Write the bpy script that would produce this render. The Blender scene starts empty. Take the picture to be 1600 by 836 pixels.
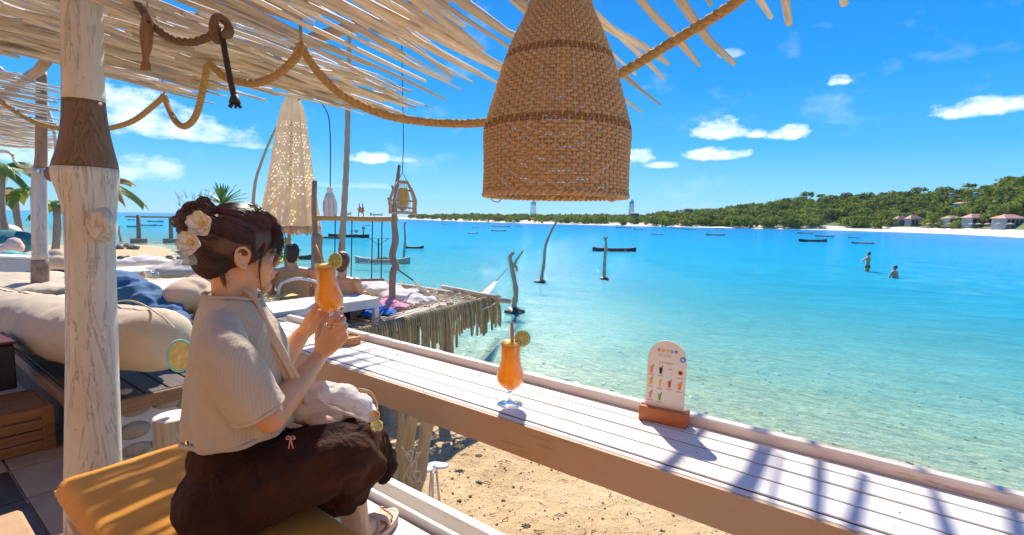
import bpy, bmesh, math, random
import numpy as np
from mathutils import Vector, Matrix, Euler, noise as mnoise
random.seed(11)
RNG = np.random.default_rng(11)
S = bpy.context.scene
COL = S.collection
R_ = math.radians

# ------------------------------------------------------------------ camera
FOC = 780.0; HEAD = R_(53); CAMZ = 1.3; PITCH = math.atan(76/780); ROLL = R_(1.03)
_fh = np.array([math.sin(HEAD), math.cos(HEAD), 0.0]); _r = np.array([math.cos(HEAD), -math.sin(HEAD), 0.0]); _up = np.array([0, 0, 1.0])
CF = _fh*math.cos(PITCH) - _up*math.sin(PITCH); _u = _fh*math.sin(PITCH) + _up*math.cos(PITCH)
CR = _r*math.cos(ROLL) + _u*math.sin(ROLL); CU = -_r*math.sin(ROLL) + _u*math.cos(ROLL)
CC = np.array([0, 0, CAMZ])
def ray(x, y): return CF + CR*(x-800)/FOC + CU*(418-y)/FOC
def P(x, y, z): d = ray(x, y); return CC + d*(z-CAMZ)/d[2]          # a sight line met with the level z
def D(x, y, dep): return CC + ray(x, y)*dep                          # a sight line at a distance
cam_d = bpy.data.cameras.new("camera"); cam = bpy.data.objects.new("camera", cam_d); COL.objects.link(cam)
cam_d.sensor_width = 36; cam_d.lens = 36*FOC/1600; cam_d.clip_start = 0.05; cam_d.clip_end = 12000
cam.matrix_world = Matrix(((CR[0], CU[0], -CF[0], 0), (CR[1], CU[1], -CF[1], 0), (CR[2], CU[2], -CF[2], CAMZ), (0, 0, 0, 1)))
S.camera = cam
S.render.resolution_x = 1024; S.render.resolution_y = 535
S.view_settings.view_transform = 'Standard'; S.view_settings.look = 'None'; S.view_settings.exposure = 0.75; S.view_settings.gamma = 1
S.view_settings.use_curve_mapping = False

# ------------------------------------------------------------------ sky and sun
SUN_AZ = R_(48); SUN_EL = R_(45)
W = bpy.data.worlds.new("World"); S.world = W; W.use_nodes = True
def world():
    nt = W.node_tree; N = nt.nodes; L = nt.links; N.clear()
    out = N.new('ShaderNodeOutputWorld'); bg = N.new('ShaderNodeBackground'); bg.inputs[1].default_value = 0.1
    sky = N.new('ShaderNodeTexSky'); sky.sky_type = 'NISHITA'; sky.sun_disc = False
    sky.sun_elevation = SUN_EL; sky.sun_rotation = SUN_AZ; sky.air_density = 1.0; sky.dust_density = 0.15; sky.ozone_density = 1.6
    hs = N.new('ShaderNodeHueSaturation'); hs.inputs['Saturation'].default_value = 1.32; hs.inputs['Value'].default_value = 1.0
    L.new(sky.outputs[0], hs.inputs['Color'])
    GR = [(0.0, (1.9, 4.6, 6.7)), (.05, (1.35, 4.2, 6.7)), (.13, (.36, 3.1, 6.5)), (.25, (.06, 2.2, 6.0)), (.42, (.03, 1.6, 5.4)), (.7, (.07, .95, 3.9)), (1.0, (.06, .7, 3.0))]
    tc = N.new('ShaderNodeTexCoord'); nz = N.new('ShaderNodeVectorMath'); nz.operation = 'NORMALIZE'; L.new(tc.outputs['Generated'], nz.inputs[0])
    def M(op, a, b=None, c=None):
        n = N.new('ShaderNodeMath'); n.operation = op
        for i, v in enumerate((a, b, c)):
            if v is None: continue
            if isinstance(v, (int, float)): n.inputs[i].default_value = v
            else: L.new(v, n.inputs[i])
        return n.outputs[0]
    sep = N.new('ShaderNodeSeparateXYZ'); L.new(nz.outputs[0], sep.inputs[0])
    az = M('ARCTAN2', sep.outputs[0], sep.outputs[1]); el = M('ARCSINE', sep.outputs[2])
    comb = N.new('ShaderNodeCombineXYZ'); L.new(az, comb.inputs[0]); L.new(M('MULTIPLY', el, 1.7), comb.inputs[1])
    def noise(scale, det, rough, off=0):
        n = N.new('ShaderNodeTexNoise'); n.inputs['Scale'].default_value = scale; n.inputs['Detail'].default_value = det; n.inputs['Roughness'].default_value = rough
        if off:
            a = N.new('ShaderNodeVectorMath'); a.operation = 'ADD'; a.inputs[1].default_value = (off, off*.7, off*1.3); L.new(comb.outputs[0], a.inputs[0]); L.new(a.outputs[0], n.inputs[0])
        else: L.new(comb.outputs[0], n.inputs[0])
        return n.outputs['Fac']
    rmp = N.new('ShaderNodeValToRGB')
    while len(rmp.color_ramp.elements) < len(GR): rmp.color_ramp.elements.new(.5)
    for e, (p, c) in zip(rmp.color_ramp.elements, GR): e.position = p; e.color = (*[k/10 for k in c], 1)
    L.new(sep.outputs[2], rmp.inputs[0])
    sc_ = N.new('ShaderNodeVectorMath'); sc_.operation = 'SCALE'; sc_.inputs['Scale'].default_value = 10; L.new(rmp.outputs[0], sc_.inputs[0])
    base = N.new('ShaderNodeMix'); base.data_type = 'RGBA'; base.inputs[0].default_value = .94; L.new(hs.outputs[0], base.inputs[6]); L.new(sc_.outputs[0], base.inputs[7])
    n1 = noise(26, 9, .62); n2 = noise(9, 6, .6, 3.1)
    # cumulus puffs over the bay: position (azimuth, elevation), half width, half height, strength
    CL = [(1125, 207, 50, 19, 1.0), (1182, 210, 18, 9, .8), (1232, 211, 32, 14, .95), (1115, 244, 54, 13, .9), (1000, 246, 26, 15, .95), (1035, 259, 26, 7, .6),
          (1530, 172, 85, 19, .95), (1590, 165, 40, 16, .7), (1312, 128, 20, 10, .9), (580, 248, 32, 13, 1.0), (625, 250, 26, 6, .5), (1140, 85, 22, 9, .3),
          (255, 200, 120, 30, .72), (200, 165, 80, 34, .68), (330, 215, 90, 14, .5), (225, 268, 70, 26, .5), (560, 291, 60, 6, .25), (60, 240, 70, 40, .5), (390, 228, 60, 8, .35)]
    tot = None
    for (x, y, w, h, s) in CL:
        d = ray(x, y); d = d/np.linalg.norm(d); a0 = math.atan2(d[0], d[1]); e0 = math.asin(d[2])
        rr = math.hypot((x-800)/FOC, 1); sw = w/FOC/(rr*rr); sh = h/FOC/rr
        dx = M('DIVIDE', M('SUBTRACT', az, a0), sw); dy0 = M('DIVIDE', M('SUBTRACT', el, e0), sh)
        dyn = M('MULTIPLY', M('MINIMUM', dy0, 0), 1.9); dy = M('ADD', M('MAXIMUM', dy0, 0), dyn)
        q = M('ADD', M('MULTIPLY', dx, dx), M('MULTIPLY', dy, dy))
        g = M('MULTIPLY', M('MAXIMUM', M('SUBTRACT', 1.25, q), -1.5), 1.0)
        v = M('ADD', g, M('MULTIPLY', M('SUBTRACT', n1, .52), 4.2))
        v = M('MULTIPLY', M('MINIMUM', M('MAXIMUM', M('MULTIPLY', v, .75), 0), 1), s)
        tot = v if tot is None else M('MAXIMUM', tot, v)
    wisps = M('MULTIPLY', M('MAXIMUM', M('SUBTRACT', n2, .58), 0), .8)
    tot = M('MAXIMUM', tot, wisps)
    tot = M('MULTIPLY', tot, M('MINIMUM', M('MULTIPLY', M('MAXIMUM', sep.outputs[2], 0), 40), 1))
    # below the horizon the sky texture turns black: hold the horizon colour there
    mx = N.new('ShaderNodeMix'); mx.data_type = 'RGBA'; L.new(M('MULTIPLY', tot, .92), mx.inputs[0]); L.new(base.outputs[2], mx.inputs[6]); mx.inputs[7].default_value = (9.2, 9.6, 10.0, 1)
    L.new(mx.outputs[2], bg.inputs[0]); L.new(bg.outputs[0], out.inputs[0])
world()
sun_d = bpy.data.lights.new("sun", 'SUN'); sun_d.energy = 4.4; sun_d.angle = R_(0.8); sun_d.color = (1.0, .93, .82)
sun = bpy.data.objects.new("sun", sun_d); COL.objects.link(sun)
_sd = Vector((math.sin(SUN_AZ)*math.cos(SUN_EL), math.cos(SUN_AZ)*math.cos(SUN_EL), math.sin(SUN_EL)))
sun.rotation_euler = _sd.to_track_quat('Z', 'Y').to_euler(); sun.location = (0, 0, 60)

# ------------------------------------------------------------------ materials
class NT:
    def __init__(s, name):
        s.m = bpy.data.materials.new(name); s.m.use_nodes = True; s.t = s.m.node_tree; s.N = s.t.nodes; s.L = s.t.links
        s.b = s.N['Principled BSDF']; s.out = s.N['Material Output']
        s.tc = s.N.new('ShaderNodeTexCoord').outputs['Object']
    def link(s, a, b): s.L.new(a, b)
    def math(s, op, a, b=None, c=None, clamp=False):
        n = s.N.new('ShaderNodeMath'); n.operation = op; n.use_clamp = clamp
        for i, v in enumerate((a, b, c)):
            if v is None: continue
            if isinstance(v, (int, float)): n.inputs[i].default_value = v
            else: s.L.new(v, n.inputs[i])
        return n.outputs[0]
    def map(s, scale=(1, 1, 1), rot=(0, 0, 0), loc=(0, 0, 0), src=None):
        n = s.N.new('ShaderNodeMapping'); n.inputs['Scale'].default_value = scale; n.inputs['Rotation'].default_value = rot; n.inputs['Location'].default_value = loc
        s.L.new(src or s.tc, n.inputs[0]); return n.outputs[0]
    def noise(s, scale, det=5, rough=.55, src=None, dist=0):
        n = s.N.new('ShaderNodeTexNoise'); n.inputs['Scale'].default_value = scale; n.inputs['Detail'].default_value = det
        n.inputs['Roughness'].default_value = rough; n.inputs['Distortion'].default_value = dist
        s.L.new(src or s.tc, n.inputs[0]); return n.outputs['Fac']
    def voro(s, scale, feat='F1', src=None, rnd=1):
        n = s.N.new('ShaderNodeTexVoronoi'); n.feature = feat; n.inputs['Scale'].default_value = scale; n.inputs['Randomness'].default_value = rnd
        s.L.new(src or s.tc, n.inputs[0]); return n
    def wave(s, scale, src=None, axis='X', dist=0, det=2):
        n = s.N.new('ShaderNodeTexWave'); n.bands_direction = axis; n.inputs['Scale'].default_value = scale; n.inputs['Distortion'].default_value = dist; n.inputs['Detail'].default_value = det
        s.L.new(src or s.tc, n.inputs[0]); return n.outputs['Fac']
    def ramp(s, fac, stops, interp='LINEAR'):
        n = s.N.new('ShaderNodeValToRGB'); cr = n.color_ramp; cr.interpolation = interp
        while len(cr.elements) < len(stops): cr.elements.new(.5)
        for e, (p, c) in zip(cr.elements, stops): e.position = p; e.color = (*c, 1) if len(c) == 3 else c
        s.L.new(fac, n.inputs[0]); return n.outputs[0]
    def mix(s, fac, a, b, mode='MIX'):
        n = s.N.new('ShaderNodeMix'); n.data_type = 'RGBA'; n.blend_type = mode; n.clamp_factor = True
        for i, v in ((0, fac), (6, a), (7, b)):
            if isinstance(v, (int, float)): n.inputs[i].default_value = v
            elif isinstance(v, tuple): n.inputs[i].default_value = (*v[:3], 1)
            else: s.L.new(v, n.inputs[i])
        return n.outputs[2]
    def rnd(s): return s.N.new('ShaderNodeObjectInfo').outputs['Random']
    def bump(s, h, strength=.3, dist=.01, prev=None):
        n = s.N.new('ShaderNodeBump'); n.inputs['Strength'].default_value = strength; n.inputs['Distance'].default_value = dist
        s.L.new(h, n.inputs['Height'])
        if prev: s.L.new(prev, n.inputs['Normal'])
        return n.outputs[0]
    def set(s, color=None, rough=None, normal=None, **kw):
        def put(k, v):
            if isinstance(v, (int, float)): s.b.inputs[k].default_value = v
            elif isinstance(v, tuple): s.b.inputs[k].default_value = (*v, 1) if len(v) == 3 and k != 'Subsurface Radius' else v
            else: s.L.new(v, s.b.inputs[k])
        if color is not None: put('Base Color', color)
        if rough is not None: put('Roughness', rough)
        if normal is not None: s.L.new(normal, s.b.inputs['Normal'])
        for k, v in kw.items(): put(k, v)
        return s.m
def _tl(n, col, k):
    tl = n.N.new('ShaderNodeBsdfTranslucent')
    if isinstance(col, tuple): tl.inputs[0].default_value = (*col, 1)
    else: n.link(col, tl.inputs[0])
    mx = n.N.new('ShaderNodeMixShader'); mx.inputs[0].default_value = k; n.link(n.b.outputs[0], mx.inputs[1]); n.link(tl.outputs[0], mx.inputs[2]); n.link(mx.outputs[0], n.out.inputs[0]); return n.m
def dk(c, k): return tuple(min(1, x*k) for x in c)
def m_plain(name, c, rough=.6, var=.25, scale=20, bump=.15, bs=60, rndv=0.0, spec=.5, stretch=(1, 1, 1), **kw):
    n = NT(name); src = n.map(stretch)
    f = n.noise(scale, 5, .6, src)
    col = n.ramp(f, [(.25, dk(c, 1-var)), (.75, dk(c, 1+var))])
    if rndv: col = n.mix(1.0, col, n.ramp(n.rnd(), [(0, (1-rndv,)*3), (1, (1.0,)*3)]), 'MULTIPLY')
    nm = n.bump(n.noise(bs, 4, .6, src), bump, .01) if bump else None
    m = n.set(col, rough, nm, **{'Specular IOR Level': spec, **kw}); return m
def m_wood(name, c1, c2, axis=0, rough=.65, bump=.5, scale=1.0, rndv=.25, knots=True, grain=14):
    """sawn or peeled wood, grain running along the object's axis"""
    n = NT(name); st = [grain, grain, grain]; st[axis] = grain*.07
    off = n.N.new('ShaderNodeVectorMath'); off.operation = 'ADD'; n.link(n.tc, off.inputs[0])
    mu = n.math('MULTIPLY', n.rnd(), 17.0); cb = n.N.new('ShaderNodeCombineXYZ'); [n.link(mu, cb.inputs[i]) for i in range(3)]; n.link(cb.outputs[0], off.inputs[1])
    src = n.map(tuple(x*scale for x in st), src=off.outputs[0])
    f = n.noise(2.2, 7, .65, src, .6); f2 = n.noise(9, 4, .6, src)
    col = n.ramp(n.math('ADD', n.math('MULTIPLY', f, .75), n.math('MULTIPLY', f2, .25)), [(.28, c2), (.62, c1)])
    if knots:
        kv = n.voro(1.1, src=n.map(tuple(.45*x for x in st), src=off.outputs[0])).outputs['Distance']
        col = n.mix(n.math('MULTIPLY', n.math('LESS_THAN', kv, .09), .7), col, dk(c2, .35))
    if rndv: col = n.mix(1.0, col, n.ramp(n.rnd(), [(0, (1-rndv,)*3), (1, (1, 1, 1))]), 'MULTIPLY')
    return n.set(col, rough, n.bump(n.math('ADD', f, n.math('MULTIPLY', f2, .5)), bump, .006))
def m_paint(name, c, under, axis=1, chip=.62, rough=.5, bump=.35, dirt=.18):
    """brushed paint worn through to the wood along the grain"""
    n = NT(name); st = [16, 16, 16]; st[axis] = 1.2
    off = n.N.new('ShaderNodeVectorMath'); off.operation = 'ADD'; n.link(n.tc, off.inputs[0])
    mu = n.math('MULTIPLY', n.rnd(), 9.0); cb = n.N.new('ShaderNodeCombineXYZ'); [n.link(mu, cb.inputs[i]) for i in range(3)]; n.link(cb.outputs[0], off.inputs[1])
    src = n.map(tuple(st), src=off.outputs[0]); f = n.noise(2.5, 8, .7, src); big = n.noise(2.3, 4, .6, off.outputs[0]); fine = n.noise(11, 6, .7, src); stain = n.noise(5, 6, .7, n.map((1, 1, 1), loc=(4, 2, 1)), .6)
    col = n.mix(n.math('MULTIPLY', n.math('SUBTRACT', big, .4, clamp=True), dirt*6), c, dk(under, 1.5))
    col = n.mix(n.ramp(n.math('ADD', n.math('MULTIPLY', f, .6), n.math('MULTIPLY', big, .4)), [(chip, (0, 0, 0)), (chip+.05, (1, 1, 1))]), col, under)
    col = n.mix(n.ramp(fine, [(.66, (0, 0, 0)), (.74, (.55,)*3)]), col, dk(under, .8))
    col = n.mix(n.ramp(stain, [(.55, (0, 0, 0)), (.75, (.35,)*3)]), col, dk(under, 1.6))
    return n.set(col, rough, n.bump(n.math('ADD', f, n.math('MULTIPLY', fine, .4)), bump, .004))

# ------------------------------------------------------------------ mesh building
def V3(p): return np.array(p, float)
def unit(v): v = V3(v); return v/(np.linalg.norm(v)+1e-12)
class MB:
    def __init__(s): s.v = []; s.f = []; s.mi = []
    def add(s, vs, fs, mi=0):
        o = len(s.v); s.v.extend([tuple(map(float, p)) for p in vs]); s.f.extend([tuple(i+o for i in f) for f in fs]); s.mi.extend([mi]*len(fs)); return s
    def box(s, c, h, rot=None, bev=0.0, mi=0):
        """centre, half sizes, optional 3x3 rotation, optional chamfer"""
        c = V3(c); h = V3(h); b = min(bev, .45*min(h)); vs = []; fs = []
        if b <= 0:
            vs = [V3((sx, sy, sz))*h for sx in (-1, 1) for sy in (-1, 1) for sz in (-1, 1)]
            fs = [(0, 1, 3, 2), (4, 6, 7, 5), (0, 4, 5, 1), (2, 3, 7, 6), (0, 2, 6, 4), (1, 5, 7, 3)]
        else:
            idx = {}
            for sx in (-1, 1):
                for sy in (-1, 1):
                    for sz in (-1, 1):
                        for a in range(3):
                            p = V3((sx, sy, sz))*(h-b); p[a] = (sx, sy, sz)[a]*h[a]; idx[(sx, sy, sz, a)] = len(vs); vs.append(p)
            for a in range(3):
                b1, b2 = [(1, 2), (2, 0), (0, 1)][a]
                for sg in (-1, 1):
                    q = []
                    for (p1, p2) in ((-1, -1), (1, -1), (1, 1), (-1, 1)):
                        k = [0, 0, 0]; k[a] = sg; k[b1] = p1; k[b2] = p2; q.append(idx[(*k, a)])
                    fs.append(tuple(q if sg > 0 else q[::-1]))
                for p1 in (-1, 1):
                    for p2 in (-1, 1):
                        k0 = [0, 0, 0]; k0[a] = -1; k0[b1] = p1; k0[b2] = p2; k1 = list(k0); k1[a] = 1
                        q = (idx[(*k0, b1)], idx[(*k0, b2)], idx[(*k1, b2)], idx[(*k1, b1)]); fs.append(q if p1*p2 < 0 else q[::-1])
            for sx in (-1, 1):
                for sy in (-1, 1):
                    for sz in (-1, 1):
                        q = tuple(idx[(sx, sy, sz, a)] for a in range(3)); fs.append(q if sx*sy*sz > 0 else q[::-1])
        if rot is not None: R = np.array(rot); vs = [R@p for p in vs]
        return s.add([c+p for p in vs], fs, mi)
    def slab(s, x0, x1, y0, y1, z0, z1, bev=0, mi=0):
        return s.box(((x0+x1)/2, (y0+y1)/2, (z0+z1)/2), ((x1-x0)/2, (y1-y0)/2, (z1-z0)/2), None, bev, mi)
    def loft(s, rings, closed=True, cap0=True, cap1=True, mi=0):
        n = len(rings[0]); vs = [p for r in rings for p in r]; fs = []
        for i in range(len(rings)-1):
            for j in range(n if closed else n-1):
                k = (j+1) % n; fs.append((i*n+j, i*n+k, (i+1)*n+k, (i+1)*n+j))
        if closed and cap0: fs.append(tuple(range(n))[::-1])
        if closed and cap1: fs.append(tuple(range((len(rings)-1)*n, len(rings)*n)))
        return s.add(vs, fs, mi)
    def tube(s, pts, rad, n=8, cap=True, flat=1.0, up=None, mi=0):
        pts = [V3(p) for p in pts]; m = len(pts); rad = [rad]*m if isinstance(rad, (int, float)) else list(rad)
        t = [unit(pts[min(i+1, m-1)]-pts[max(i-1, 0)]) for i in range(m)]
        ref = V3(up) if up is not None else (V3((0, 0, 1)) if abs(t[0][2]) < .9 else V3((1, 0, 0)))
        a = unit(np.cross(ref, t[0])); rings = []
        for i in range(m):
            a = unit(a - t[i]*np.dot(a, t[i])); b = np.cross(t[i], a)
            rings.append([pts[i]+rad[i]*(math.cos(q)*a + flat*math.sin(q)*b) for q in [2*math.pi*j/n for j in range(n)]])
        return s.loft(rings, True, cap, cap, mi)
    def lathe(s, prof, n=24, c=(0, 0, 0), cap0=False, cap1=False, mi=0):
        return s.loft([[V3(c)+V3((r*math.cos(2*math.pi*j/n), r*math.sin(2*math.pi*j/n), z)) for j in range(n)] for r, z in prof], True, cap0, cap1, mi)
    def ell(s, c, r, ax=None, n=14, m=9, mi=0, jit=0):
        c = V3(c); r = V3(r) if not isinstance(r, (int, float)) else V3((r, r, r)); A = np.eye(3) if ax is None else np.array(ax).T
        vs = [c+A@(V3((0, 0, 1))*r)]; fs = []
        for i in range(1, m):
            th = math.pi*i/m
            for j in range(n):
                ph = 2*math.pi*j/n; k = 1+(random.uniform(-jit, jit) if jit else 0)
                vs.append(c+A@(V3((math.sin(th)*math.cos(ph), math.sin(th)*math.sin(ph), math.cos(th)))*r*k))
        vs.append(c+A@(V3((0, 0, -1))*r)); L = len(vs)-1
        for j in range(n):
            k = (j+1) % n; fs.append((0, 1+j, 1+k)); fs.append((L, L-n+k, L-n+j))
            for i in range(m-2): a = 1+i*n; fs.append((a+j, a+n+j, a+n+k, a+k))
        return s.add(vs, fs, mi)
    def sheet(s, grid, thick=0.0, mi=0):
        """grid[i][j] of points; a closed sheet when thick > 0"""
        ni = len(grid); nj = len(grid[0]); g = np.array(grid, float)
        fs = [(i*nj+j, i*nj+j+1, (i+1)*nj+j+1, (i+1)*nj+j) for i in range(ni-1) for j in range(nj-1)]
        if not thick: return s.add(g.reshape(-1, 3), fs, mi)
        gu = np.gradient(g, axis=0); gv = np.gradient(g, axis=1); nn = np.cross(gv, gu); nn /= (np.linalg.norm(nn, axis=2, keepdims=True)+1e-9)
        lo = g-nn*thick; o = ni*nj; vs = list(g.reshape(-1, 3))+list(lo.reshape(-1, 3)); f2 = [tuple(o+k for k in f[::-1]) for f in fs]
        per = [(0, j) for j in range(nj)]+[(i, nj-1) for i in range(1, ni)]+[(ni-1, j) for j in range(nj-2, -1, -1)]+[(i, 0) for i in range(ni-2, 0, -1)]
        ids = [a*nj+b for a, b in per]; side = [(ids[k], o+ids[k], o+ids[(k+1) % len(ids)], ids[(k+1) % len(ids)]) for k in range(len(ids))]
        return s.add(vs, fs+f2+[q[::-1] for q in side], mi)
    def mesh(s, name, mats, smooth=False, off=None):
        me = bpy.data.meshes.new(name); vs = s.v if off is None else [tuple(np.array(p)-off) for p in s.v]
        me.from_pydata(vs, [], s.f)
        for m in (mats if isinstance(mats, (list, tuple)) else [mats]): me.materials.append(m)
        if any(s.mi): me.polygons.foreach_set('material_index', s.mi)
        if smooth: me.polygons.foreach_set('use_smooth', [True]*len(me.polygons))
        me.update(); return me
def tag(o, label=None, cat=None, group=None, kind=None):
    for k, v in (('label', label), ('category', cat), ('group', group), ('kind', kind)):
        if v: o[k] = v
    return o
def thing(name, loc, label, cat, group=None, rz=0.0):
    o = bpy.data.objects.new(name, None); o.empty_display_size = .1; COL.objects.link(o); o.location = tuple(map(float, loc)); o.rotation_euler = (0, 0, rz)
    return tag(o, label, cat, group)
def root_of(o):
    while o.parent: o = o.parent
    return o
def obj(name, mb, mats, parent=None, smooth=False, label=None, local=False, **tg):
    """link one mesh object; vertices are in world space unless local (then in the parent's space)"""
    off = None
    if parent is not None and not local:
        off = np.zeros(3); q = parent
        while q is not None: off = off+np.array(q.location); q = q.parent
    me = mb.mesh(name, mats, smooth, off) if isinstance(mb, MB) else mb
    if not isinstance(mb, MB) and off is not None: me.transform(Matrix.Translation(Vector(-off)))
    o = bpy.data.objects.new(name, me); COL.objects.link(o); o.parent = parent
    if label: o['label'] = label
    return tag(o, **tg) if tg else o
def single(name, mb, mats, label, cat, group=None, smooth=False, loc=None):
    loc = np.array(loc if loc is not None else np.mean(np.array(mb.v), axis=0)*[1, 1, 0]+[0, 0, min(p[2] for p in mb.v)])
    o = bpy.data.objects.new(name, mb.mesh(name, mats, smooth, loc)); COL.objects.link(o); o.location = tuple(loc)
    return tag(o, label, cat, group)
def inst(name, me, loc, rz=0, parent=None, sc=1.0, rot=None):
    o = bpy.data.objects.new(name, me); COL.objects.link(o); o.location = tuple(map(float, loc)); o.rotation_euler = rot or (0, 0, rz)
    o.scale = (sc, sc, sc) if isinstance(sc, (int, float)) else sc; o.parent = parent; return o
def copy_tree(o, parent=None):
    c = o.copy(); COL.objects.link(c); c.parent = parent
    for ch in o.children: copy_tree(ch, c)
    return c
def remesh(mb, vox, smooth=2, mats=None, name='body', factor=.5):
    """fuse overlapping closed shapes into one continuous surface"""
    me = mb.mesh(name, mats or [], True); o = bpy.data.objects.new(name, me); COL.objects.link(o)
    m = o.modifiers.new('r', 'REMESH'); m.mode = 'VOXEL'; m.voxel_size = vox; m.use_smooth_shade = True
    if smooth: k = o.modifiers.new('s', 'SMOOTH'); k.iterations = smooth; k.factor = factor
    dg = bpy.context.evaluated_depsgraph_get(); dg.update()
    out = bpy.data.meshes.new_from_object(o.evaluated_get(dg)); bpy.data.objects.remove(o); bpy.data.meshes.remove(me)
    out.name = name; out.materials.clear()
    for mm in (mats if isinstance(mats, (list, tuple)) else [mats]): out.materials.append(mm)
    out.polygons.foreach_set('use_smooth', [True]*len(out.polygons)); out.polygons.foreach_set('material_index', [0]*len(out.polygons)); return out
def spl(pts, n):
    """Catmull-Rom through points, n samples"""
    p = [V3(q) for q in pts]; p = [2*p[0]-p[1]]+p+[2*p[-1]-p[-2]]; m = len(p)-3; out = []
    for k in range(n):
        t = k/(n-1)*m; i = min(int(t), m-1); u = t-i; a, b, c, d = p[i:i+4]
        out.append(.5*((2*b)+(-a+c)*u+(2*a-5*b+4*c-d)*u*u+(-a+3*b-3*c+d)*u**3))
    return out
def nz(p, s=1.0, o=0.0): return mnoise.noise(Vector((float(p[0])*s+o, float(p[1])*s+o*1.7, float(p[2])*s-o)))
def crooked(a, b, n=10, amp=.02, fr=3.0, seed=0, sag=0):
    a = V3(a); b = V3(b); L = np.linalg.norm(b-a); out = []
    for i in range(n):
        t = i/(n-1); p = a+(b-a)*t; q = t*L*fr+seed*13.1
        p = p+amp*np.array([mnoise.noise(Vector((q, seed, 0))), mnoise.noise(Vector((q, seed, 9))), mnoise.noise(Vector((q, seed, 21)))])*2; p[2] -= sag*4*t*(1-t); out.append(p)
    return out
def interp(x, xs, ys): return float(np.interp(x, xs, ys))
# ------------------------------------------------------------------ materials shared by many things
M_DRIFT = m_wood('driftwood', (.96, .85, .69), (.58, .42, .27), 0, .7, .5, 1.0, .42)
M_POLE = m_wood('weathered_pole', (.42, .33, .24), (.22, .16, .11), 2, .8, .6)
M_WHITEWOOD = m_paint('white_paint_along_y', (.84, .80, .74), (.42, .27, .18), 1, .63)
M_WHITEWOOD_X = m_paint('white_paint_along_x', (.80, .77, .73), (.45, .30, .2), 0, .66)
M_DARKWOOD = m_wood('dark_wood', (.16, .10, .07), (.07, .045, .035), 1, .6, .4)
M_BEIGE = m_plain('beige_canvas', (.62, .45, .29), .9, .06, 6, .3, 350)
M_ROPE = m_plain('manila_rope', (.56, .35, .13), .85, .25, 60, .6, 400)
_n = NT('white_cloth'); _n.set((.84, .78, .71), .9, _n.bump(_n.noise(14, 6, .65), .5, .02)); M_WHITECLOTH = _tl(_n, (.84, .74, .62), .25)

# ------------------------------------------------------------------ ground, sea bed, water, far land
def shore_x(y):
    return interp(y, [-60, -10, 3, 8, 16, 26, 36, 44, 48, 50], [2.5, 4.2, 4.7, 4.7, 6.0, 9.0, 12.3, 14.5, 14.0, 10.0])
def ground_z(x, y):
    d = x-shore_x(min(y, 50))                     # + is seaward
    if y > 45: d = max(d, (y-48.5)*1.2)
    n = .05*nz((x*.7, y*.7, 0))+.03*nz((x*2.1, y*2.1, 3))+.012*nz((x*7, y*7, 1))
    if d < 0: return -1.3+.30*(1-math.exp(d*.35))+n*min(1, -d*.6+.2)
    return -1.3-min(3.2, .012+.035*d+.0006*d*d)+n*.25
def steps(vals):
    out = []
    for (a, b, st) in vals: out += list(np.arange(a, b, st))
    return out
xs = steps([(-60, -10, 5), (-10, 1.5, 1.0), (1.5, 8, .07), (8, 20, .4), (20, 60, 2.5), (60, 200, 12), (200, 1200, 100)])+[2500, 6000]
ys = [-6000, -2000, -800]+steps([(-300, -60, 30), (-60, -4, 4), (-4, -1, .4), (-1, 7, .08), (7, 20, .5), (20, 60, 1.0), (60, 200, 12), (200, 1200, 100)])+[2500, 6000]
g = MB(); g.sheet([[(x, y, ground_z(x, y)) for x in xs] for y in ys])
def m_sand():
    n = NT('beach_sand'); 
    big = n.noise(.9, 6, .6); mid = n.noise(6, 6, .62); fine = n.noise(160, 3, .7)
    col = n.ramp(n.math('ADD', n.math('MULTIPLY', big, .5), n.math('MULTIPLY', mid, .5)), [(.32, (.46, .26, .10)), (.5, (.62, .40, .18)), (.68, (.73, .53, .28))])
    col = n.mix(n.math('MULTIPLY', fine, .35), col, (.78, .6, .38))
    # shell grit and scraps of coral, two sizes
    for sc, th, c, seed in ((34, .105, (.12, .085, .06), 0), (75, .12, (.28, .2, .13), 5), (16, .07, (.10, .07, .05), 9)):
        v = n.voro(sc, src=n.map((1, 1.6, 1), rot=(0, 0, .6+seed), loc=(seed, 0, 0))); m = n.math('LESS_THAN', v.outputs['Distance'], n.math('MULTIPLY', n.math('POWER', n.noise(5+seed, 3), 2.0), th*7))
        col = n.mix(n.math('MULTIPLY', m, .8), col, c)
    # below the tide line: pale ribbed bed with weed
    z = n.N.new('ShaderNodeSeparateXYZ'); n.link(n.tc, z.inputs[0])
    wet = n.ramp(n.math('ADD', n.math('MULTIPLY', z.outputs[2], 1.0), 1.35), [(.0, (1, 1, 1)), (.06, (0, 0, 0))])
    rib = n.wave(2.2, n.map((1, .35, 1), rot=(0, 0, .3)), 'X', 7, 4); pat = n.noise(.55, 6, .65)
    bed = n.mix(n.math('MULTIPLY', rib, .35), (.74, .64, .42), (.58, .52, .34))
    bed = n.mix(n.ramp(n.noise(8.5, 6, .7, n.map((1, .55, 1), rot=(0, 0, .9)), .5), [(.46, (0, 0, 0)), (.60, (.75,)*3)]), bed, (.26, .27, .16))
    bed = n.mix(n.ramp(pat, [(.55, (0, 0, 0)), (.7, (.6,)*3)]), bed, (.28, .33, .22))
    col = n.mix(wet, col, bed)
    h = n.math('ADD', n.math('MULTIPLY', mid, 1.4), n.math('MULTIPLY', fine, .18))
    return n.set(col, .9, n.bump(h, .9, .05))
M_SAND = m_sand()
ground = obj('ground', g, M_SAND, smooth=True, kind='structure')

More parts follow.
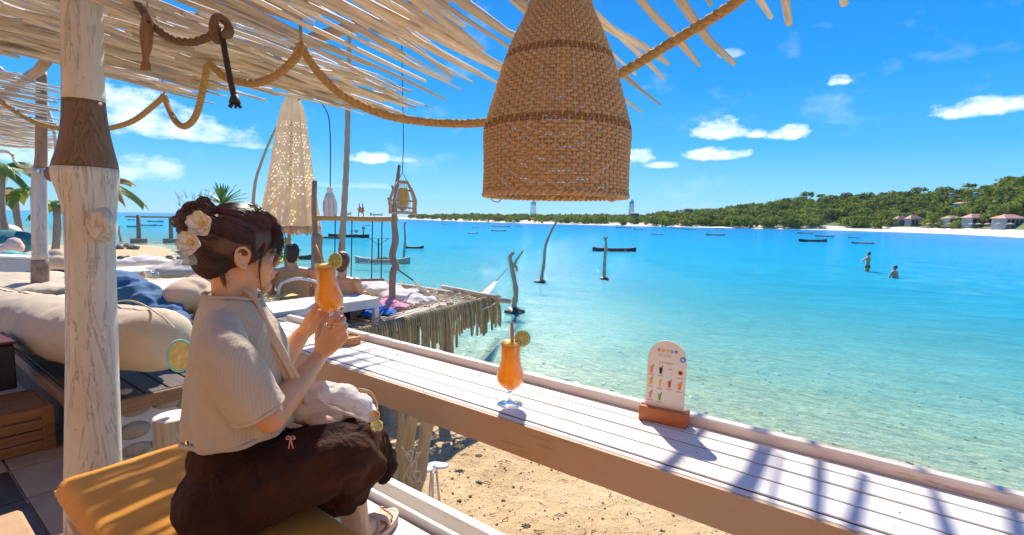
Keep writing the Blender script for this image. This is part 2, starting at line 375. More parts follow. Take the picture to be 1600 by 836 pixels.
def m_water():
    n = NT('sea_water'); n.N.remove(n.b)
    sep = n.N.new('ShaderNodeSeparateXYZ'); n.link(n.tc, sep.inputs[0])
    # distance to the beach, straight stretch (x = 4.7) bending out to the spit
    yk = n.math('MAXIMUM', n.math('SUBTRACT', sep.outputs[1], 10), 0)
    d = n.math('SUBTRACT', n.math('SUBTRACT', sep.outputs[0], 4.7), n.math('MULTIPLY', n.math('MINIMUM', yk, 36), .27))
    big = n.noise(.035, 5, .6, n.map((1, .6, 1))); med = n.noise(.22, 5, .62)
    dd = n.math('ADD', d, n.math('MULTIPLY', n.math('SUBTRACT', big, .5), n.math('MULTIPLY', n.math('ABSOLUTE', d), 1.1)))
    lg = n.math('DIVIDE', n.math('LOGARITHM', n.math('MAXIMUM', dd, .2), 10), 2.6, clamp=True)   # 1 m -> 0, 400 m -> 1
    col = n.ramp(lg, [(.0, (.36, .50, .40)), (.22, (.16, .48, .48)), (.36, (.07, .46, .56)), (.50, (.030, .42, .60)), (.66, (.012, .36, .62)), (.82, (.006, .28, .58)), (1.0, (.004, .21, .50))])
    col = n.mix(n.ramp(med, [(.5, (0, 0, 0)), (.72, (.22,)*3)]), col, (.01, .20, .34))
    see = n.ramp(lg, [(.0, (.93,)*3), (.2, (.86,)*3), (.36, (.58,)*3), (.55, (.12,)*3), (.7, (0,)*3)])
    # ripples, smaller near the beach
    w1 = n.noise(3.4, 5, .62, n.map((1, .42, 1), rot=(0, 0, .9)), .4); w2 = n.noise(.75, 4, .6, n.map((1, .4, 1), rot=(0, 0, .7)), .3); w3 = n.noise(11, 4, .6, n.map((1, .45, 1), rot=(0, 0, .95)), .5)
    h = n.math('ADD', n.math('ADD', n.math('MULTIPLY', w1, .05), n.math('MULTIPLY', w2, .16)), n.math('MULTIPLY', w3, .045))
    bp = n.bump(h, .85, 1.0)
    dif = n.N.new('ShaderNodeBsdfDiffuse'); n.link(col, dif.inputs[0]); n.link(bp, dif.inputs['Normal'])
    tr = n.N.new('ShaderNodeBsdfTransparent'); n.link(n.ramp(lg, [(0, (.94, .98, .96)), (.4, (.62, .93, .92))]), tr.inputs[0])
    # looking along the surface less of the bed shows
    gl = n.N.new('ShaderNodeBsdfGlossy'); gl.inputs['Roughness'].default_value = .07; n.link(bp, gl.inputs['Normal'])
    lw = n.N.new('ShaderNodeLayerWeight'); lw.inputs[0].default_value = .5; n.link(bp, lw.inputs['Normal'])
    see = n.math('MULTIPLY', see, n.math('SUBTRACT', 1.75, n.math('MULTIPLY', lw.outputs['Facing'], 1.35)), clamp=True)
    m1 = n.N.new('ShaderNodeMixShader'); n.link(see, m1.inputs[0]); n.link(dif.outputs[0], m1.inputs[1]); n.link(tr.outputs[0], m1.inputs[2])
    fr = n.N.new('ShaderNodeFresnel'); fr.inputs[0].default_value = 1.33; n.link(bp, fr.inputs['Normal'])
    m2 = n.N.new('ShaderNodeMixShader'); n.link(n.math('MULTIPLY', fr.outputs[0], .5), m2.inputs[0]); n.link(m1.outputs[0], m2.inputs[1]); n.link(gl.outputs[0], m2.inputs[2])
    n.link(m2.outputs[0], n.out.inputs[0]); return n.m
M_WATER = m_water()
wx = steps([(-60, 2, 6), (2, 26, .16), (26, 60, 1.2), (60, 200, 10), (200, 1200, 100)])+[2500, 6000]
wy = [-6000, -2000, -800]+steps([(-300, -60, 30), (-60, -6, 5), (-6, 24, .2), (24, 70, 1.2), (70, 200, 10), (200, 1200, 100)])+[2500, 6000]
def wave_z(x, y):
    if x > 60 or y > 70 or y < -20: return -1.3
    k = max(0, min(1, (x-4)/10))*max(0, min(1, (60-x)/30))
    return -1.3+.03*k*nz((x*.9+y*.5, y*.45-x*.2, 0))+.014*nz((x*2.6+y, y*1.3-x*.6, 4))*max(.2, k)
w = MB(); w.sheet([[(x, y, wave_z(x, y)) for x in wx] for y in wy])
water = obj('water', w, M_WATER, smooth=True, kind='structure')

# far shore of the bay, given as (pixel column, distance of its waterline, height of its skyline above the horizon in pixels)
COAST = [(590, 760, 0), (650, 520, 1.5), (700, 400, 3), (756, 350, 5), (803, 320, 8), (850, 300, 7), (881, 292, 7.5), (944, 276, 10), (1000, 262, 11), (1040, 258, 15), (1075, 256, 18), (1112, 254, 21), (1150, 250, 28), (1187, 246, 33),
         (1225, 242, 42), (1262, 238, 45), (1319, 228, 48), (1394, 208, 56), (1431, 196, 58), (1487, 178, 61), (1525, 163, 67), (1562, 148, 76), (1600, 133, 85), (1680, 122, 95), (1800, 112, 100), (2100, 100, 95), (2600, 92, 80)]
cx_ = [c[0] for c in COAST]
def coast(px):                                   # direction, distance to the waterline, crest height (m)
    d = ray(px, 345); d = np.array([d[0], d[1], 0]); k = 1/np.dot(d, CF[:3]*[1, 1, 0]/np.linalg.norm(CF[:2])) if False else 1
    f = interp(px, cx_, [c[1] for c in COAST]); h = interp(px, cx_, [c[2] for c in COAST])
    return d/np.dot(d, _fh), f, h
def land_point(px, t):
    """t metres (of depth) behind the waterline"""
    d, f, h = coast(px); q = d*(f+t); crest = (h*(f+90)/FOC)*1.0-interp(h, [0, 10, 30], [3.2, 3.6, 4.9])
    bw = interp(px, [600, 1250, 1400, 1560], [.10, .16, .65, 1.0]); t = t if t <= 0 else (t/bw if t < 26*bw else 26+(t-26*bw)*(45-26)/max(1, 45-26*bw) if t < 45 else t)
    prof = interp(t, [-6, 0, 10, 26, 45, 90, 140, 260], [-1.9, -1.3, -.2, .9, .9+.35*max(0, crest-.9), max(.1, crest), max(.1, crest*.96), max(0, crest*.5)])
    if t < 45: prof = -1.3+(prof+1.3)*(bw+(1-bw)*max(0, t-26)/19)
    if t > 30: prof += 1.2*nz((q[0]*.02, q[1]*.02, 0))*min(1, max(0, h-4)/20)
    return np.array([q[0], q[1], prof])
cols = list(np.arange(590, 2600, 10)); rows = [-8, -2, 0, 1, 2, 3.5, 5, 7, 10, 16, 26, 36, 50, 65, 80, 95, 115, 140, 190, 260]
hl = MB(); hl.sheet([[land_point(c, t) for c in cols] for t in rows])
def m_land():
    n = NT('far_land'); sep = n.N.new('ShaderNodeSeparateXYZ'); n.link(n.tc, sep.inputs[0])
    z = n.math('ADD', sep.outputs[2], n.math('MULTIPLY', n.noise(.12, 4), .6))
    green = n.ramp(n.noise(.25, 6, .6), [(.35, (.06, .10, .025)), (.65, (.17, .20, .06))])
    col = n.mix(n.ramp(n.math('MULTIPLY', n.math('ADD', z, 1.5), .2), [(.49, (0, 0, 0)), (.53, (1, 1, 1))]), n.ramp(n.noise(.8, 4), [(.3, (.70, .60, .46)), (.7, (.82, .72, .56))]), green)
    return n.set(col, .95)
obj('hills', hl, m_land(), smooth=True, kind='structure')
# ------------------------------------------------------------------ the bar counter
M_FASCIA = m_paint('shaded_cream_paint', (.58, .43, .29), (.36, .22, .12), 1, .60, .65, .6, .45)  # shade and warm sand bounce are put into this tan paint colour
bar = thing('bar_counter', (1.22, .6, .655), 'long whitewashed plank counter running along the edge of the deck above the sand', 'counter')
M_JOINT = m_plain('dark_gap_fill', (.06, .04, .03), .9, .3, 20, 0)  # near-black strips stand in for the darkness of the open plank gaps
bx_ = [1.088, 1.158, 1.228, 1.292, 1.350]
for i in range(4):
    b = MB(); b.slab(bx_[i]+.0020, bx_[i+1]-.0020, -1.4, 2.49-.01*i, .722, .75-.0006*(i % 2), .0025); obj('plank', b, M_WHITEWOOD, bar)
b = MB(); b.slab(1.066, 1.0862, -1.41, 2.50, .716, .7485, .003); obj('edge_strip', b, M_WHITEWOOD, bar)
for i in range(4): b = MB(); b.slab(bx_[i]-.0019, bx_[i]+.0019, -1.4, 2.47, .7235, .7482); obj('dark_gap_strip', b, M_JOINT, bar)
b = MB(); b.slab(1.3515, 1.382, -1.4, 2.5, .70, .776, .004); obj('rim', b, m_paint('rim_paint', (.74, .66, .6), (.36, .2, .13), 1, .6), bar)
# underside board, its lower edge a little wavy
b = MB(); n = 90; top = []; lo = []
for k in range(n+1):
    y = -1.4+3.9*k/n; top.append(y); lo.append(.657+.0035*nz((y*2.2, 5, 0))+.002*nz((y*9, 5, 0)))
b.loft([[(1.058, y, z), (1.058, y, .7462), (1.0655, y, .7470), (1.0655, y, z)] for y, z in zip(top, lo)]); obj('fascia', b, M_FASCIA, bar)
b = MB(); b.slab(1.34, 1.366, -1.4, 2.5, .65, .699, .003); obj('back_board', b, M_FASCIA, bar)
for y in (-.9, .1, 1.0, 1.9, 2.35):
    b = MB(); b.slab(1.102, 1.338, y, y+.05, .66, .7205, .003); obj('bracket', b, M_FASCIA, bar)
# nail heads
b = MB()
for y in (-.6, -.05, .33, .72, 1.12, 1.43, 1.9):
    for x in (1.12, 1.19, 1.26, 1.32): b.ell((x+random.uniform(-.006, .006), y+random.uniform(-.01, .01), .7498), (.0022, .0022, .0010), n=8, m=4)
obj('nail_heads', b, m_plain('rusty_nail', (.25, .13, .08), .6, .3, 40, 0), bar, smooth=True, kind='stuff')

# ------------------------------------------------------------------ bench with the mustard cushion
bench = thing('bench', (.52, 1.3, 0), 'low whitewashed wooden bench under the mustard cushion the woman sits on', 'bench')
M_BENCH = m_paint('bench_paint', (.72, .68, .6), (.35, .22, .12), 1, .5, .6, .5, .3)
for (x0, x1, y0, y1) in ((.335, .365, .45, 1.92), (.70, .73, .45, 1.92)):
    b = MB(); b.slab(x0, x1, y0, y1, .30, .412, .006); obj('side_rail', b, M_BENCH, bench)
    b = MB(); b.slab(x0+.004, x1-.004, y0, y1, .16, .22, .006); obj('stretcher', b, M_BENCH, bench)
for (x, y) in ((.35, 1.88), (.715, 1.88), (.35, .5), (.715, .5)):
    b = MB(); b.slab(x-.03, x+.03, y-.03, y+.03, 0, .298, .006); obj('leg', b, M_BENCH, bench)
for k in range(6):
    b = MB(); b.slab(.367, .698, .46+k*.245, .46+k*.245+.235, .37, .405, .004); obj('slat', b, M_BENCH, bench)
def cushion_mb(x0, x1, y0, y1, z0, z1, r=.03, nx=14, ny=46, puff=.012, wr=.004, seed=0):
    b = MB(); rings = []; h = (z1-z0)
    prof = [(0, 0), (.0, 1)]
    def pt(u, v, top):
        # u, v in -1..1, superellipse pillow
        e = max(abs(u), abs(v)); x = (x0+x1)/2+u*(x1-x0)/2; y = (y0+y1)/2+v*(y1-y0)/2
        ex = max(0, 1-(1-abs(u))*(x1-x0)/2/r); ey = max(0, 1-(1-abs(v))*(y1-y0)/2/r); q = min(1, math.hypot(ex, ey))
        hh = math.sqrt(max(0, 1-q*q))*.42*h + h*.08
        w = wr*nz((x*9, y*5, seed))+wr*.5*nz((x*23, y*14, seed))
        z = (z0+z1)/2+(1 if top else -1)*(hh+ (puff*(1-abs(u)**3)*(1-abs(v)**6)+w if top else 0))
        return (x, y, z)
    us = [math.sin(math.pi/2*t) for t in np.linspace(-1, 1, nx*2)]; vs = list(np.linspace(-1, 1, ny*2))
    vs = sorted(set([-1+.002*k*k for k in range(8)]+vs+[1-.002*k*k for k in range(8)]))
    gt = [[pt(u, v, True) for u in us] for v in vs]; gb = [[pt(u, v, False) for u in us] for v in vs]
    b.sheet([r_[::-1] for r_ in gt]); b.sheet(gb)
    ni = len(vs); nj = len(us); per = [gt[0][j] for j in range(nj)]+[gt[i][-1] for i in range(1, ni)]+[gt[-1][j] for j in range(nj-2, -1, -1)]+[gt[i][0] for i in range(ni-2, 0, -1)]
    pb = [gb[0][j] for j in range(nj)]+[gb[i][-1] for i in range(1, ni)]+[gb[-1][j] for j in range(nj-2, -1, -1)]+[gb[i][0] for i in range(ni-2, 0, -1)]
    b.loft([pb, per], True, False, False)
    return b
def m_canvas(name, c, wr=8, weave=900, b2=.5):
    n = NT(name); f = n.noise(4, 5, .6); col = n.ramp(f, [(.3, dk(c, .86)), (.7, dk(c, 1.08))])
    cr = n.noise(wr, 6, .6, dist=.6); wv = n.wave(weave/6.28, axis='X'); wv2 = n.wave(weave/6.28, axis='Y')
    h = n.math('ADD', n.math('MULTIPLY', cr, b2), n.math('MULTIPLY', n.math('ADD', wv, wv2), .03))
    return n.set(col, .85, n.bump(h, .35, .02), **{'Sheen Weight': .15})
M_MUST = m_canvas('mustard_canvas', (.80, .33, .012))
cu = cushion_mb(.318, .742, .42, 1.945, .412, .50)
cush = single('seat_cushion', cu, M_MUST, 'long mustard yellow seat cushion on the bench beneath the woman', 'cushion', smooth=True)
pb = MB(); pts = [(.325, .45, .464), (.325, 1.93, .464), (.34, 1.94, .464), (.725, 1.94, .464), (.737, 1.93, .464), (.737, .45, .464)]
pb.tube(pts, .0045, 6); obj('piping', pb, M_MUST, cush, smooth=True)
pb = MB(); cv = [(.345+.35*t, 1.34-.62*t+.05*math.sin(t*5), .512+.004*math.sin(t*3.1)) for t in np.linspace(0, 1, 20)]; pb.tube(cv, .006, 6, flat=.5); obj('seam_fold', pb, M_MUST, cush, smooth=True)

# ------------------------------------------------------------------ whitewashed foot ledge and its rails
M_LEDGE = m_plain('whitewashed_cement', (.62, .60, .58), .8, .30, 9, .6, 60)
led = thing('foot_ledge', (1.0, 1.0, 0), 'chalky whitewashed ledge with a double white rail, under the counter', 'ledge')
b = MB(); b.slab(.76, 1.155, -1.4, 2.15, .10, .2, .006); obj('ledge_top', b, M_LEDGE, led)
for (x0, x1, z) in ((1.170, 1.192, .222), (1.235, 1.275, .235)):
    b = MB(); b.slab(x0, x1, -1.4, 2.2, .12, z, .004); obj('rail', b, M_WHITEWOOD, led)
b = MB(); b.slab(1.157, 1.234, -1.4, 2.15, .08, .17, 0); obj('rail_slot', b, m_plain('dark_slot_timber', (.22, .17, .13), .7), led)  # dark board filling the slot between the two rails
for y in np.arange(-1.2, 2.2, .9): b = MB(); b.tube([(1.2, y, -1.3), (1.2, y, .08)], .05, 8); obj('stilt', b, M_POLE, led, smooth=True)

# ------------------------------------------------------------------ floors at the left
fl = MB(); fl.slab(-3, .758, -2, 8.2, -.10, -.012); obj('terrace', fl, m_plain('pale_screed', (.46, .37, .28), .85, .25, 3, .5, 40), kind='structure')
M_SLATE = m_plain('dark_slate', (.055, .055, .055), .35, .5, 5, .6, 16, rndv=.4); M_PALE = m_plain('pale_limestone', (.34, .26, .18), .7, .25, 5, .5, 30, rndv=.2)
tiles = thing('paving', (.3, 2.9, -.01), 'slabs of dark slate and pale limestone paving beside the bench', 'paving')
yy = 1.2; ti = 0
lay = [(2.02, 2.45, M_PALE), (2.46, 3.02, M_SLATE), (3.03, 3.42, M_SLATE), (3.43, 3.95, M_PALE), (3.96, 4.6, M_SLATE), (1.2, 2.01, M_SLATE)]
for (y0, y1, mm) in lay:
    for (x0, x1) in ((-.62, -.16), (-.15, .13), (.14, .395), (.405, .74)):
        m2 = M_PALE if (x0 > .4 or (x0 > .1 and y0 > 3.4)) else mm
        b = MB(); b.slab(x0, x1, y0, y1-.008, -.009, .004+random.uniform(0, .004), .004); obj('slab', b, m2, tiles)
lb = MB(); lb.slab(-1.2, .315, 1.5, 2.50, .02, .20, .012); single('low_step', lb, m_plain('sandy_plaster', (.42, .27, .15), .85, .15, 5, .3, 30), 'sandy tan plaster step with striped shade at the lower left corner', 'step')

# ------------------------------------------------------------------ sofa platform of dark planks on a pebbled wall
plat = thing('lounge_platform', (1.6, 4.3, 0), 'raised platform of dark planks carrying the beige bolster, on a cement wall set with stones', 'platform')
M_DPL = m_wood('dark_plank', (.14, .095, .07), (.06, .042, .034), 1, .55, .4, 1, .35)
x = .675; k = 0
while x < 2.6:
    wdt = random.uniform(.115, .135); b = MB(); b.slab(x, x+wdt-.007, 3.235, 6.4, .272, .30+random.uniform(-.002, .002), .004); obj('plank', b, M_DPL, plat); x += wdt
M_EDGE = m_wood('brown_edge_board', (.34, .19, .10), (.18, .10, .06), 0, .6, .4)
b = MB(); b.slab(.64, 2.62, 3.205, 3.232, .225, .298, .004); obj('front_board', b, M_EDGE, plat)
b = MB(); b.slab(.64, .672, 3.234, 6.4, .225, .297, .004); obj('side_board', b, m_wood('brown_side_board', (.34, .19, .10), (.18, .10, .06), 1, .6, .4), plat)
M_CEM = m_plain('blue_grey_cement', (.46, .47, .50), .8, .18, 7, .5, 50)
b = MB(); b.slab(.80, 2.6, 3.26, 3.36, -.08, .224, .003); obj('wall', b, M_CEM, plat)
b = MB(); b.slab(.70, .78, 3.30, 6.3, -.09, .22); obj('shade_panel', b, m_plain('dark_shade_wood', (.10, .08, .06), .9), plat)  # dark panel stands in for the shade under the platform
M_STONE = m_plain('wall_stone', (.36, .31, .25), .8, .35, 14, .7, 40, rndv=.3)
for (px_, py_, w_, h_) in ((212, 640, 17, 10), (210, 672, 19, 14), (214, 702, 18, 11), (262, 628, 18, 10), (270, 610, 14, 7), (236, 716, 10, 6), (250, 690, 12, 8), (296, 628, 16, 10), (196, 612, 8, 5), (300, 665, 14, 10), (322, 640, 16, 10)):
    d = ray(px_, py_); c = CC+d*(3.26/d[1]); f_ = np.dot(c-CC, CF)/FOC
    b = MB(); b.ell(c, (w_*f_*1.15, .022, h_*f_), n=14, m=9, jit=.06); obj('stone', b, M_STONE, plat, smooth=True)

def log_mb(c, r, h, n=20, seed=0):
    b = MB(); rings = []
    for k in range(7):
        t = k/6; rings.append([V3(c)+V3((r*(1+.08*nz((math.cos(a)*2, math.sin(a)*2, seed+t))+.06*(1-t))*math.cos(a), r*(1+.08*nz((math.cos(a)*2, math.sin(a)*2, seed+t)))*math.sin(a), h*t)) for a in [2*math.pi*j/n for j in range(n)]])
    b.loft(rings); return b
lc = D(272, 650, 2.32); lg = thing('log_stool', (lc[0], lc[1], 0), 'short pale sawn log stool standing before the stone wall', 'stool')
lm = log_mb((lc[0], lc[1], 0), .085, lc[2], 22, 4); obj('log', lm, m_wood('pale_log', (.50, .42, .32), (.25, .18, .12), 2, .8, .9), lg, smooth=False)
b = MB(); b.lathe([(.0, lc[2]+.004), (.078, lc[2]+.003), (.083, lc[2]-.004)], 22, (lc[0], lc[1], 0)); obj('sawn_top', b, m_plain('sawn_end', (.75, .68, .6), .7, .2, 12, .4, 60), lg)

# crates and the black box at the far left
M_CRATE = m_wood('orange_crate_wood', (.36, .16, .045), (.17, .07, .02), 0, .6, .6, 1, .3)
cb = D(20, 640, 3.05); cr = thing('wooden_crate', (cb[0], cb[1], 0), 'orange brown wooden crate on the floor below the black box', 'crate')
ctop = D(20, 603, 3.0)[2]; right = P(80, 690, 0)
cx0, cx1, cy0 = right[0]-.62, right[0], right[1]-.12
for k in range(4):
    z0 = .01+k*(ctop-.01)/4; z1 = z0+(ctop-.01)/4-.008
    b = MB(); b.slab(cx0, cx1, cy0, cy0+.018, z0, z1, .003); obj('board', b, M_CRATE, cr)
    b = MB(); b.slab(cx1-.018, cx1, cy0+.02, cy0+.42, z0, z1, .003); obj('board', b, M_CRATE, cr)
for x in (cx0, (cx0+cx1)/2, cx1-.05): b = MB(); b.slab(x, x+.05, cy0-.016, cy0-.002, .005, ctop, .003); obj('batten', b, M_CRATE, cr)
b = MB(); b.slab(cx0, cx1-.02, cy0+.02, cy0+.42, ctop-.03, ctop-.004, .003); obj('lid', b, M_CRATE, cr)
bb = MB(); e = D(27, 600, 2.95); bb.slab(e[0]-.45, e[0], e[1], e[1]+.35, ctop+.002, ctop+.27, .008)
kb = single('black_box', bb, m_plain('black_lacquer', (.012, .009, .009), .35, .2, 8, .1), 'black lacquered box standing on the crate at the left edge', 'box')
lid = MB(); lid.slab(e[0]-.46, e[0]+.008, e[1]-.008, e[1]+.355, ctop+.272, ctop+.29, .004); obj('lid', lid, m_plain('dark_red_trim', (.10, .015, .012), .4), kb)

# ------------------------------------------------------------------ the big post in front
def px_post(edges, dep, m_top=None, nseg=28, sub=3, seed=0, amp=.02):
    ys = [e[0] for e in edges]; rings = []; cs = []
    yy = np.arange(ys[0], ys[-1]+.1, (ys[-1]-ys[0])/(len(ys)*sub*2))
    for y in yy:
        l = interp(y, ys, [e[1] for e in edges]); r = interp(y, ys, [e[2] for e in edges]); c = D((l+r)/2, y, dep); rad = (r-l)/2*dep/FOC/math.sqrt(1+(((l+r)/2-800)/FOC)**2)
        cs.append((c, rad)); rings.append([c+V3((math.cos(a), math.sin(a), 0))*rad*(1+amp*nz((math.cos(a)*1.5, math.sin(a)*1.5, c[2]*3+seed))) for a in [2*math.pi*j/nseg for j in range(nseg)]])
    return rings[::-1], cs[::-1]
ED = [(-60, 96, 163), (0, 95, 163), (100, 95, 164), (150, 95, 166), (185, 94, 170), (215, 91, 176), (240, 85, 183), (256, 79, 188), (266, 77, 189), (282, 80, 189), (300, 88, 187), (330, 98, 184), (380, 100, 182), (450, 102, 184), (550, 103, 187), (640, 101, 190), (740, 100, 193), (882, 100, 197)]
post = thing('roof_post', D(145, 740, 1.85)*[1, 1, 0], 'thick white painted tree trunk post with a bare brown band, left of the woman', 'post')
rings, cs = px_post(ED, 1.85)
zt = D(130, 150, 1.85)[2]; zb = D(130, 258, 1.85)[2]
def m_trunk(name, c, under, crackd=.5):
    n = NT(name); src = n.map((7, 7, .8)); f = n.noise(1.6, 7, .62, src, .5); g2 = n.noise(16, 5, .6); bl = n.noise(2.2, 4, .55)
    col = n.ramp(n.math('ADD', n.math('MULTIPLY', f, .5), n.math('MULTIPLY', bl, .5)), [(.36, under), (.5, c), (.7, dk(c, 1.12))])
    cr = n.ramp(n.noise(2.0, 5, .7, n.map((9, 9, .45), loc=(3, 1, 0)), 1.0), [(.485, (0, 0, 0)), (.497, (1, 1, 1)), (.505, (0, 0, 0))])
    col = n.mix(n.math('MULTIPLY', cr, n.math('MULTIPLY', bl, crackd)), col, dk(under, .5))
    sp = n.voro(24, src=n.map((1, 1, .6))).outputs['Distance']; col = n.mix(n.math('MULTIPLY', n.math('LESS_THAN', sp, .07), .5), col, dk(under, .4))
    return n.set(col, .6, n.bump(n.math('ADD', n.math('ADD', n.math('MULTIPLY', f, 1.0), n.math('MULTIPLY', g2, .25)), n.math('MULTIPLY', cr, -.5)), .7, .012))
M_PW = m_trunk('cream_painted_trunk', (.68, .61, .51), (.58, .49, .38)); M_PB = m_trunk('bare_brown_trunk', (.20, .115, .06), (.085, .045, .025), .8)
# one continuous trunk, paint and bare wood by height band
i1 = [i for i, c in enumerate(cs) if c[0][2] < zb][-1]; i2 = [i for i, c in enumerate(cs) if c[0][2] < zt][-1]
b = MB(); b.loft(rings[:i1+1]); 
base = MB()
base.loft([[p*[1, 1, 0] for p in rings[0]]]+rings[:i1+1], True, True, True); obj('lower_trunk', base, M_PW, post, smooth=True)
mid = MB(); mid.loft([[c0+(p-c0)*.985 for p in rr] for rr, (c0, _) in zip(rings[i1:i2+1], cs[i1:i2+1])], True, True, True); obj('bare_band', mid, M_PB, post, smooth=True)
up_ = MB(); up_.loft(rings[i2:], True, True, True); obj('upper_trunk', up_, M_PW, post, smooth=True)
kc = D(153, 352, 1.85-.088); fw = unit(CC-kc)*[1, 1, 0]
kb_ = MB(); rr = []
ux = V3(CR); uz = V3((0, 0, 1)); nx_ = unit(unit(-CF*[1, 1, 0])+V3(CR)*.10+unit(CC-kc)*[1, 1, 0]*.6)
for (r_, o_) in ((.058, -.040), (.050, -.014), (.043, .0), (.042, .006), (.037, .009), (.030, .006), (.016, .004), (.002, .005)):
    rr.append([kc+ux*math.cos(a)*r_*.9+uz*math.sin(a)*r_*1.12+nx_*(o_+.004*math.sin(3*a)) for a in [2*math.pi*j/24 for j in range(24)]])
kb_.loft(rr[::-1]); obj('cut_knot', kb_, M_PW, post, smooth=True)
sb_ = MB(); sc0 = D(84, 272, 1.85); sb_.tube([sc0+CR*.05, sc0-CR*.012-[0, 0, .0], sc0-CR*.018], [.04, .028, .016], 14); obj('branch_stub', sb_, M_PB, post, smooth=True)

# second post further back
ED2 = [(112, 55, 75), (250, 53, 76), (262, 50, 75), (300, 47, 75), (400, 49, 76), (405, 48, 77), (485, 47, 79)]
p2 = thing('roof_post', D(63, 462, 4.6)*[1, 1, 0]+[0, 0, .3], 'slimmer post behind the thick one, bare wood on top and white paint below', 'post')
r2, c2 = px_post(ED2, 4.6, seed=5)
za = D(63, 256, 4.6)[2]; zc = D(63, 405, 4.6)[2]
j1 = [i for i, c in enumerate(c2) if c[0][2] < zc][-1]; j2 = [i for i, c in enumerate(c2) if c[0][2] < za][-1]
M_P2T = m_trunk('bare_orange_trunk', (.42, .24, .12), (.24, .13, .07), .8)
b = MB(); b.loft(r2[:j1+1]); obj('foot_band', b, m_plain('mottled_root', (.30, .20, .14), .7, .8, 9, .6, 30), p2, smooth=True)
b = MB(); b.loft(r2[j1:j2+1]); obj('painted_trunk', b, M_PW, p2, smooth=True)
b = MB(); b.loft([[c0+(p-c0)*.93 for p in rr] for rr, (c0, _) in zip(r2[j2:], c2[j2:])]); obj('bare_trunk', b, M_P2T, p2, smooth=True)
b = MB(); q = D(58, 268, 4.52); b.tube([q, q-CR*.05+[0, 0, .01], q-CR*.12-[0, 0, .02]], [.03, .016, .008], 8); obj('branch_stub', b, M_PW, p2, smooth=True)

# ------------------------------------------------------------------ roof of driftwood sticks
roof = thing('driftwood_roof', (.8, 2.0, 2.1), 'open roof of pale crooked driftwood sticks over the deck', 'roof')
def stick_mb(L, r, seed, fork=False):
    rnd = random.Random(seed); b = MB(); n = 11; p = crooked((0, 0, 0), (L, 0, 0), n, .034, 3.0, seed*1.37)
    rad = [r*(1.0-.25*i/(n-1))*(1+.22*rnd.uniform(-1, 1)) for i in range(n)]; rad[0] *= .8; rad[-1] *= .72
    b.tube(p, rad, 7, flat=rnd.uniform(.7, 1.0))
    if fork:
        k = rnd.randint(5, 8); s = rnd.choice((-1, 1)); b.tube([p[k], p[k]+V3((.10, .035*s, -.008)), p[k]+V3((.22, .05*s, -.015)), p[k]+V3((.34, .045*s, -.02))], [r*.65, r*.55, r*.42, r*.3], 6)
    return b
SM = [stick_mb(1.0, 1.0/60, 100+i, i % 3 == 0).mesh('stick', M_DRIFT, True) for i in range(22)]
def xend(y): return interp(y, [-2, .0, .31, .43, .6, .9, 1.4, 2.1, 2.5, 2.85, 3.0, 3.3, 3.6], [1.9, 1.95, 2.04, 2.16, 2.27, 2.40, 2.34, 2.22, 2.18, 2.22, 1.75, 1.5, 1.25])
def zroof(x, lay=0): return 2.0+(2.2-x)*.06+lay*.03
def put_stick(x1, L, y, z1, yaw, pitch, thick, par):
    """a stick that ends at x1 (its tip) and runs back towards -x"""
    me = random.choice(SM); c = V3((x1, y, z1)); d = V3((math.cos(yaw)*math.cos(pitch), math.sin(yaw)*math.cos(pitch), -math.sin(pitch)))
    o = inst('stick', me, c-d*L-np.array(par.location), parent=par, rot=Euler((random.uniform(-.6, .6)+random.choice((0, math.pi)), pitch, yaw), 'XYZ'), sc=(L, thick*60*.9, thick*60*.9)); return o
random.seed(5)
ns = 0
y = -.55
for (ty, tx, yw) in ((.18, 1.98, .0), (.31, 2.04, .01), (.43, 2.16, -.01), (.57, 2.27, .0), (.70, 2.26, -.02), (.86, 2.30, .01), (.93, 2.42, .015), (1.03, 2.38, -.03), (1.12, 2.15, .02), (1.20, 2.36, -.02)):
    put_stick(tx, 2.6, ty, zroof(tx), yw, .085, random.uniform(.019, .026), roof); ns += 1
y = -.9
while y < .1:                                        # sparse open sticks at the near end
    L = random.uniform(2.0, 2.7); put_stick(xend(y)+random.uniform(-.08, .06), L, y, zroof(xend(y)), random.uniform(-.035, .03), .075, random.uniform(.015, .021), roof); ns += 1
    y += random.uniform(.28, .42)
y = 1.24
while y < 2.06:
    for lay in (0, 1):
        if lay and random.random() < .45: continue
        L = random.uniform(1.5, 2.4); x1 = xend(y*1.16)*.86-random.choice((0, .05, .2, .4))-(.35 if lay else 0)+random.uniform(-.08, .04)
        put_stick(x1, L, y+random.uniform(-.02, .02), 1.905+(2.0-x1)*.14+lay*.03, random.uniform(-.08, .06), .14, random.uniform(.012, .021), roof); ns += 1
    y += random.uniform(.045, .07)
y = 2.32
while y < 3.62:
    for lay in (0, 1):
        x1 = xend(y)-random.choice((0, .0, .12, .3))+random.uniform(-.12, .08)-(.15 if lay else 0); L = random.uniform(1.1, 1.7)
        put_stick(x1, L, y+random.uniform(-.01, .01), zroof(x1, lay), random.uniform(-.07, .05), .055, random.uniform(.012, .019), roof); ns += 1
    if random.random() < .8: put_stick(random.uniform(.5, .9), 1.3, y, zroof(.7, 0), random.uniform(-.05, .05), .055, random.uniform(.014, .02), roof); ns += 1
    y += random.uniform(.027, .036)
# the part behind the front stretch of the frame, seen through nothing but it shades the bench
y = 1.2
while y < 2.4:
    put_stick(random.uniform(.9, 1.2), random.uniform(1.2, 1.6), y, zroof(1.0, 0), random.uniform(-.05, .05), .06, random.uniform(.015, .02), roof); ns += 1
    y += random.uniform(.05, .07)
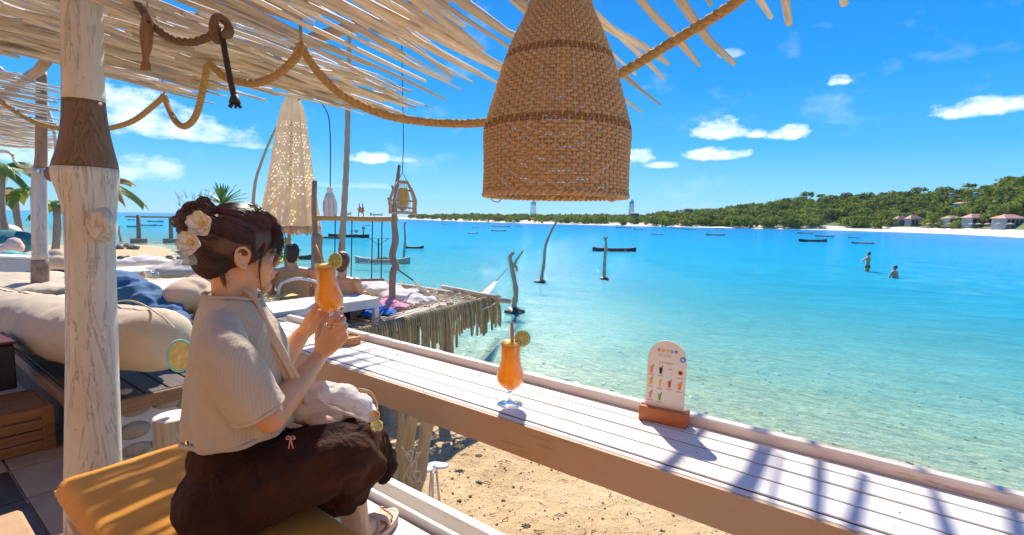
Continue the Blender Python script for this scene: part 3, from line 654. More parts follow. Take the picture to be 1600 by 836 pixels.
# battens the sticks are tied to, above them
M_BAT = m_wood('roof_batten', (.62, .46, .30), (.40, .28, .17), 1, .75, .5)
for x in (-.3, .62, 1.38):
    b = MB(); b.tube(crooked((x, -.8, zroof(x)+.075), (x+.02, 3.66, zroof(x)+.075), 16, .02, 1.2, x), .026, 9); obj('batten', b, M_BAT, roof, smooth=True)
# a wide flat bark board lying on top, seen in the gaps above the hanging knot
b = MB(); b.sheet([[(.72+.5*u, 2.0+.22*v-.1*u, zroof(.9)+.055+.012*math.sin(3*u)+.01*math.cos(4*v)) for v in np.linspace(0, 1, 6)] for u in np.linspace(0, 1, 10)], .008); obj('bark_board', b, M_BAT, roof, smooth=True)
print('sticks', ns)

roof2 = thing('driftwood_roof', (1.0, 6.0, 2.2), 'further lattice roof of thin driftwood sticks beyond the slim post', 'roof')
random.seed(8)
y = 4.3
while y < 8.6:
    for _ in range(2):
        x1 = interp(y, [4.3, 6, 8.6], [.9, 1.25, 1.75])+random.uniform(-.35, .05); put_stick(x1, random.uniform(.9, 1.5), y, 2.1-.012*(y-4)+random.uniform(0, .04), random.uniform(-.12, .1), .05, random.uniform(.008, .015), roof2)
    y += random.uniform(.085, .14)
b = MB(); b.tube(crooked((.75, 4.1, 2.2), (.95, 8.7, 2.15), 14, .04, .8, 3), .03, 8); obj('batten', b, M_BAT, roof2, smooth=True)
for (a, c_, s) in (((2, 105, 5.0), (52, 125, 4.6), 1), ((0, 240, 5.4), (52, 262, 5.0), 2), ((78, 150, 4.7), (90, 270, 4.6), 4)):
    b = MB(); b.tube(crooked(D(*a), D(*c_), 9, .05, 2, s), [.02, .018, .017, .016, .015, .014, .012, .01, .008], 7); obj('branch', b, M_DRIFT, roof2, smooth=True)

# ------------------------------------------------------------------ ropes
def rope_strands(path, R, par, pitch=4.2, n=3, sides=6, mat=M_ROPE):
    path = [V3(p) for p in path]; seg = [np.linalg.norm(path[i+1]-path[i]) for i in range(len(path)-1)]; cum = np.concatenate([[0], np.cumsum(seg)]); L = cum[-1]
    step = R*.55; m = int(L/step); ts = np.linspace(0, L, m); pp = np.array([[np.interp(t, cum, [p[k] for p in path]) for k in range(3)] for t in ts])
    tg = np.gradient(pp, axis=0); tg /= np.linalg.norm(tg, axis=1, keepdims=True); a = unit(np.cross((0, 0, 1), tg[0])); fr = []
    for i in range(m): a = unit(a-tg[i]*np.dot(a, tg[i])); fr.append((a.copy(), np.cross(tg[i], a)))
    for s in range(n):
        ph = 2*math.pi*s/n; q = [pp[i]+R*.48*(math.cos(ph+2*math.pi*ts[i]/(R*pitch))*fr[i][0]+math.sin(ph+2*math.pi*ts[i]/(R*pitch))*fr[i][1]) for i in range(m)]
        b = MB(); b.tube(q, R*.56, sides); obj('strand', b, mat, par, smooth=True)
RP = [(-60, 120, 3.5), (0, 158, 3.5), (45, 186, 3.45), (90, 200, 3.4), (150, 203, 3.3), (205, 190, 3.2), (248, 158, 3.05), (256, 150, 3.02), (262, 165, 3.0), (275, 190, 2.9), (290, 197, 2.8), (307, 178, 2.65), (320, 125, 2.5), (325, 98, 2.45), (332, 104, 2.42),
      (355, 122, 2.34), (395, 130, 2.2), (430, 118, 2.08), (460, 92, 1.99), (470, 72, 1.96), (480, 88, 1.96), (505, 122, 1.98), (545, 155, 2.0), (600, 179, 2.03), (660, 190, 2.07), (720, 193, 2.03), (765, 190, 1.97), (830, 180, 1.92), (900, 152, 1.84), (975, 112, 1.75), (1050, 66, 1.66), (1110, 30, 1.58), (1160, -5, 1.5), (1230, -70, 1.4)]
rp = thing('rope_garland', D(470, 72, 2.13), 'long golden twisted rope looping under the roof edge and behind the lamp', 'rope')
rope_strands(spl([D(*q) for q in RP], 420), .0178, rp)
for (x, y, d) in ((256, 149, 3.02), (325, 97, 2.45), (470, 71, 1.96)):
    c = D(x, y, d); b = MB(); b.tube([c+[0, 0, .10], c+[0, 0, .05], c+[.004, 0, .0], c-CR*.02-[0, 0, .015], c+[0, 0, -.024], c+CR*.022-[0, 0, .01], c+[0, 0, .01]], .006, 6); obj('tie', b, M_ROPE, rp, smooth=True)
M_OLDR = m_plain('old_brown_rope', (.20, .12, .06), .85, .3, 30, .6, 200)
pr = thing('brown_rope', D(290, 60, 1.95), 'thick old brown rope sagging to a knot beneath the roof', 'rope')
rope_strands(spl([D(180, -45, 1.95), D(212, 0, 1.9), D(236, 35, 1.86), D(262, 58, 1.84), D(295, 66, 1.82), D(325, 58, 1.79), D(343, 46, 1.77)], 90), .0145, pr, 6, mat=M_OLDR)
kn = MB(); kc = D(346, 44, 1.77)
kn.tube([kc+.026*math.sin(t)*CR*(1+.3*math.cos(3*t))+.034*np.array([0, 0, 1])*math.cos(2*t)+.02*CF*math.sin(3*t) for t in np.linspace(0, 2*math.pi*1.02, 60)], .0135, 8); obj('knot', kn, M_OLDR, pr, smooth=True)
dr = thing('black_rope_end', D(365, 160, 1.9), 'black rope end hanging straight down from the brown knot', 'rope')
b = MB(); b.tube(spl([D(347, 56, 1.77), D(353, 90, 1.77), D(360, 125, 1.77), D(366, 152, 1.77)], 16), .0105, 8); obj('cord', b, m_plain('tarred_rope', (.03, .014, .010), .5, .3, 40, .4, 200), dr, smooth=True)
b = MB(); c = D(367, 158, 1.77); b.tube([c+[0, 0, .022], c, c-[0, 0, .008]], [.011, .018, .02], 10)
for k in range(7): a = k*.9; b.tube([c, c+.016*math.cos(a)*CR+.01*math.sin(a)*CF-[0, 0, .014], c+.022*math.cos(a)*CR+.013*math.sin(a)*CF-[0, 0, .022]], .004, 5)
obj('frayed_tip', b, m_plain('tarred_tip', (.025, .02, .018), .6), dr, smooth=True)
# carved wooden fish
fi = thing('wooden_fish', D(228, 65, 1.83), 'carved brown wooden fish hanging nose up by a string below the roof', 'ornament')
fr_ = [(22, 4), (27, 7), (38, 9.5), (52, 10.5), (65, 10), (78, 7.5), (88, 5.2), (94, 5), (102, 8), (110, 9)]
b = MB(); rings = []
for (yy, w_) in fr_:
    c = D(229 if yy < 80 else 227.5, yy, 1.83); rings.append([c+CR*w_*1.83/FOC*math.cos(a)+(CF*[1, 1, 0])*(w_ if yy < 90 else 4)*.55*1.83/FOC*math.sin(a) for a in [2*math.pi*j/14 for j in range(14)]])
b.loft(rings); obj('fish_body', b, m_wood('carved_brown_wood', (.36, .19, .08), (.20, .10, .04), 2, .55, .5), fi, smooth=True)
b = MB(); b.ell(D(232, 34, 1.83-.02), (.006, .006, .006)); obj('eye', b, m_plain('black_bead', (.01, .01, .01), .3), fi, smooth=True)
b = MB(); b.tube([D(229, 23, 1.83), D(230, 5, 1.85), D(230, -30, 1.85)], .002, 5); obj('string', b, M_OLDR, fi)

# ------------------------------------------------------------------ wicker pendant lamp
LD = 1.5; lamp = thing('pendant_lamp', D(868, 305, LD), 'large bell shaped woven wicker pendant lamp hanging over the counter', 'lamp')
def m_wicker(name, c):
    n = NT(name); f = n.noise(40, 5, .6, n.map((1, 1, 6))); col = n.ramp(f, [(.3, dk(c, .7)), (.7, dk(c, 1.15))])
    m = n.set(col, .5, n.bump(n.noise(300, 3), .3, .002)); tl = n.N.new('ShaderNodeBsdfTranslucent'); n.link(col, tl.inputs[0])
    mx = n.N.new('ShaderNodeMixShader'); mx.inputs[0].default_value = .28; n.link(n.b.outputs[0], mx.inputs[1]); n.link(tl.outputs[0], mx.inputs[2]); n.link(mx.outputs[0], n.out.inputs[0]); return m
M_WICK = m_wicker('rattan', (.78, .53, .26)); M_WICK2 = m_wicker('rattan_dark_band', (.42, .23, .08))
LP = [(-150, 8), (-60, 22), (-30, 32), (0, 44), (24, 51.5), (60, 68), (85, 78), (110, 86.5), (150, 97), (180, 105), (203, 111), (214, 112), (240, 110.5), (270, 109.5), (301, 110)]
cx0_ = 867.5
def lrad(y): return interp(y, [p[0] for p in LP], [p[1] for p in LP])*LD/FOC
zc0 = D(cx0_, 301, LD); 
def lcen(y): d = D(interp(y, [0, 301], [876, 867]), y, LD); return d
yrows = [301-5.3*k for k in range(0, 76)]
NS = 80
for j in range(NS):
    a = 2*math.pi*j/NS; pts = []
    for y in np.linspace(303, -100, 26): c = lcen(y); r = lrad(y); pts.append(c+r*V3((math.cos(a), math.sin(a), 0)))
    b = MB(); b.tube(pts, .0030, 5, flat=.8); 
    if j == 0: pass
    obj('stake', b, M_WICK, lamp, smooth=True)
for k, y in enumerate(yrows):
    c = lcen(y); r = lrad(y); m = NS*4; ph = (k % 2)*math.pi; dbl = k in (18, 19, 38, 39)
    ring = []
    for j in range(m):
        a = 2*math.pi*j/m; w_ = math.cos(NS/2*a+ph); ring.append(c+(r+.0046*w_)*V3((math.cos(a), math.sin(a), 0))+[0, 0, .0008*math.sin(7*a+k)])
    h = .0048; t = .0011
    rr = []
    for j, p in enumerate(ring):
        q = V3((p[0]-c[0], p[1]-c[1], 0)); q = unit(q); rr.append([p+q*t+[0, 0, h*.84], p+q*t*1.6, p+q*t-[0, 0, h*.84], p-q*t-[0, 0, h*.84], p-q*t+[0, 0, h*.84]])
    b = MB(); b.loft(rr+[rr[0]], True, False, False); obj('weaver', b, M_WICK2 if dbl else M_WICK, lamp, smooth=True)
c = lcen(303); 
for s in range(2):
    b = MB(); b.tube([c+(lrad(301)+.004*math.cos(36*a+s*math.pi))*V3((math.cos(a), math.sin(a), 0))+[0, 0, -.006+.004*math.sin(36*a+s*math.pi)] for a in np.linspace(0, 2*math.pi, 430)], .005, 6); obj('rim_braid', b, M_WICK, lamp, smooth=True)
for (px_, s) in ((775, 1), (858, .6), (885, .7), (907, .6), (955, .8)):
    p = D(px_, 304, LD-.19); b = MB(); b.tube(spl([p, p-CR*.012*s-[0, 0, .012*s], p+CR*.004-[0, 0, .02*s], p+CR*.016*s-[0, 0, .01*s], p+CR*.02*s], 12), .0016 if s > .9 else .004, 5); obj('loose_end', b, M_WICK, lamp, smooth=True)
b = MB(); b.tube([lcen(-100), lcen(-100)+[0, 0, .25]], .004, 6); obj('cord', b, M_OLDR, lamp)
b = MB(); cc = lcen(60); b.ell(cc, (.03, .03, .04)); b.tube([cc+[0, 0, .03], lcen(-100)], .006, 6); obj('bulb', b, m_plain('frosted_bulb', (.8, .78, .7), .2, .02), lamp, smooth=True)

# ------------------------------------------------------------------ unseen ochre walls added behind the camera to bounce warm light
wl = MB(); wl.slab(-2.7, -2.5, -5, 5, 0, 3.4); wl_o = single('bounce_wall', wl, m_plain('ochre_bounce', (.50, .29, .13), .9, .12, 3, .3, 40), 'unseen ochre wall added behind the camera to bounce warm light', 'wall')
sw = MB(); sw.slab(-3.4, .2, -5.2, -5.0, 0, 3.2); single('bounce_side_wall', sw, m_plain('ochre_bounce_side', (.62, .40, .22), .9, .12, 3, .3, 40), 'unseen ochre side wall added far behind the camera to bounce warm light', 'wall')
if 0:
  th = MB(); th.sheet([[(x, y, 2.28+(-x)*.16+.02*nz((x*3, y*3, 0))) for x in np.linspace(-3.5, .35, 24)] for y in np.linspace(-5, 9.5, 60)], .09)
if 0: single('thatch_roof', th, m_plain('dry_thatch', (.55, .38, .20), .95, .35, 12, 1, 80), 'deep dry thatch roof over the back of the terrace', 'roof')
# ------------------------------------------------------------------ people
def m_skin(name, c, rough=.45):
    n = NT(name); f = n.noise(9, 6, .65); col = n.ramp(f, [(.3, dk(c, .84)), (.7, dk(c, 1.08))]); col = n.mix(n.math('MULTIPLY', n.noise(24, 3), .22), col, (c[0], c[1]*.72, c[2]*.6))
    return n.set(col, rough, n.bump(n.noise(260, 3, .6), .08, .001), **{'Subsurface Weight': .18, 'Subsurface Radius': (.02, .008, .004), 'Subsurface Scale': .5})
M_SKIN = m_skin('warm_skin', (.80, .41, .195)); M_SKIN2 = m_skin('tanned_skin', (.72, .34, .16))
def caps(b, a, c, ra, rc, n=14):
    a = V3(a); c = V3(c); b.tube([a, a+(c-a)*.5, c], [ra, (ra+rc)/2, rc], n); b.ell(a, ra, n=n, m=8); b.ell(c, rc, n=n, m=8)
def chain(b, pts, rs, n=14):
    for i in range(len(pts)-1): caps(b, pts[i], pts[i+1], rs[i], rs[i+1], n)
def rot2(az): f = V3((math.sin(az), math.cos(az), 0)); return f, V3((-f[1], f[0], 0))
UZ = V3((0, 0, 1))
Ft, Lt = rot2(R_(115)); Fh, Lh = rot2(R_(103))
O = D(380, 405, 1.0)*0+CC+(_fh*1.31+_r*(-.728)); O[2] = 1.190
tilt = R_(-3); Fh2 = Fh*math.cos(tilt)+UZ*math.sin(tilt)*1; Uh = UZ*math.cos(tilt)-Fh*math.sin(tilt)
HS = .895
def H(a, b, c): return O+(Fh2*a+Lh*b+Uh*c)*HS
HAX = (Fh2, Lh, Uh)
woman = thing('person', D(350, 836, 1.25), 'woman in beige knit blouse and dark brown trousers sitting at the counter holding a drink', 'person')
bd = MB()
def he(a, b, c, ra, rb, rc): bd.ell(H(a, b, c), (ra*HS, rb*HS, rc*HS), HAX, 24, 16)
he(0, 0, .048, .098, .076, .096); he(.045, 0, -.015, .058, .060, .085); he(.045, 0, -.062, .050, .050, .038); he(.083, 0, -.092, .018, .021, .018)
he(.052, .034, -.028, .042, .032, .042); he(.052, -.034, -.028, .042, .032, .042); he(.070, 0, .032, .028, .056, .034); he(.012, -.048, -.05, .03, .018, .04); he(.012, .048, -.05, .03, .018, .04)
caps(bd, H(.095, 0, .016), H(.114, 0, -.018), .0065, .0095); he(.105, .009, -.026, .010, .008, .008); he(.105, -.009, -.026, .010, .008, .008); he(.092, 0, -.05, .014, .026, .022)
he(.102, 0, -.050, .009, .019, .006); he(.099, 0, -.062, .009, .017, .007)
# the near and far ear: rim, inner ridge, lobe
for sg in (-1, 1):
    rim = [(.012, .074, -.012), (.016, .080, .006), (.010, .086, .022), (-.004, .089, .030), (-.017, .090, .024), (-.022, .090, .008), (-.018, .087, -.010), (-.008, .083, -.024), (.002, .079, -.029), (.008, .077, -.022)]
    chain(bd, spl([H(a+.004, b*sg, c) for a, b, c in rim], 26), [.0042]*20+[.005, .006, .0065, .0065, .006, .005], 8)
    chain(bd, spl([H(.000, .080*sg, .018), H(-.008, .082*sg, .010), H(-.009, .081*sg, -.006), H(0, .079*sg, -.014)], 9), [.0034]*9, 8)
    bd.ell(H(-.003, .074*sg, .0), (.017, .006, .025), HAX); bd.ell(H(.012, .077*sg, -.004), (.004, .004, .006), HAX)
nb = CC+_fh*1.285+_r*(-.724); nb[2] = 1.070
caps(bd, H(-.018, 0, -.02), nb, .044, .048, 20); caps(bd, H(.01, 0, -.065), nb+Ft*.02, .036, .040, 20)
def B(f, lat, z): q = CC+_fh*f+_r*lat; q[2] = z; return q
Sr = B(1.135, -.676, 1.035); Sl = B(1.40, -.79, 1.04)
bd.ell(nb-UZ*.010, (.060, .088, .030), (Ft, Lt, UZ), 24, 12); bd.ell(nb-UZ*.065, (.045, .09, .045), (Ft, Lt, UZ), 24, 14); bd.ell(nb-UZ*.2+Ft*.01, (.06, .10, .16), (Ft, Lt, UZ), 24, 14)
caps(bd, nb-UZ*.02, Sr-UZ*.015, .034, .030); caps(bd, nb-UZ*.02, Sl-UZ*.015, .034, .030)
Er = D(424, 652, 1.17); Wr = D(499, 556, 1.415); El = D(405, 615, 1.40); Wl = D(471, 523, 1.52)
chain(bd, [Sr-UZ*.015, Sr+(Er-Sr)*.55, Er], [.030, .034, .036]); chain(bd, [Er, Er+(Wr-Er)*.3, Er+(Wr-Er)*.7, Wr], [.035, .0355, .0285, .0225]); 
chain(bd, [Sl-UZ*.015, El], [.030, .036]); chain(bd, [El, El+(Wl-El)*.35, Wl], [.037, .037, .0245])
def hand(b, wr, kn, fin, th, kr=.0125, fr_=.0082):
    for k in kn: chain(b, [wr, (V3(wr)+k)/2, k], [.019, .0165, kr])
    for i in range(len(kn)-1): caps(b, (V3(wr)*.35+V3(kn[i])*.65), (V3(wr)*.35+V3(kn[i+1])*.65), .0145, .0145); caps(b, kn[i], kn[i+1], .0105, .0105)
    for k, f in zip(kn, fin):
        m = len(f); chain(b, [k]+f, [fr_*1.18]+[fr_*(1.08-.10*i) for i in range(m)], 10)
    chain(b, th, [.015, .0115, .0100, .0084][:len(th)], 10)
q = D
hand(bd, Wr, [q(512, 514, 1.405), q(521, 519, 1.395), q(527, 526, 1.390), q(530, 536, 1.392)],
     [[q(520, 499, 1.395), q(527, 490, 1.42), q(524, 487, 1.45)], [q(533, 505, 1.385), q(537, 498, 1.42), q(530, 495, 1.45)], [q(538, 514, 1.385), q(540, 508, 1.415), q(532, 506, 1.44)], [q(539, 527, 1.39), q(540, 521, 1.415), q(533, 519, 1.435)]],
     [q(500, 541, 1.42), q(498, 522, 1.435), q(502, 507, 1.455), q(509, 496, 1.465)])
hand(bd, Wl, [q(497, 489, 1.535), q(497, 497, 1.54), q(496, 505, 1.54), q(492, 513, 1.535)],
     [[q(511, 482, 1.565), q(526, 480, 1.545), q(535, 482, 1.505)], [q(512, 491, 1.565), q(527, 491, 1.545), q(534, 492, 1.51)], [q(511, 500, 1.56), q(524, 501, 1.535), q(529, 502, 1.51)], [q(505, 510, 1.55), q(516, 512, 1.53)]],
     [q(475, 513, 1.50), q(483, 496, 1.485), q(492, 482, 1.478), q(499, 473, 1.475)])
# right shin and foot, left shin hidden under the trousers
Ar = D(562, 834, 1.62); chain(bd, [D(552, 705, 1.37), D(545, 765, 1.48), D(556, 815, 1.585), Ar], [.055, .05, .040, .033])
fh_ = P(562, 838, .245); tp = P(603, 803, .238); fd = unit((tp-fh_)*[1, 1, 0]); fs = V3((-fd[1], fd[0], 0)); FT = tp-fd*.055
chain(bd, [Ar, (Ar+FT)/2+UZ*.0, FT], [.032, .028, .022]); bd.ell(FT-fd*.02-UZ*0, (.07, .040, .019), (fd, fs, UZ), 18, 10); bd.ell(fh_+UZ*.012, (.034, .029, .027), (fd, fs, UZ)); 
for k in range(5):
    o = (k-2)*.0155; ln = (.030, .038, .044, .048, .052)[k]; rr = (.0078, .0082, .0088, .0092, .0125)[k]; s0 = FT+fs*o*.95+fd*.028-UZ*.004; 
    caps(bd, s0, s0+fd*(ln-.012)+UZ*.002, rr, rr*.92, 10)
Al = D(620, 826, 1.80)
body = remesh(bd, .0029, 3, M_SKIN, 'body', .45); obj('body', body, M_SKIN, woman)
# nails, lips, lashes
b = MB()
for k in range(5):
    o = (k-2)*.0155; ln = (.030, .038, .044, .048, .052)[k]; rr = (.0078, .0082, .0088, .0092, .0125)[k]; s0 = FT+fs*o*.95+fd*(.028+ln-.008)-UZ*.0; b.ell(s0+UZ*rr*.72, (.006, rr*.7, .003), (fd, fs, UZ), 8, 6)
obj('toenails', b, m_plain('nail_polish', (.55, .28, .2), .25, .05, 10, 0), woman, smooth=True, kind='stuff')
b = MB(); b.ell(H(.1035, 0, -.0505), (.0082, .0165, .0046), HAX, 14, 8); b.ell(H(.1005, 0, -.0615), (.0084, .0148, .0056), HAX, 14, 8); obj('lips', b, m_plain('lips', (.62, .20, .16), .35, .1, 60, .1), woman, smooth=True)
b = MB()
for sg in (-1, 1):
    for k in range(9): a0 = H(.090-.0016*abs(k-4), sg*(.022+.0028*k), .014); b.tube([a0, a0+Fh2*.007+Uh*.0005, a0+Fh2*.011+Uh*.004], [.0006, .0005, .0002], 4)
    b.tube([H(.090-.002*abs(k-4)**1.2, sg*(.018+.0035*k), .015) for k in range(9)], .001, 5)
obj('lashes', b, m_plain('black_lashes', (.015, .01, .01), .5), woman, smooth=True)

# ---- hair
def m_hair():
    n = NT('auburn_brown_hair'); r = n.rnd(); f = n.noise(30, 4, .6, n.map((1, 1, 1))); col = n.ramp(f, [(.3, (.030, .009, .004)), (.7, (.13, .038, .014))])
    return n.set(col, .36, n.bump(n.noise(220, 3), .2, .002), **{'Specular IOR Level': .6, 'Coat Weight': .12, 'Coat Roughness': .3, 'Sheen Weight': .0})
M_HAIR = m_hair()
hb = MB()
hc = H(-.004, 0, .050); hr = V3((.108, .090, .100))*HS
hb.ell(hc, hr, HAX, 30, 20); hb.ell(H(-.052, 0, -.005), tuple(V3((.060, .074, .062))*HS), HAX, 24, 14); hb.ell(H(-.03, 0, .03), tuple(V3((.09, .086, .08))*HS), HAX, 24, 14)
hb.ell(H(.040, 0, .085), tuple(V3((.066, .074, .060))*HS), HAX, 24, 14)
hb.ell(H(.055, -.050, .052), tuple(V3((.040, .026, .045))*HS), HAX); hb.ell(H(.055, .050, .052), tuple(V3((.040, .026, .045))*HS), HAX); 
hb.ell(H(.028, -.074, .020), tuple(V3((.016, .011, .032))*HS), HAX)
BUN = D(306, 344, 1.235)
for (x, y, d, r) in ((306, 347, 1.235, .033), (296, 362, 1.23, .024), (318, 330, 1.24, .025), (301, 330, 1.235, .021), (278, 346, 1.225, .0125), (290, 338, 1.23, .017), (318, 318, 1.24, .014), (330, 356, 1.25, .034), (305, 321, 1.235, .011), (310, 376, 1.25, .028)):
    hb.ell(D(x, y, d), r, None, 16, 12)
hair0 = remesh(hb, .0042, 3, M_HAIR, 'hair'); hair = obj('hair', hair0, M_HAIR, woman)
# locks: many thin strands combed from the hairline to the bun
def onshell(v, k=1.012): # direction in head axes -> point on the hair shell
    v = V3(v); v = v/np.linalg.norm(v); return v
shells = [(hc, hr), (H(-.052, 0, -.005), V3((.060, .074, .062))*HS), (H(-.03, 0, .03), V3((.09, .086, .08))*HS), (H(.040, 0, .085), V3((.066, .074, .060))*HS)]
A3 = np.array(HAX)
def shell_point(dirw):
    """farthest shell surface along a world direction from the head centre"""
    best = .05
    for c, r in shells:
        o = A3@(hc-c)/r; d = A3@dirw/r; aa = d@d; bb_ = 2*o@d; cc_ = o@o-1; disc = bb_*bb_-4*aa*cc_
        if disc > 0: best = max(best, (-bb_+math.sqrt(disc))/(2*aa))
    return hc+dirw*best
st = MB(); rnd = random.Random(3)
end_dir = unit(D(318, 352, 1.27)-hc)
def slerp(a, b_, t):
    w_ = math.acos(max(-1, min(1, float(a@b_)))); return (math.sin((1-t)*w_)*a+math.sin(t*w_)*b_)/(math.sin(w_)+1e-9)
for k in range(2600):
    th = rnd.uniform(-math.pi, math.pi)
    # start on the hairline loop: front, temples, behind the ears, nape
    fr0 = rnd.random()
    if fr0 < .62: s0 = V3((.85+.1*rnd.random(), rnd.uniform(-.75, .6), rnd.uniform(.12, .85)))
    elif fr0 < .8: s0 = V3((rnd.uniform(-.1, .45), rnd.choice((-1, -1, 1))*.95, rnd.uniform(-.15, .3)))
    else: s0 = V3((rnd.uniform(-.7, -.1), rnd.uniform(-.8, .3), rnd.uniform(-1.1, -.5)))
    sd = unit(A3.T@unit(s0)); m = 11; pts = []; off = rnd.uniform(.0005, .0045); ph = rnd.uniform(0, 6); amp = rnd.uniform(0, .04)
    for i in range(m):
        t = i/(m-1)*rnd.uniform(.97, 1.0); dv = unit(slerp(sd, end_dir, t)+UZ*.16*math.sin(math.pi*t)*max(0, s0[2])+Lh*amp*math.sin(3*t+ph)); p = shell_point(dv); pts.append(p+dv*off*math.sin(math.pi*min(1, t+.15)))
    r0 = rnd.uniform(.0004, .0010); st.tube(pts, [r0*(.5+.5*math.sin(math.pi*(i+.6)/m)) for i in range(m)], 4, cap=False)
for k in range(900):        # the bun, wound round itself
    ax = unit(V3((rnd.gauss(0, 1), rnd.gauss(0, 1), rnd.gauss(0, 1)))); e1 = unit(np.cross(ax, (.3, .5, .8))); e2 = np.cross(ax, e1)
    cx, cy, cr = rnd.choice(((306, 347, .034), (306, 347, .034), (296, 362, .025), (318, 330, .026), (301, 330, .022), (278, 346, .0135), (290, 338, .018), (318, 318, .015), (330, 356, .034)))
    c = D(cx, cy, 1.235); a0 = rnd.uniform(0, 6.28); a1 = a0+rnd.uniform(1.2, 2.6); off = rnd.uniform(.0, .003)
    st.tube([c+(cr+off)*(math.cos(a)*e1+math.sin(a)*e2)+ax*.3*cr*math.sin(2*a) for a in np.linspace(a0, a1, 9)], [.0003]+[rnd.uniform(.0004, .0011)]*7+[.0003], 4, cap=False)
obj('combed_strands', st, M_HAIR, hair, smooth=True, kind='stuff')
def lock(pts, n_, w_, name, seed, r=.0012, parent=hair):
    rr = random.Random(seed); b = MB(); base = spl(pts, 14)
    for k in range(n_):
        o = V3((rr.gauss(0, 1), rr.gauss(0, 1), rr.gauss(0, 1)))*w_; o2 = V3((rr.gauss(0, 1), rr.gauss(0, 1), rr.gauss(0, 1)))*w_*.6; m = rr.randint(10, 14)
        b.tube([p+o*(1-.55*i/13)+o2*math.sin(i*.35+k) for i, p in enumerate(base[:m])], [r*(1-.07*i) for i in range(m)], 4, cap=False)
    obj(name, b, M_HAIR, parent, smooth=True)
lock([H(.03, -.02, .143), H(.082, -.035, .118), H(.102, -.05, .075), H(.104, -.060, .035), H(.094, -.066, .000), H(.080, -.072, -.035)], 80, .0042, 'fringe_lock', 1, .0008)
lock([H(.03, -.03, .142), H(.078, -.045, .112), H(.098, -.060, .070), H(.090, -.070, .030), H(.075, -.074, .0)], 110, .0060, 'fringe_lock', 2, .0008)
lock([H(.03, .01, .144), H(.085, -.005, .122), H(.108, -.02, .080), H(.118, -.035, .045), H(.112, -.045, .01)], 80, .0050, 'fringe_lock', 5, .0008)
lock([H(.05, -.055, .09), H(.058, -.073, .045), H(.050, -.080, .0), H(.046, -.079, -.045), H(.052, -.074, -.085), H(.060, -.070, -.115)], 26, .0022, 'side_lock', 3, .0005)
lock([H(-.05, -.06, -.02), H(-.045, -.062, -.05), H(-.035, -.06, -.08), H(-.03, -.058, -.105)], 26, .005, 'nape_wisp', 4, .0007)
lock([H(.02, -.085, .06), H(.030, -.088, .03), H(.034, -.087, .0), H(.032, -.084, -.02)], 26, .0028, 'side_lock', 7, .0006)
rr = random.Random(9); b = MB()
for k in range(46):
    c = D(rr.uniform(280, 335), rr.uniform(308, 335), 1.235); v = unit(c-D(306, 350, 1.235)); e = np.cross(v, UZ); s_ = rr.uniform(-1, 1); L_ = rr.uniform(.008, .028); b.tube([c, c+v*L_*.6+e*.003*s_, c+v*L_+e*.012*s_], [.0006, .0004, .0002], 3, cap=False)
obj('flyaway_hairs', b, M_HAIR, hair, smooth=True, kind='stuff')

# ---- blouse
def crumple(me, amp, sc, seed=0, st=(1, 1, 1), wt=None):
    n_ = len(me.vertices); co = np.empty(n_*3); me.vertices.foreach_get('co', co); co = co.reshape(-1, 3); nr = np.empty(n_*3); me.vertices.foreach_get('normal', nr); nr = nr.reshape(-1, 3)
    for i in range(n_):
        p = co[i]*st; v = 1-abs(mnoise.noise(Vector(p*sc+V3((seed,)*3))))*2.2; v2 = 1-abs(mnoise.noise(Vector(p*sc*2.3+V3((seed+7,)*3))))*2; co[i] += nr[i]*amp*(v+.45*v2-.6)*(wt(co[i]) if wt else 1)
    me.vertices.foreach_set('co', co.reshape(-1)); me.update(); return me
def m_knit():
    n = NT('beige_rib_knit'); d = n.N.new('ShaderNodeVectorMath'); d.operation = 'DOT_PRODUCT'; d.inputs[1].default_value = tuple(_r); n.link(n.tc, d.inputs[0])
    wob = n.math('MULTIPLY', n.noise(5, 3), .02); x = n.math('ADD', d.outputs['Value'], wob); s = n.math('SINE', n.math('MULTIPLY', x, 6.283/.0062))
    sz = n.N.new('ShaderNodeSeparateXYZ'); n.link(n.tc, sz.inputs[0]); s2 = n.math('SINE', n.math('MULTIPLY', sz.outputs[2], 6.283/.006))
    f = n.noise(6, 4, .6); h = n.math('ADD', n.math('MULTIPLY', s, .5), n.math('MULTIPLY', s2, .18)); col = n.ramp(f, [(.3, (.50, .385, .26)), (.7, (.62, .49, .345))])
    col = n.mix(n.math('MULTIPLY', n.math('SUBTRACT', .3, h, clamp=True), .2), col, (.34, .24, .15))
    return n.set(col, .9, n.bump(h, .22, .002), **{'Sheen Weight': .15})
M_KNIT = m_knit()
def BT(z, lat, f): return B(f, lat, z)
tb = MB(); nseg = 60
RG = [(.755, -.706, 1.255, .145, .178), (.80, -.703, 1.258, .143, .172), (.86, -.700, 1.262, .137, .162), (.92, -.698, 1.265, .132, .155), (.97, -.702, 1.268, .122, .150), (1.02, -.710, 1.272, .106, .148), (1.050, -.716, 1.276, .092, .140), (1.070, -.719, 1.279, .084, .124), (1.086, -.722, 1.281, .078, .108), (1.094, -.724, 1.283, .074, .096)]
zz = np.linspace(.755, 1.094, 44); rings = []
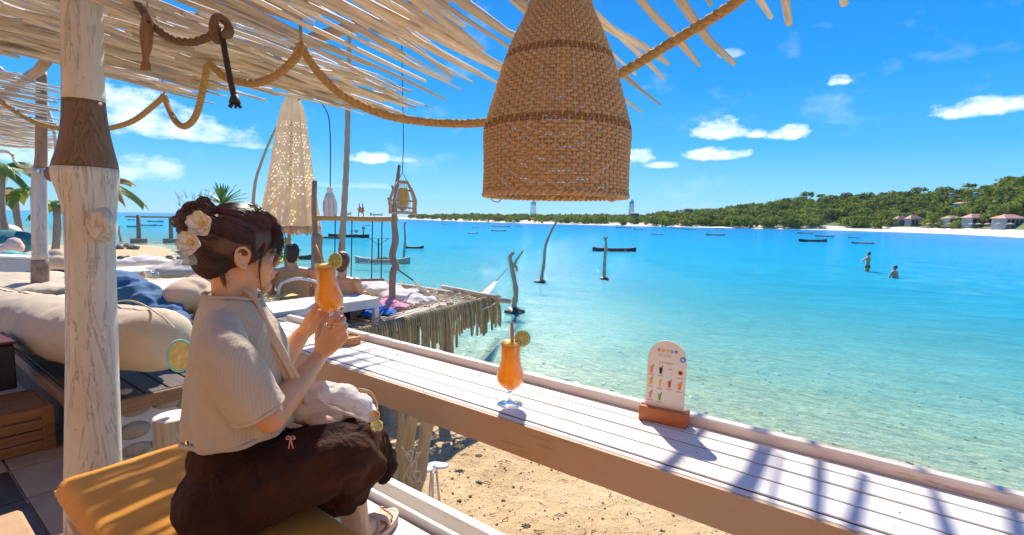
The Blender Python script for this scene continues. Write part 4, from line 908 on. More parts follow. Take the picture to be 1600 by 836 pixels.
for z in zz:
    c = BT(z, interp(z, [r[0] for r in RG], [r[1] for r in RG]), interp(z, [r[0] for r in RG], [r[2] for r in RG])); a = .90*interp(z, [r[0] for r in RG], [r[3] for r in RG]); b_ = .90*interp(z, [r[0] for r in RG], [r[4] for r in RG]); ring = []
    for j in range(nseg):
        t = 2*math.pi*j/nseg; k = 1+.012*math.sin(5*t+z*14)*(1.12-z)*3+.03*nz((math.cos(t)*1.7, math.sin(t)*1.7, z*6))
        fold = .006*math.sin(11*t+8*math.sin(z*7))*max(0, (1.0-z)*3.2)
        p = c+Ft*(a*k+fold)*math.copysign(abs(math.cos(t))**.9, math.cos(t))+Lt*(b_*k+fold)*math.copysign(abs(math.sin(t))**.9, math.sin(t))
        p = p-UZ*max(0, (z-1.03)/.064)*.016*max(0, math.cos(t))
        if z < .80: p = p+UZ*(.012*math.sin(t+1.2)*(.80-z)/.045)
        ring.append(p)
    rings.append(ring)
# turned in at the hem
inn = [[p+(rings[0][0]*0+(np.mean(rings[0], axis=0)-p))*.10+UZ*.03 for p in rings[0]]]
ctp = np.mean(rings[-1], axis=0); tb.loft(inn+rings+[[ctp+(p-ctp)*.86-UZ*.004 for p in rings[-1]], [ctp+(p-ctp)*.84-UZ*.030 for p in rings[-1]]], True, True, True)
# sleeves: cloth tubes open round the arm
def sleeve(b, path, radii, seed, inner=.055, n=40, fl=.9):
    path = [V3(p) for p in path]; m = 22; pp = spl(path, m); rd = [interp(i/(m-1), np.linspace(0, 1, len(radii)), radii) for i in range(m)]
    t = [unit(pp[min(i+1, m-1)]-pp[max(i-1, 0)]) for i in range(m)]; a = unit(np.cross(CF, t[0])); rs = []
    for i in range(m):
        a = unit(a-t[i]*np.dot(a, t[i])); c2 = np.cross(t[i], a); u = i/(m-1); rs.append([pp[i]+a*math.cos(w_)*rd[i]*(1+.04*nz((math.cos(w_)*1.5, math.sin(w_)*1.5, seed+u*2.5))+.025*math.sin(4*w_+5*u+seed)*u)+c2*math.sin(w_)*rd[i]*fl*(1+.05*nz((math.cos(w_)*1.5, math.sin(w_)*1.5, seed+9+u*2.5))) for w_ in [2*math.pi*j/n for j in range(n)]])
    last = rs[-1]; c = np.mean(last, axis=0); k = .80; rs.append([c+(p-c)*k+t[-1]*.001 for p in last]); rs.append([c+(p-c)*k*.96-t[-1]*inner for p in last])
    b.loft(rs, True, True, True)
sleeve(tb, [nb+(Sr-nb)*.5-UZ*.012, Sr-UZ*.016, D(352, 555, 1.09), D(380, 605, 1.11), D(404, 642, 1.135)], [.040, .051, .059, .060, .058], 1)
sleeve(tb, [nb+(Sl-nb)*.5-UZ*.012, Sl-UZ*.014, D(378, 540, 1.41), D(396, 590, 1.40)], [.046, .058, .062, .060], 2)
bl = remesh(tb, .0052, 2, M_KNIT, 'blouse', .5); crumple(bl, .0045, 9, 3, (1, 1, .6)); crumple(bl, .0018, 26, 8, (1, 1, .5)); blouse = obj('blouse', bl, M_KNIT, woman)
# stitched bands: neckline, placket, sleeve cuff
b = MB(); b.tube([V3(p)*.97+ctp*.03+UZ*.002 for p in rings[-1]+[rings[-1][0]]], .0062, 8, flat=.7); obj('neckband', b, M_KNIT, blouse, smooth=True)
cf = D(404, 642, 1.135); td = unit(D(404, 642, 1.135)-D(380, 605, 1.11)); a1 = unit(np.cross(CF, td)); a2 = np.cross(td, a1)
b = MB(); b.tube([cf-td*.004+a1*.0585*math.cos(t)+a2*.0525*math.sin(t) for t in np.linspace(0, 6.283, 60)], .0045, 8); obj('cuff', b, M_KNIT, blouse, smooth=True)

b = MB(); hc0 = np.mean(rings[0], axis=0); b.tube([V3(p)*.972+hc0*.028+UZ*.007 for p in rings[0]+[rings[0][0]]], .0065, 8); obj('hem_band', b, M_KNIT, blouse, smooth=True)

# ---- trousers
def m_velvet():
    n = NT('dark_brown_cotton'); f = n.noise(5, 5, .6); cr = n.noise(9, 5, .62, n.map((1, 1, .45)), 1.0); col = n.ramp(f, [(.3, (.018, .0068, .004)), (.7, (.075, .026, .012))])
    return n.set(col, .75, n.bump(n.math('ADD', n.math('MULTIPLY', cr, 1.0), n.math('MULTIPLY', n.noise(500, 2), .04)), .9, .03), **{'Specular IOR Level': .12, 'Sheen Weight': .05, 'Sheen Tint': (.9, .45, .3, 1)})
M_BROWN = m_velvet()
pt = MB()
def leg_cloth(b, pts, radii, seed, hem=.05, n=56):
    m = 34; pp = spl(pts, m); rd = [interp(i/(m-1), np.linspace(0, 1, len(radii)), radii) for i in range(m)]
    t = [unit(pp[min(i+1, m-1)]-pp[max(i-1, 0)]) for i in range(m)]; a = unit(np.cross(UZ, t[0])); rs = []
    for i in range(m):
        a = unit(a-t[i]*np.dot(a, t[i])); c2 = np.cross(t[i], a); u = i/(m-1); ring = []
        for j in range(n):
            w_ = 2*math.pi*j/n; k = 1+(.018+.07*u*u)*math.sin(7*w_+seed+2.2*math.sin(3*u+seed))+.02*math.sin(13*w_+4*u+seed*2)*(.3+u)+.05*nz((math.cos(w_)*1.6, math.sin(w_)*1.6, seed+u*3)); ring.append(pp[i]+(a*math.cos(w_)+c2*math.sin(w_))*rd[i]*k)
        rs.append(ring)
    last = rs[-1]; c = np.mean(last, axis=0); rs.append([c+(p-c)*.86 for p in last]); rs.append([c+(p-c)*.8-t[-1]*hem for p in last]); b.loft(rs, True, True, True)
leg_cloth(pt, [D(350, 780, 1.20), D(405, 757, 1.23), D(468, 732, 1.28), D(525, 710, 1.33), D(549, 718, 1.38), D(541, 742, 1.44), D(522, 768, 1.49)], [.085, .098, .094, .082, .078, .076, .078], .7)
leg_cloth(pt, [D(380, 770, 1.36), D(440, 735, 1.40), D(510, 698, 1.45), D(556, 683, 1.50), D(574, 696, 1.54), D(582, 716, 1.57), D(592, 736, 1.59)], [.100, .100, .085, .068, .062, .058, .055], 3.1)
pt.ell(D(354, 778, 1.25), (.115, .150, .100), (Ft, Lt, UZ), 28, 18); pt.ell(B(1.25, -.705, .735), (.112, .140, .085), (Ft, Lt, UZ), 28, 18); pt.ell(B(1.245, -.712, .675), (.110, .138, .100), (Ft, Lt, UZ), 28, 18); pt.ell(D(415, 740, 1.30), (.13, .11, .07), (Ft, Lt, UZ), 24, 14)
pm = remesh(pt, .0058, 5, M_BROWN, 'trousers', .45); crumple(pm, .020, 7, 2, (.35, 1.9, 1.1), lambda q: max(.15, min(1, ((q[0]-.55)*.87-(q[1]-1.35)*.5)*6))*(0.15 if q[2] > .735 else 1)); crumple(pm, .0022, 22, 5, (.6, 1.4, .8)); obj('trousers', pm, M_BROWN, woman)
b = MB(); c = D(454, 684, 1.14)
for s_ in (-1, 1): b.tube(spl([c, c+CR*.006*s_+UZ*.004, c+CR*.010*s_-UZ*.003, c-UZ*.002], 12), .0024, 6, flat=.5); b.tube([c, c+CR*.003*s_-UZ*.016, c+CR*.005*s_-UZ*.026], .0026, 6, flat=.4)
obj('drawstring_bow', b, m_plain('pink_ribbon', (.66, .30, .22), .7), woman, smooth=True)

# ---- sandal
M_SDL = m_plain('nude_leather', (.62, .38, .27), .5, .08, 12, .15)
sd = thing('sandal', (fh_[0], fh_[1], .2), 'nude pink platform slide sandal on the foot of the seated woman', 'sandal')
b = MB(); out = []
for t in np.linspace(0, 2*math.pi, 40, endpoint=False):
    a = math.cos(t); s_ = math.sin(t); out.append((FT+fh_)/2*[1, 1, 0]+fd*(.022+.138*a)+fs*s_*(.047+.008*a))
b.loft([[p+UZ*z+(p-np.mean(out, axis=0))*k for p in out] for z, k in ((.2015, -.03), (.206, 0), (.224, .01), (.229, -.01), (.229, -.09), (.227, -.12))], True, True, True); obj('sole', b, M_SDL, sd, smooth=False)
b = MB(); w0 = FT-fd*.03
for s1, s2 in ((-.048, .046), (.048, -.046)):
    g0 = [w0+fd*(-.045 if s1 < 0 else -.05)+fs*s1+UZ*(.235-w0[2]), w0+fd*-.02+fs*s1*.6+UZ*(.262-w0[2]), w0+fd*.012+UZ*(.272-w0[2]), w0+fd*.035+fs*s2*.7+UZ*(.258-w0[2]), w0+fd*.045+fs*s2+UZ*(.232-w0[2])]
    b.tube(spl(g0, 16), .017, 10, flat=.18)
obj('crossed_straps', b, M_SDL, sd, smooth=True)

# ---- hair clip
M_PETAL = m_plain('cream_petal', (.80, .70, .52), .45, .1, 14, .2, 60, **{'Subsurface Weight': .3, 'Subsurface Radius': (.01, .008, .004)})
clip = thing('hair_clip', D(302, 395, 1.17), 'cream frangipani flower hair clip holding the bun of the woman', 'hair clip')
def petal(c, d, w_, l, up, mat, par, name='petal'):
    d = unit(d); up = unit(V3(up)-d*np.dot(up, d)); s_ = np.cross(d, up); g_ = [[c+d*l*u+s_*w_*v*math.sin(math.pi*min(.97, .12+.82*u))**.7+up*(.35*w_*v*v+.22*l*u*u-.1*l*u) for v in np.linspace(-1, 1, 9)] for u in np.linspace(0.02, 1, 10)]
    b = MB(); b.sheet(g_, .0016); obj(name, b, mat, par, smooth=True)
for (x, y, n_, sz, a0, d_) in ((317, 350, 5, .033, .3, 1.165), (300, 379, 5, .031, 1.0, 1.16)):
    c = D(x, y, d_)
    for k in range(n_): a = a0+2*math.pi*k/n_; petal(c, CR*math.cos(a)+UZ*math.sin(a)-CF*.35, sz*.52, sz, -CF, M_PETAL, clip)
    b = MB(); b.ell(c-CF*.004, .006); obj('flower_centre', b, m_plain('yellow_pistil', (.75, .5, .08), .5), clip, smooth=True)
b = MB(); b.sheet([[D(284+6*math.sin(3*u)+10*u+4*v, 392+22*u, 1.17)+CR*.010*v-CF*.006*math.cos(2*v) for v in np.linspace(-1, 1, 7)] for u in np.linspace(0, 1, 10)], .002); obj('acrylic_claw', b, m_plain('clear_acrylic', (.5, .52, .5), .1, .05, 5, 0, 1, **{'Transmission Weight': .6}), clip, smooth=True)

# ---- scarf-like bag strap, tote
M_STRAP = m_canvas('tan_gauze', (.74, .50, .29), 14, 1400, .8)
tote = thing('tote_bag', D(530, 665, 1.33), 'soft cream and tan cloth tote on the lap of the seated woman', 'bag')
for k in range(4):
    o = (k-1.5)*.009; b = MB(); ph = k*1.3
    pts = [D(372, 452, 1.33), D(386, 463, 1.285), D(402, 487, 1.26), D(425, 527, 1.25), D(446, 566, 1.26), D(464, 603, 1.29), D(474, 634, 1.35)]
    pp = spl(pts, 30); nrm = unit(np.cross(CF, unit(pts[4]-pts[2])))
    b.tube([p+nrm*(o*(1+.3*math.sin(i*.3+ph)))-CF*(.010+.004*math.cos(k*2.1+i*.2)) for i, p in enumerate(pp)], [.008+.002*math.sin(i*.5+ph) for i in range(30)], 9, flat=.6); obj('strap_fold', b, M_STRAP, tote, smooth=True)
def lump(b, blobs, amp=.006, sc=18, seed=0):
    pass
b = MB()
for (x, y, d_, rx, rz) in ((472, 632, 1.36, .035, .05), (486, 640, 1.38, .05, .042), (520, 642, 1.40, .05, .035), (505, 655, 1.36, .05, .022)): b.ell(D(x, y, d_), (rx, .05, rz), (CR, CF, CU), 22, 14)
me = remesh(b, .006, 2, M_STRAP, 'bag_body'); 
crumple(me, .004, 22); obj('bag_body', me, M_STRAP, tote)
b = MB()
for (x, y, d_, rx, rz) in ((505, 616, 1.41, .045, .034), (530, 622, 1.42, .055, .038), (555, 634, 1.43, .045, .034), (572, 646, 1.43, .028, .024), (500, 632, 1.40, .04, .03)): b.ell(D(x, y, d_), (rx, .05, rz), (CR, CF, CU), 22, 14)
me = remesh(b, .005, 2, M_WHITECLOTH, 'gathered_top'); crumple(me, .0065, 20, 5); obj('gathered_top', me, M_WHITECLOTH, tote)
b = MB(); b.tube(spl([D(496, 610, 1.27), D(505, 628, 1.265), D(530, 640, 1.29), D(556, 650, 1.32), D(580, 660, 1.35)], 20), [.003+.0015*math.sin(i) for i in range(20)], 6); obj('drawstring', b, M_WHITECLOTH, tote, smooth=True)
b = MB()
for k in range(2): b.tube(spl([D(560, 607+3*k, 1.36), D(578, 612+3*k, 1.38), D(588, 628, 1.39), D(590, 645, 1.37)], 14), .0022, 5)
obj('loop_cord', b, M_STRAP, tote, smooth=True)
ch = thing('flower_charm', D(587, 655, 1.36), 'small yellow and white flower charm dangling from the cloth tote at the knee', 'charm')
M_YP = m_plain('pale_yellow_petal', (.80, .74, .30), .4, .25, 40, .2, 60, **{'Subsurface Weight': .3})
for (x, y, m_) in ((585, 648, M_PETAL), (590, 663, M_YP)):
    c = D(x, y, 1.355)
    for k in range(5): a = .4+2*math.pi*k/5; petal(c, CR*math.cos(a)+UZ*math.sin(a)-CF*.3, .010, .018, -CF, m_, ch)
b = MB(); b.ell(D(589, 648, 1.35), .006); obj('orange_centre', b, m_plain('orange_pistil', (.85, .32, .03), .5), ch, smooth=True)
# ------------------------------------------------------------------ drinks
def m_glass():
    n = NT('clear_glass'); n.set((1, 1, 1), .02, None, **{'Transmission Weight': 1.0, 'IOR': 1.45}); 
    # a thin vessel lets the light through to what stands behind and below it
    tr = n.N.new('ShaderNodeBsdfTransparent'); tr.inputs[0].default_value = (.95, .96, .96, 1); gl = n.N.new('ShaderNodeBsdfGlossy'); gl.inputs['Roughness'].default_value = .03
    lw = n.N.new('ShaderNodeLayerWeight'); lw.inputs[0].default_value = .35; mx = n.N.new('ShaderNodeMixShader'); n.link(n.math('ADD', n.math('MULTIPLY', n.math('POWER', lw.outputs['Facing'], 1.6), .6), .05), mx.inputs[0]); n.link(tr.outputs[0], mx.inputs[1]); n.link(gl.outputs[0], mx.inputs[2]); n.link(mx.outputs[0], n.out.inputs[0]); return n.m
M_GLASS = m_glass(); M_GLASS2 = NT('stem_glass').set((.93, .97, .96), .03, None, **{'Transmission Weight': 1.0, 'IOR': 1.45})
def m_juice():
    n = NT('orange_smoothie'); f = n.noise(60, 4, .6); col = n.ramp(f, [(.3, (1.0, .44, .015)), (.7, (1.0, .60, .04))])
    return n.set(col, .3, None, **{'Subsurface Weight': .3, 'Subsurface Radius': (.03, .014, .003), 'Subsurface Scale': 1.0}) and _tl(n, col, .62)
M_JUICE = m_juice(); M_FOAM = m_plain('smoothie_foam', (.95, .56, .07), .5, .08, 50, .5, 200)
M_STRAW = m_plain('bamboo_straw', (.52, .27, .08), .5, .2, 30, .2); M_RIND = m_plain('lime_rind', (.10, .22, .02), .4, .2, 60, .4, 200)
def m_lime(c1, c2, name):
    n = NT(name); col = n.ramp(n.noise(120, 4, .6), [(.3, c1), (.7, c2)]); n.set(col, .3, n.bump(n.noise(300, 3), .3, .001)); return _tl(n, col, .5)
M_LIMEF = m_lime((.55, .56, .06), (.76, .74, .18), 'lime_flesh'); M_PITH = m_plain('lime_pith', (.80, .80, .50), .6, .05)
def cocktail(base, sc, label, side, tiltv, straw_dx, rind=M_RIND):
    t = thing('cocktail_glass', base, label, 'drink'); base = V3(base)
    prof = [(.038, .0), (.0385, .0012), (.030, .0028), (.012, .006), (.0050, .011), (.0042, .020), (.0050, .032), (.0072, .040), (.011, .0435)]
    bowl = [(.006, .042), (.018, .046), (.031, .056), (.0395, .070), (.0415, .083), (.039, .097), (.034, .112), (.0298, .128), (.0285, .145), (.0295, .163), (.032, .183), (.0335, .192)]
    T = np.array([[1, 0, tiltv[0]], [0, 1, tiltv[1]], [0, 0, 1]])
    def lat(b, pr, n=36, **k):
        q = MB(); q.lathe([(r*sc, z*sc) for r, z in pr], n, **k); b.add([base+T@V3(p) for p in q.v], q.f)
    b = MB(); lat(b, [(.0, .0)]+prof, cap0=False); obj('stem_and_foot', b, M_GLASS2, t, smooth=True)
    b = MB(); lat(b, bowl+[(.0340, .1925), (.0333, .1935), (.0326, .1925)]); obj('bowl', b, M_GLASS, t, smooth=True)
    b = MB(); inn = [(.0, .0445)]+[(max(.002, r-.0022), z+.001) for r, z in bowl if z < .176]+[(.0292, .178)]; lat(b, inn, cap1=True); obj('juice', b, M_JUICE, t, smooth=True)
    b = MB(); lat(b, [(.0285, .176), (.0300, .182), (.027, .186), (.018, .1875), (.0, .189)]); obj('froth', b, M_FOAM, t, smooth=True)
    top = base+T@V3((0, 0, .19*sc)); s0 = base+T@V3((0, 0, .12*sc))+CR*.006
    tipp = top+UZ*.052*sc+CR*straw_dx; b = MB(); b.tube([s0, tipp], .0052*sc, 12); obj('straw', b, M_STRAW, t, smooth=True); b = MB(); b.tube([tipp+UZ*.0003, tipp+UZ*.0008], .0036*sc, 10); obj('straw_bore', b, m_plain('dark_bore', (.05, .03, .02), .8), t)
    c = top+CR*.033*sc*side-CF*.006+UZ*.006*sc; N = unit(-CF+CR*.35*side*-1+UZ*.1); a1 = unit(np.cross(UZ, N)); a2 = np.cross(N, a1); R0 = .0235*sc
    ls = MB(); ls.loft([[c+N*h+(a1*math.cos(w_)+a2*math.sin(w_))*R0*k for w_ in np.linspace(0, 2*math.pi, 36, endpoint=False)] for h, k in ((-.003, .96), (-.002, 1.0), (.002, 1.0), (.003, .96))]); lo = obj('lime_slice', ls, rind, t, smooth=False)
    b = MB(); b.loft([[c+N*h+(a1*math.cos(w_)+a2*math.sin(w_))*R0*k for w_ in np.linspace(0, 2*math.pi, 36, endpoint=False)] for h, k in ((.0031, .93), (.0034, .92))]); obj('pith', b, M_PITH, lo)
    for k in range(9):
        w0 = 2*math.pi*k/9; w1 = w0+2*math.pi/9-.10; pts = [c+(a1*math.cos(w0+.35)+a2*math.sin(w0+.35))*R0*.12]+[c+(a1*math.cos(w_)+a2*math.sin(w_))*R0*.84 for w_ in np.linspace(w0+.05, w1, 5)]
        b = MB(); b.loft([[p+N*.0036 for p in pts], [p+N*.0046 for p in pts]]); obj('segment', b, M_LIMEF, lo)
    return t
g2 = P(796.5, 631, .7505); cocktail(g2, 1.02, 'orange smoothie in a hurricane glass standing on the white counter, lime slice on its rim', 1, (0, 0), .002)
g1 = D(519, 487, 1.48); g1 = g1-UZ*.045
M_LEMR = m_plain('lemon_rind', (.55, .42, .03), .4, .2, 60, .3); 
cocktail(g1, 1.0, 'orange smoothie in a tall glass with lemon slice, held up by the woman', 1, (-_r[0]*.10, -_r[1]*.10), -.028, M_LEMR)

# ------------------------------------------------------------------ drinks menu in its wooden block
ms = thing('menu_stand', P(1038, 664, .75), 'rounded white drinks menu card standing in a reddish wooden block on the counter', 'menu stand')
m0 = P(997, 655, .7505); m1 = P(1073, 671, .7505); mu = unit(m1-m0); mn = V3((-mu[1], mu[0], 0)); mn = mn if mn[0] > 0 else -mn; W_ = np.linalg.norm(m1-m0); mc = (m0+m1)/2+mn*.021
Rm = np.array([mu, mn, UZ]).T; hb_ = .040
M_BLOCK = m_wood('red_brown_block', (.52, .15, .045), (.30, .07, .02), 1, .4, .35, 1.2, 0)
b = MB(); b.box(mc+UZ*hb_/2-mn*.0115, (W_/2, .0095, hb_/2), Rm, .002); b.box(mc+UZ*hb_/2+mn*.0115, (W_/2, .0095, hb_/2), Rm, .002); b.box(mc+UZ*.010, (W_/2-.002, .004, .009), Rm); obj('wooden_block', b, M_BLOCK, ms)
def card_pt(u, v): return mc+mu*(u-.5)*cw+UZ*(.018+v*chh)+mn*(.0+.012*v)
cw = W_*.80; 
ctop_px = 531; cpy = D(1044, 531, np.dot(mc-CC, CF)); chh = cpy[2]-(.75+.018)
def card_mb(off, th):
    q = []; 
    for (u, v) in [(0, 0), (1, 0)]: q.append((u, v))
    rr = .5; asp = cw/chh
    for a in np.linspace(0, math.pi, 25): q.append((.5+.5*math.cos(a), 1-.5*asp*1.0+.5*asp*math.sin(a)))
    fr = [card_pt(*p)-mn*off for p in q]; return MB().loft([fr, [p-mn*th for p in fr]])
b = card_mb(0, .0035); card = obj('menu_card', b, m_plain('cream_card', (.80, .76, .70), .5, .03, 20, 0), ms)
def print_disc(u, v, r, mat, par=card, n=16, ru=1.0, name='printed_dot', pts=None):
    c = card_pt(u, v)-mn*.0040; P_ = [c+mu*math.cos(a)*r*cw*ru+UZ*math.sin(a)*r*cw for a in np.linspace(0, 2*math.pi, n, endpoint=False)] if pts is None else [card_pt(*p)-mn*.0040 for p in pts]
    b = MB(); b.loft([P_, [p-mn*.0002 for p in P_]]); return obj(name, b, mat, par)
def flat(name, c): n = NT(name); return n.set(c, .6)
INK = {k: flat('ink_'+k, c) for k, c in dict(red=(.60, .04, .03), orange=(.85, .25, .02), yellow=(.80, .50, .03), green=(.18, .42, .05), teal=(.05, .42, .48), blue=(.02, .15, .50), black=(.02, .015, .015), pink=(.80, .25, .25), grey=(.35, .32, .30), sky=(.03, .30, .65), white=(.8, .8, .78)).items()}
for k, cn in enumerate(('red', 'orange', 'yellow', 'teal', 'blue')):
    u = .28+k*.11; d = print_disc(u, .865-.0*k, .040, INK[cn]); print_disc(u, .865, .015, INK['white']).location = tuple(V3(d.location)-mn*.0004)
print_disc(.90, .775, .072, INK['sky']); o = print_disc(.90, .775, .030, INK['white']); o.location = tuple(-mn*.0004)
def words(txt, u, v, h, mat=INK['grey']):
    cu_ = bpy.data.curves.new('t', 'FONT'); cu_.body = txt; cu_.size = h; cu_.align_x = 'CENTER'; cu_.align_y = 'CENTER'; cu_.resolution_u = 1; to = bpy.data.objects.new('t', cu_); COL.objects.link(to)
    bpy.context.view_layer.update(); me = bpy.data.meshes.new_from_object(to.evaluated_get(bpy.context.evaluated_depsgraph_get())); bpy.data.objects.remove(to); me.name = 'lettering'; me.materials.clear(); me.materials.append(mat); return me
def card_words(txt, u, v, h):
    me = words(txt, u, v, h); c = card_pt(u, v)-mn*.0046; nn = unit(np.cross(mu, UZ)); M_ = Matrix(((mu[0], 0, -mn[0], c[0]), (mu[1], 0, -mn[1], c[1]), (mu[2], 1, -mn[2], c[2]), (0, 0, 0, 1))); me.transform(M_); obj('lettering', me, INK['grey'], card)
card_words('Our drinks', .42, .80, .0085); card_words('Smoothies', .48, .705, .009)
items = [(.12, .60, 'pink', 1), (.36, .60, 'black', 1), (.86, .60, 'black', 2), (.11, .435, 'yellow', 1), (.36, .425, 'yellow', 0), (.60, .435, 'red', 1), (.86, .425, 'orange', 1), (.12, .255, 'pink', 1), (.37, .245, 'green', 1)]
for (u, v, cn, kind) in items:
    if kind == 2: print_disc(u, v, .062, INK['orange']); o = print_disc(u, v, .04, INK['black']); o.location = tuple(-mn*.0004); 
    else:
        w_ = .038 if kind else .026; print_disc(0, 0, 0, INK[cn], pts=[(u-w_*.7, v-.05), (u+w_*.7, v-.05), (u+w_*1.2, v+.035), (u-w_*1.2, v+.035)], name='printed_glass')
        o = print_disc(0, 0, 0, INK['green' if kind else 'grey'], pts=[(u+w_*.3, v+.03), (u+w_*1.0, v+.03), (u+w_*1.6, v+.06), (u+w_*.8, v+.065)], name='printed_garnish'); o.location = tuple(-mn*.0004)
    print_disc(0, 0, 0, INK['grey'], pts=[(u-.07, v-.078), (u+.07, v-.078), (u+.07, v-.070), (u-.07, v-.070)], name='printed_line')
for (u, v, w_) in ((.12, .07, .08), (.45, .035, .25), (.60, .62, .05)): print_disc(0, 0, 0, INK['grey'], pts=[(u-w_, v), (u+w_, v), (u+w_, v+.008), (u-w_, v+.008)], name='printed_line')

# ------------------------------------------------------------------ round wooden blocks on the bar behind the hands
M_TERR = m_wood('orange_wood', (.62, .30, .10), (.40, .17, .05), 0, .5, .3, 1, 0)
c = P(543, 536, .7505); t = thing('trinket_dish', c, 'round orange wooden dish on the counter just beyond the hands of the woman', 'dish')
b = MB(); b.lathe([(.0, .0), (.052, .0), (.056, .004), (.056, .028), (.053, .032), (.046, .032), (.043, .024), (0, .022)], 32, c); obj('dish_body', b, M_TERR, t, smooth=False)
b = MB(); c2_ = c+V3((-.035, .10, 0)); b.lathe([(.0, .0), (.032, .0), (.034, .003), (.034, .045), (.030, .049), (0, .050)], 28, c2_); single('salt_pot', b, M_TERR, 'small brown wooden pot standing behind the round dish on the counter', 'pot', loc=c2_)
# ------------------------------------------------------------------ bolster, throws and cushions on the lounge platform
def soft(path, radii, seed, n=34, flat=.85, amp=.03, m=110, tuck=True):
    pp = spl(path, m); rd = [interp(i/(m-1), np.linspace(0, 1, len(radii)), radii) for i in range(m)]; t = [unit(pp[min(i+1, m-1)]-pp[max(i-1, 0)]) for i in range(m)]; rs = []
    a = unit(np.cross(UZ, t[0]))
    for i in range(m):
        a = unit(a-t[i]*np.dot(a, t[i])); c2 = np.cross(t[i], a); u = i/(m-1); e = min(1, math.sqrt(max(.0, 1-(max(0, abs(2*u-1)-.86)/.14)**2))) if tuck else 1
        rs.append([pp[i]+(a*math.cos(w_)+c2*math.sin(w_)*flat)*rd[i]*max(.03, e)*(1+amp*nz((math.cos(w_)*2, math.sin(w_)*2, seed+u*6))+amp*.5*math.sin(9*w_+seed)*(abs(2*u-1)**3)) for w_ in [2*math.pi*j/n for j in range(n)]])
    return MB().loft(rs)
UZ = V3((0, 0, 1))
M_BEIGE = m_canvas('beige_canvas_cover', (.58, .46, .32), 7, 1000, 1.4)
bol = soft([D(-90, 462, 4.2), D(-20, 482, 3.85), D(50, 500, 3.5), D(130, 520, 3.1), D(200, 528, 2.85), D(268, 533, 2.66)], [.19, .195, .21, .215, .205, .185], 2, n=64, flat=.88)
bo = single('bolster', bol, M_BEIGE, 'long plump beige canvas bolster lying along the edge of the lounge platform', 'bolster', smooth=True)
crumple(bo.data, .007, 5, 2); crumple(bo.data, .003, 14, 6)
b = MB(); b.tube([p for p in spl([D(-60, 437, 4.0), D(20, 452, 3.6), D(95, 474, 3.2), D(150, 476, 3.0), D(205, 470, 2.80), D(250, 492, 2.62), D(275, 515, 2.52)], 40)], .0045, 6); obj('seam_piping', b, M_BEIGE, bo, smooth=True)
b = MB(); c = D(281, 556, 2.42)
rg = thing('woven_fan', c, 'small round yellow woven fan with a teal rim leaning on the end of the bolster', 'fan')
a1 = unit(CR*.5+CF*.85); a2 = UZ
b.lathe([(0, 0)], 3) if False else None
b.loft([[c+(a1*math.cos(t)*.055+a2*math.sin(t)*.075)*k+np.cross(a1, a2)*h for t in np.linspace(0, 6.283, 26, endpoint=False)] for k, h in ((.9, -.004), (1, 0), (.9, .004))]); obj('woven_disc', b, m_plain('yellow_weave', (.75, .48, .12), .7, .3, 50, .5, 120), rg)
b = MB(); b.tube([c+(a1*math.cos(t)*.056+a2*math.sin(t)*.076) for t in np.linspace(0, 6.283, 40)], .006, 6); obj('teal_rim', b, m_plain('teal_binding', (.25, .55, .48), .7), rg, smooth=True)
for k in range(10):
    t = math.pi*k/10; b = MB(); b.tube([c+(a1*math.cos(t)*.052+a2*math.sin(t)*.072)-CF*.006, c-(a1*math.cos(t)*.052+a2*math.sin(t)*.072)-CF*.006], .0018, 5); obj('rib', b, m_plain('fan_rib', (.80, .58, .22), .6), rg)

# blue throw: a heap of cloth
def heap(blobs, vox, amp, sc, mat, name, seed=0, st=(1, 1, 1), smooth=2):
    b = MB()
    for (x, y, d_, rx, ry, rz) in blobs: b.ell(D(x, y, d_), (rx, ry, rz), (CR, _fh, UZ), 24, 14)
    me = remesh(b, vox, smooth, mat, name); crumple(me, amp, sc, seed, st); return me
def heap_thing(name, label, cat, blobs, vox, amp, sc, mat, seed=0, group=None, st=(1, 1, 1)):
    me = heap(blobs, vox, amp, sc, mat, name, seed, st); loc = D(*blobs[0][:3]); me.transform(Matrix.Translation(Vector(-loc))); o = bpy.data.objects.new(name, me); COL.objects.link(o); o.location = tuple(loc); return tag(o, label, cat, group)
M_BLUE = m_canvas('deep_blue_cotton', (.012, .11, .27), 10, 900, .8); M_TEAL = m_plain('teal_cotton', (.10, .42, .40), .9, .2, 8, .4, 80); M_TERRA = m_plain('tan_cushion', (.60, .44, .30), .9, .08, 6, .3, 200)
heap_thing('blue_throw', 'crumpled deep blue cotton throw heaped behind the beige bolster', 'throw', [(196, 452, 3.5, .14, .16, .10), (215, 462, 3.45, .13, .16, .09), (238, 472, 3.4, .12, .15, .08), (255, 488, 3.3, .10, .14, .06), (272, 500, 3.2, .09, .12, .05), (180, 450, 3.6, .16, .2, .12)], .012, .018, 7, M_BLUE, 1)
heap_thing('cushion', 'plump tan floor cushion just left of the woman behind the blue throw', 'cushion', [(285, 462, 3.5, .12, .14, .10), (300, 455, 3.6, .13, .14, .10), (330, 470, 3.6, .14, .14, .09)], .014, .008, 5, M_TERRA, 2)

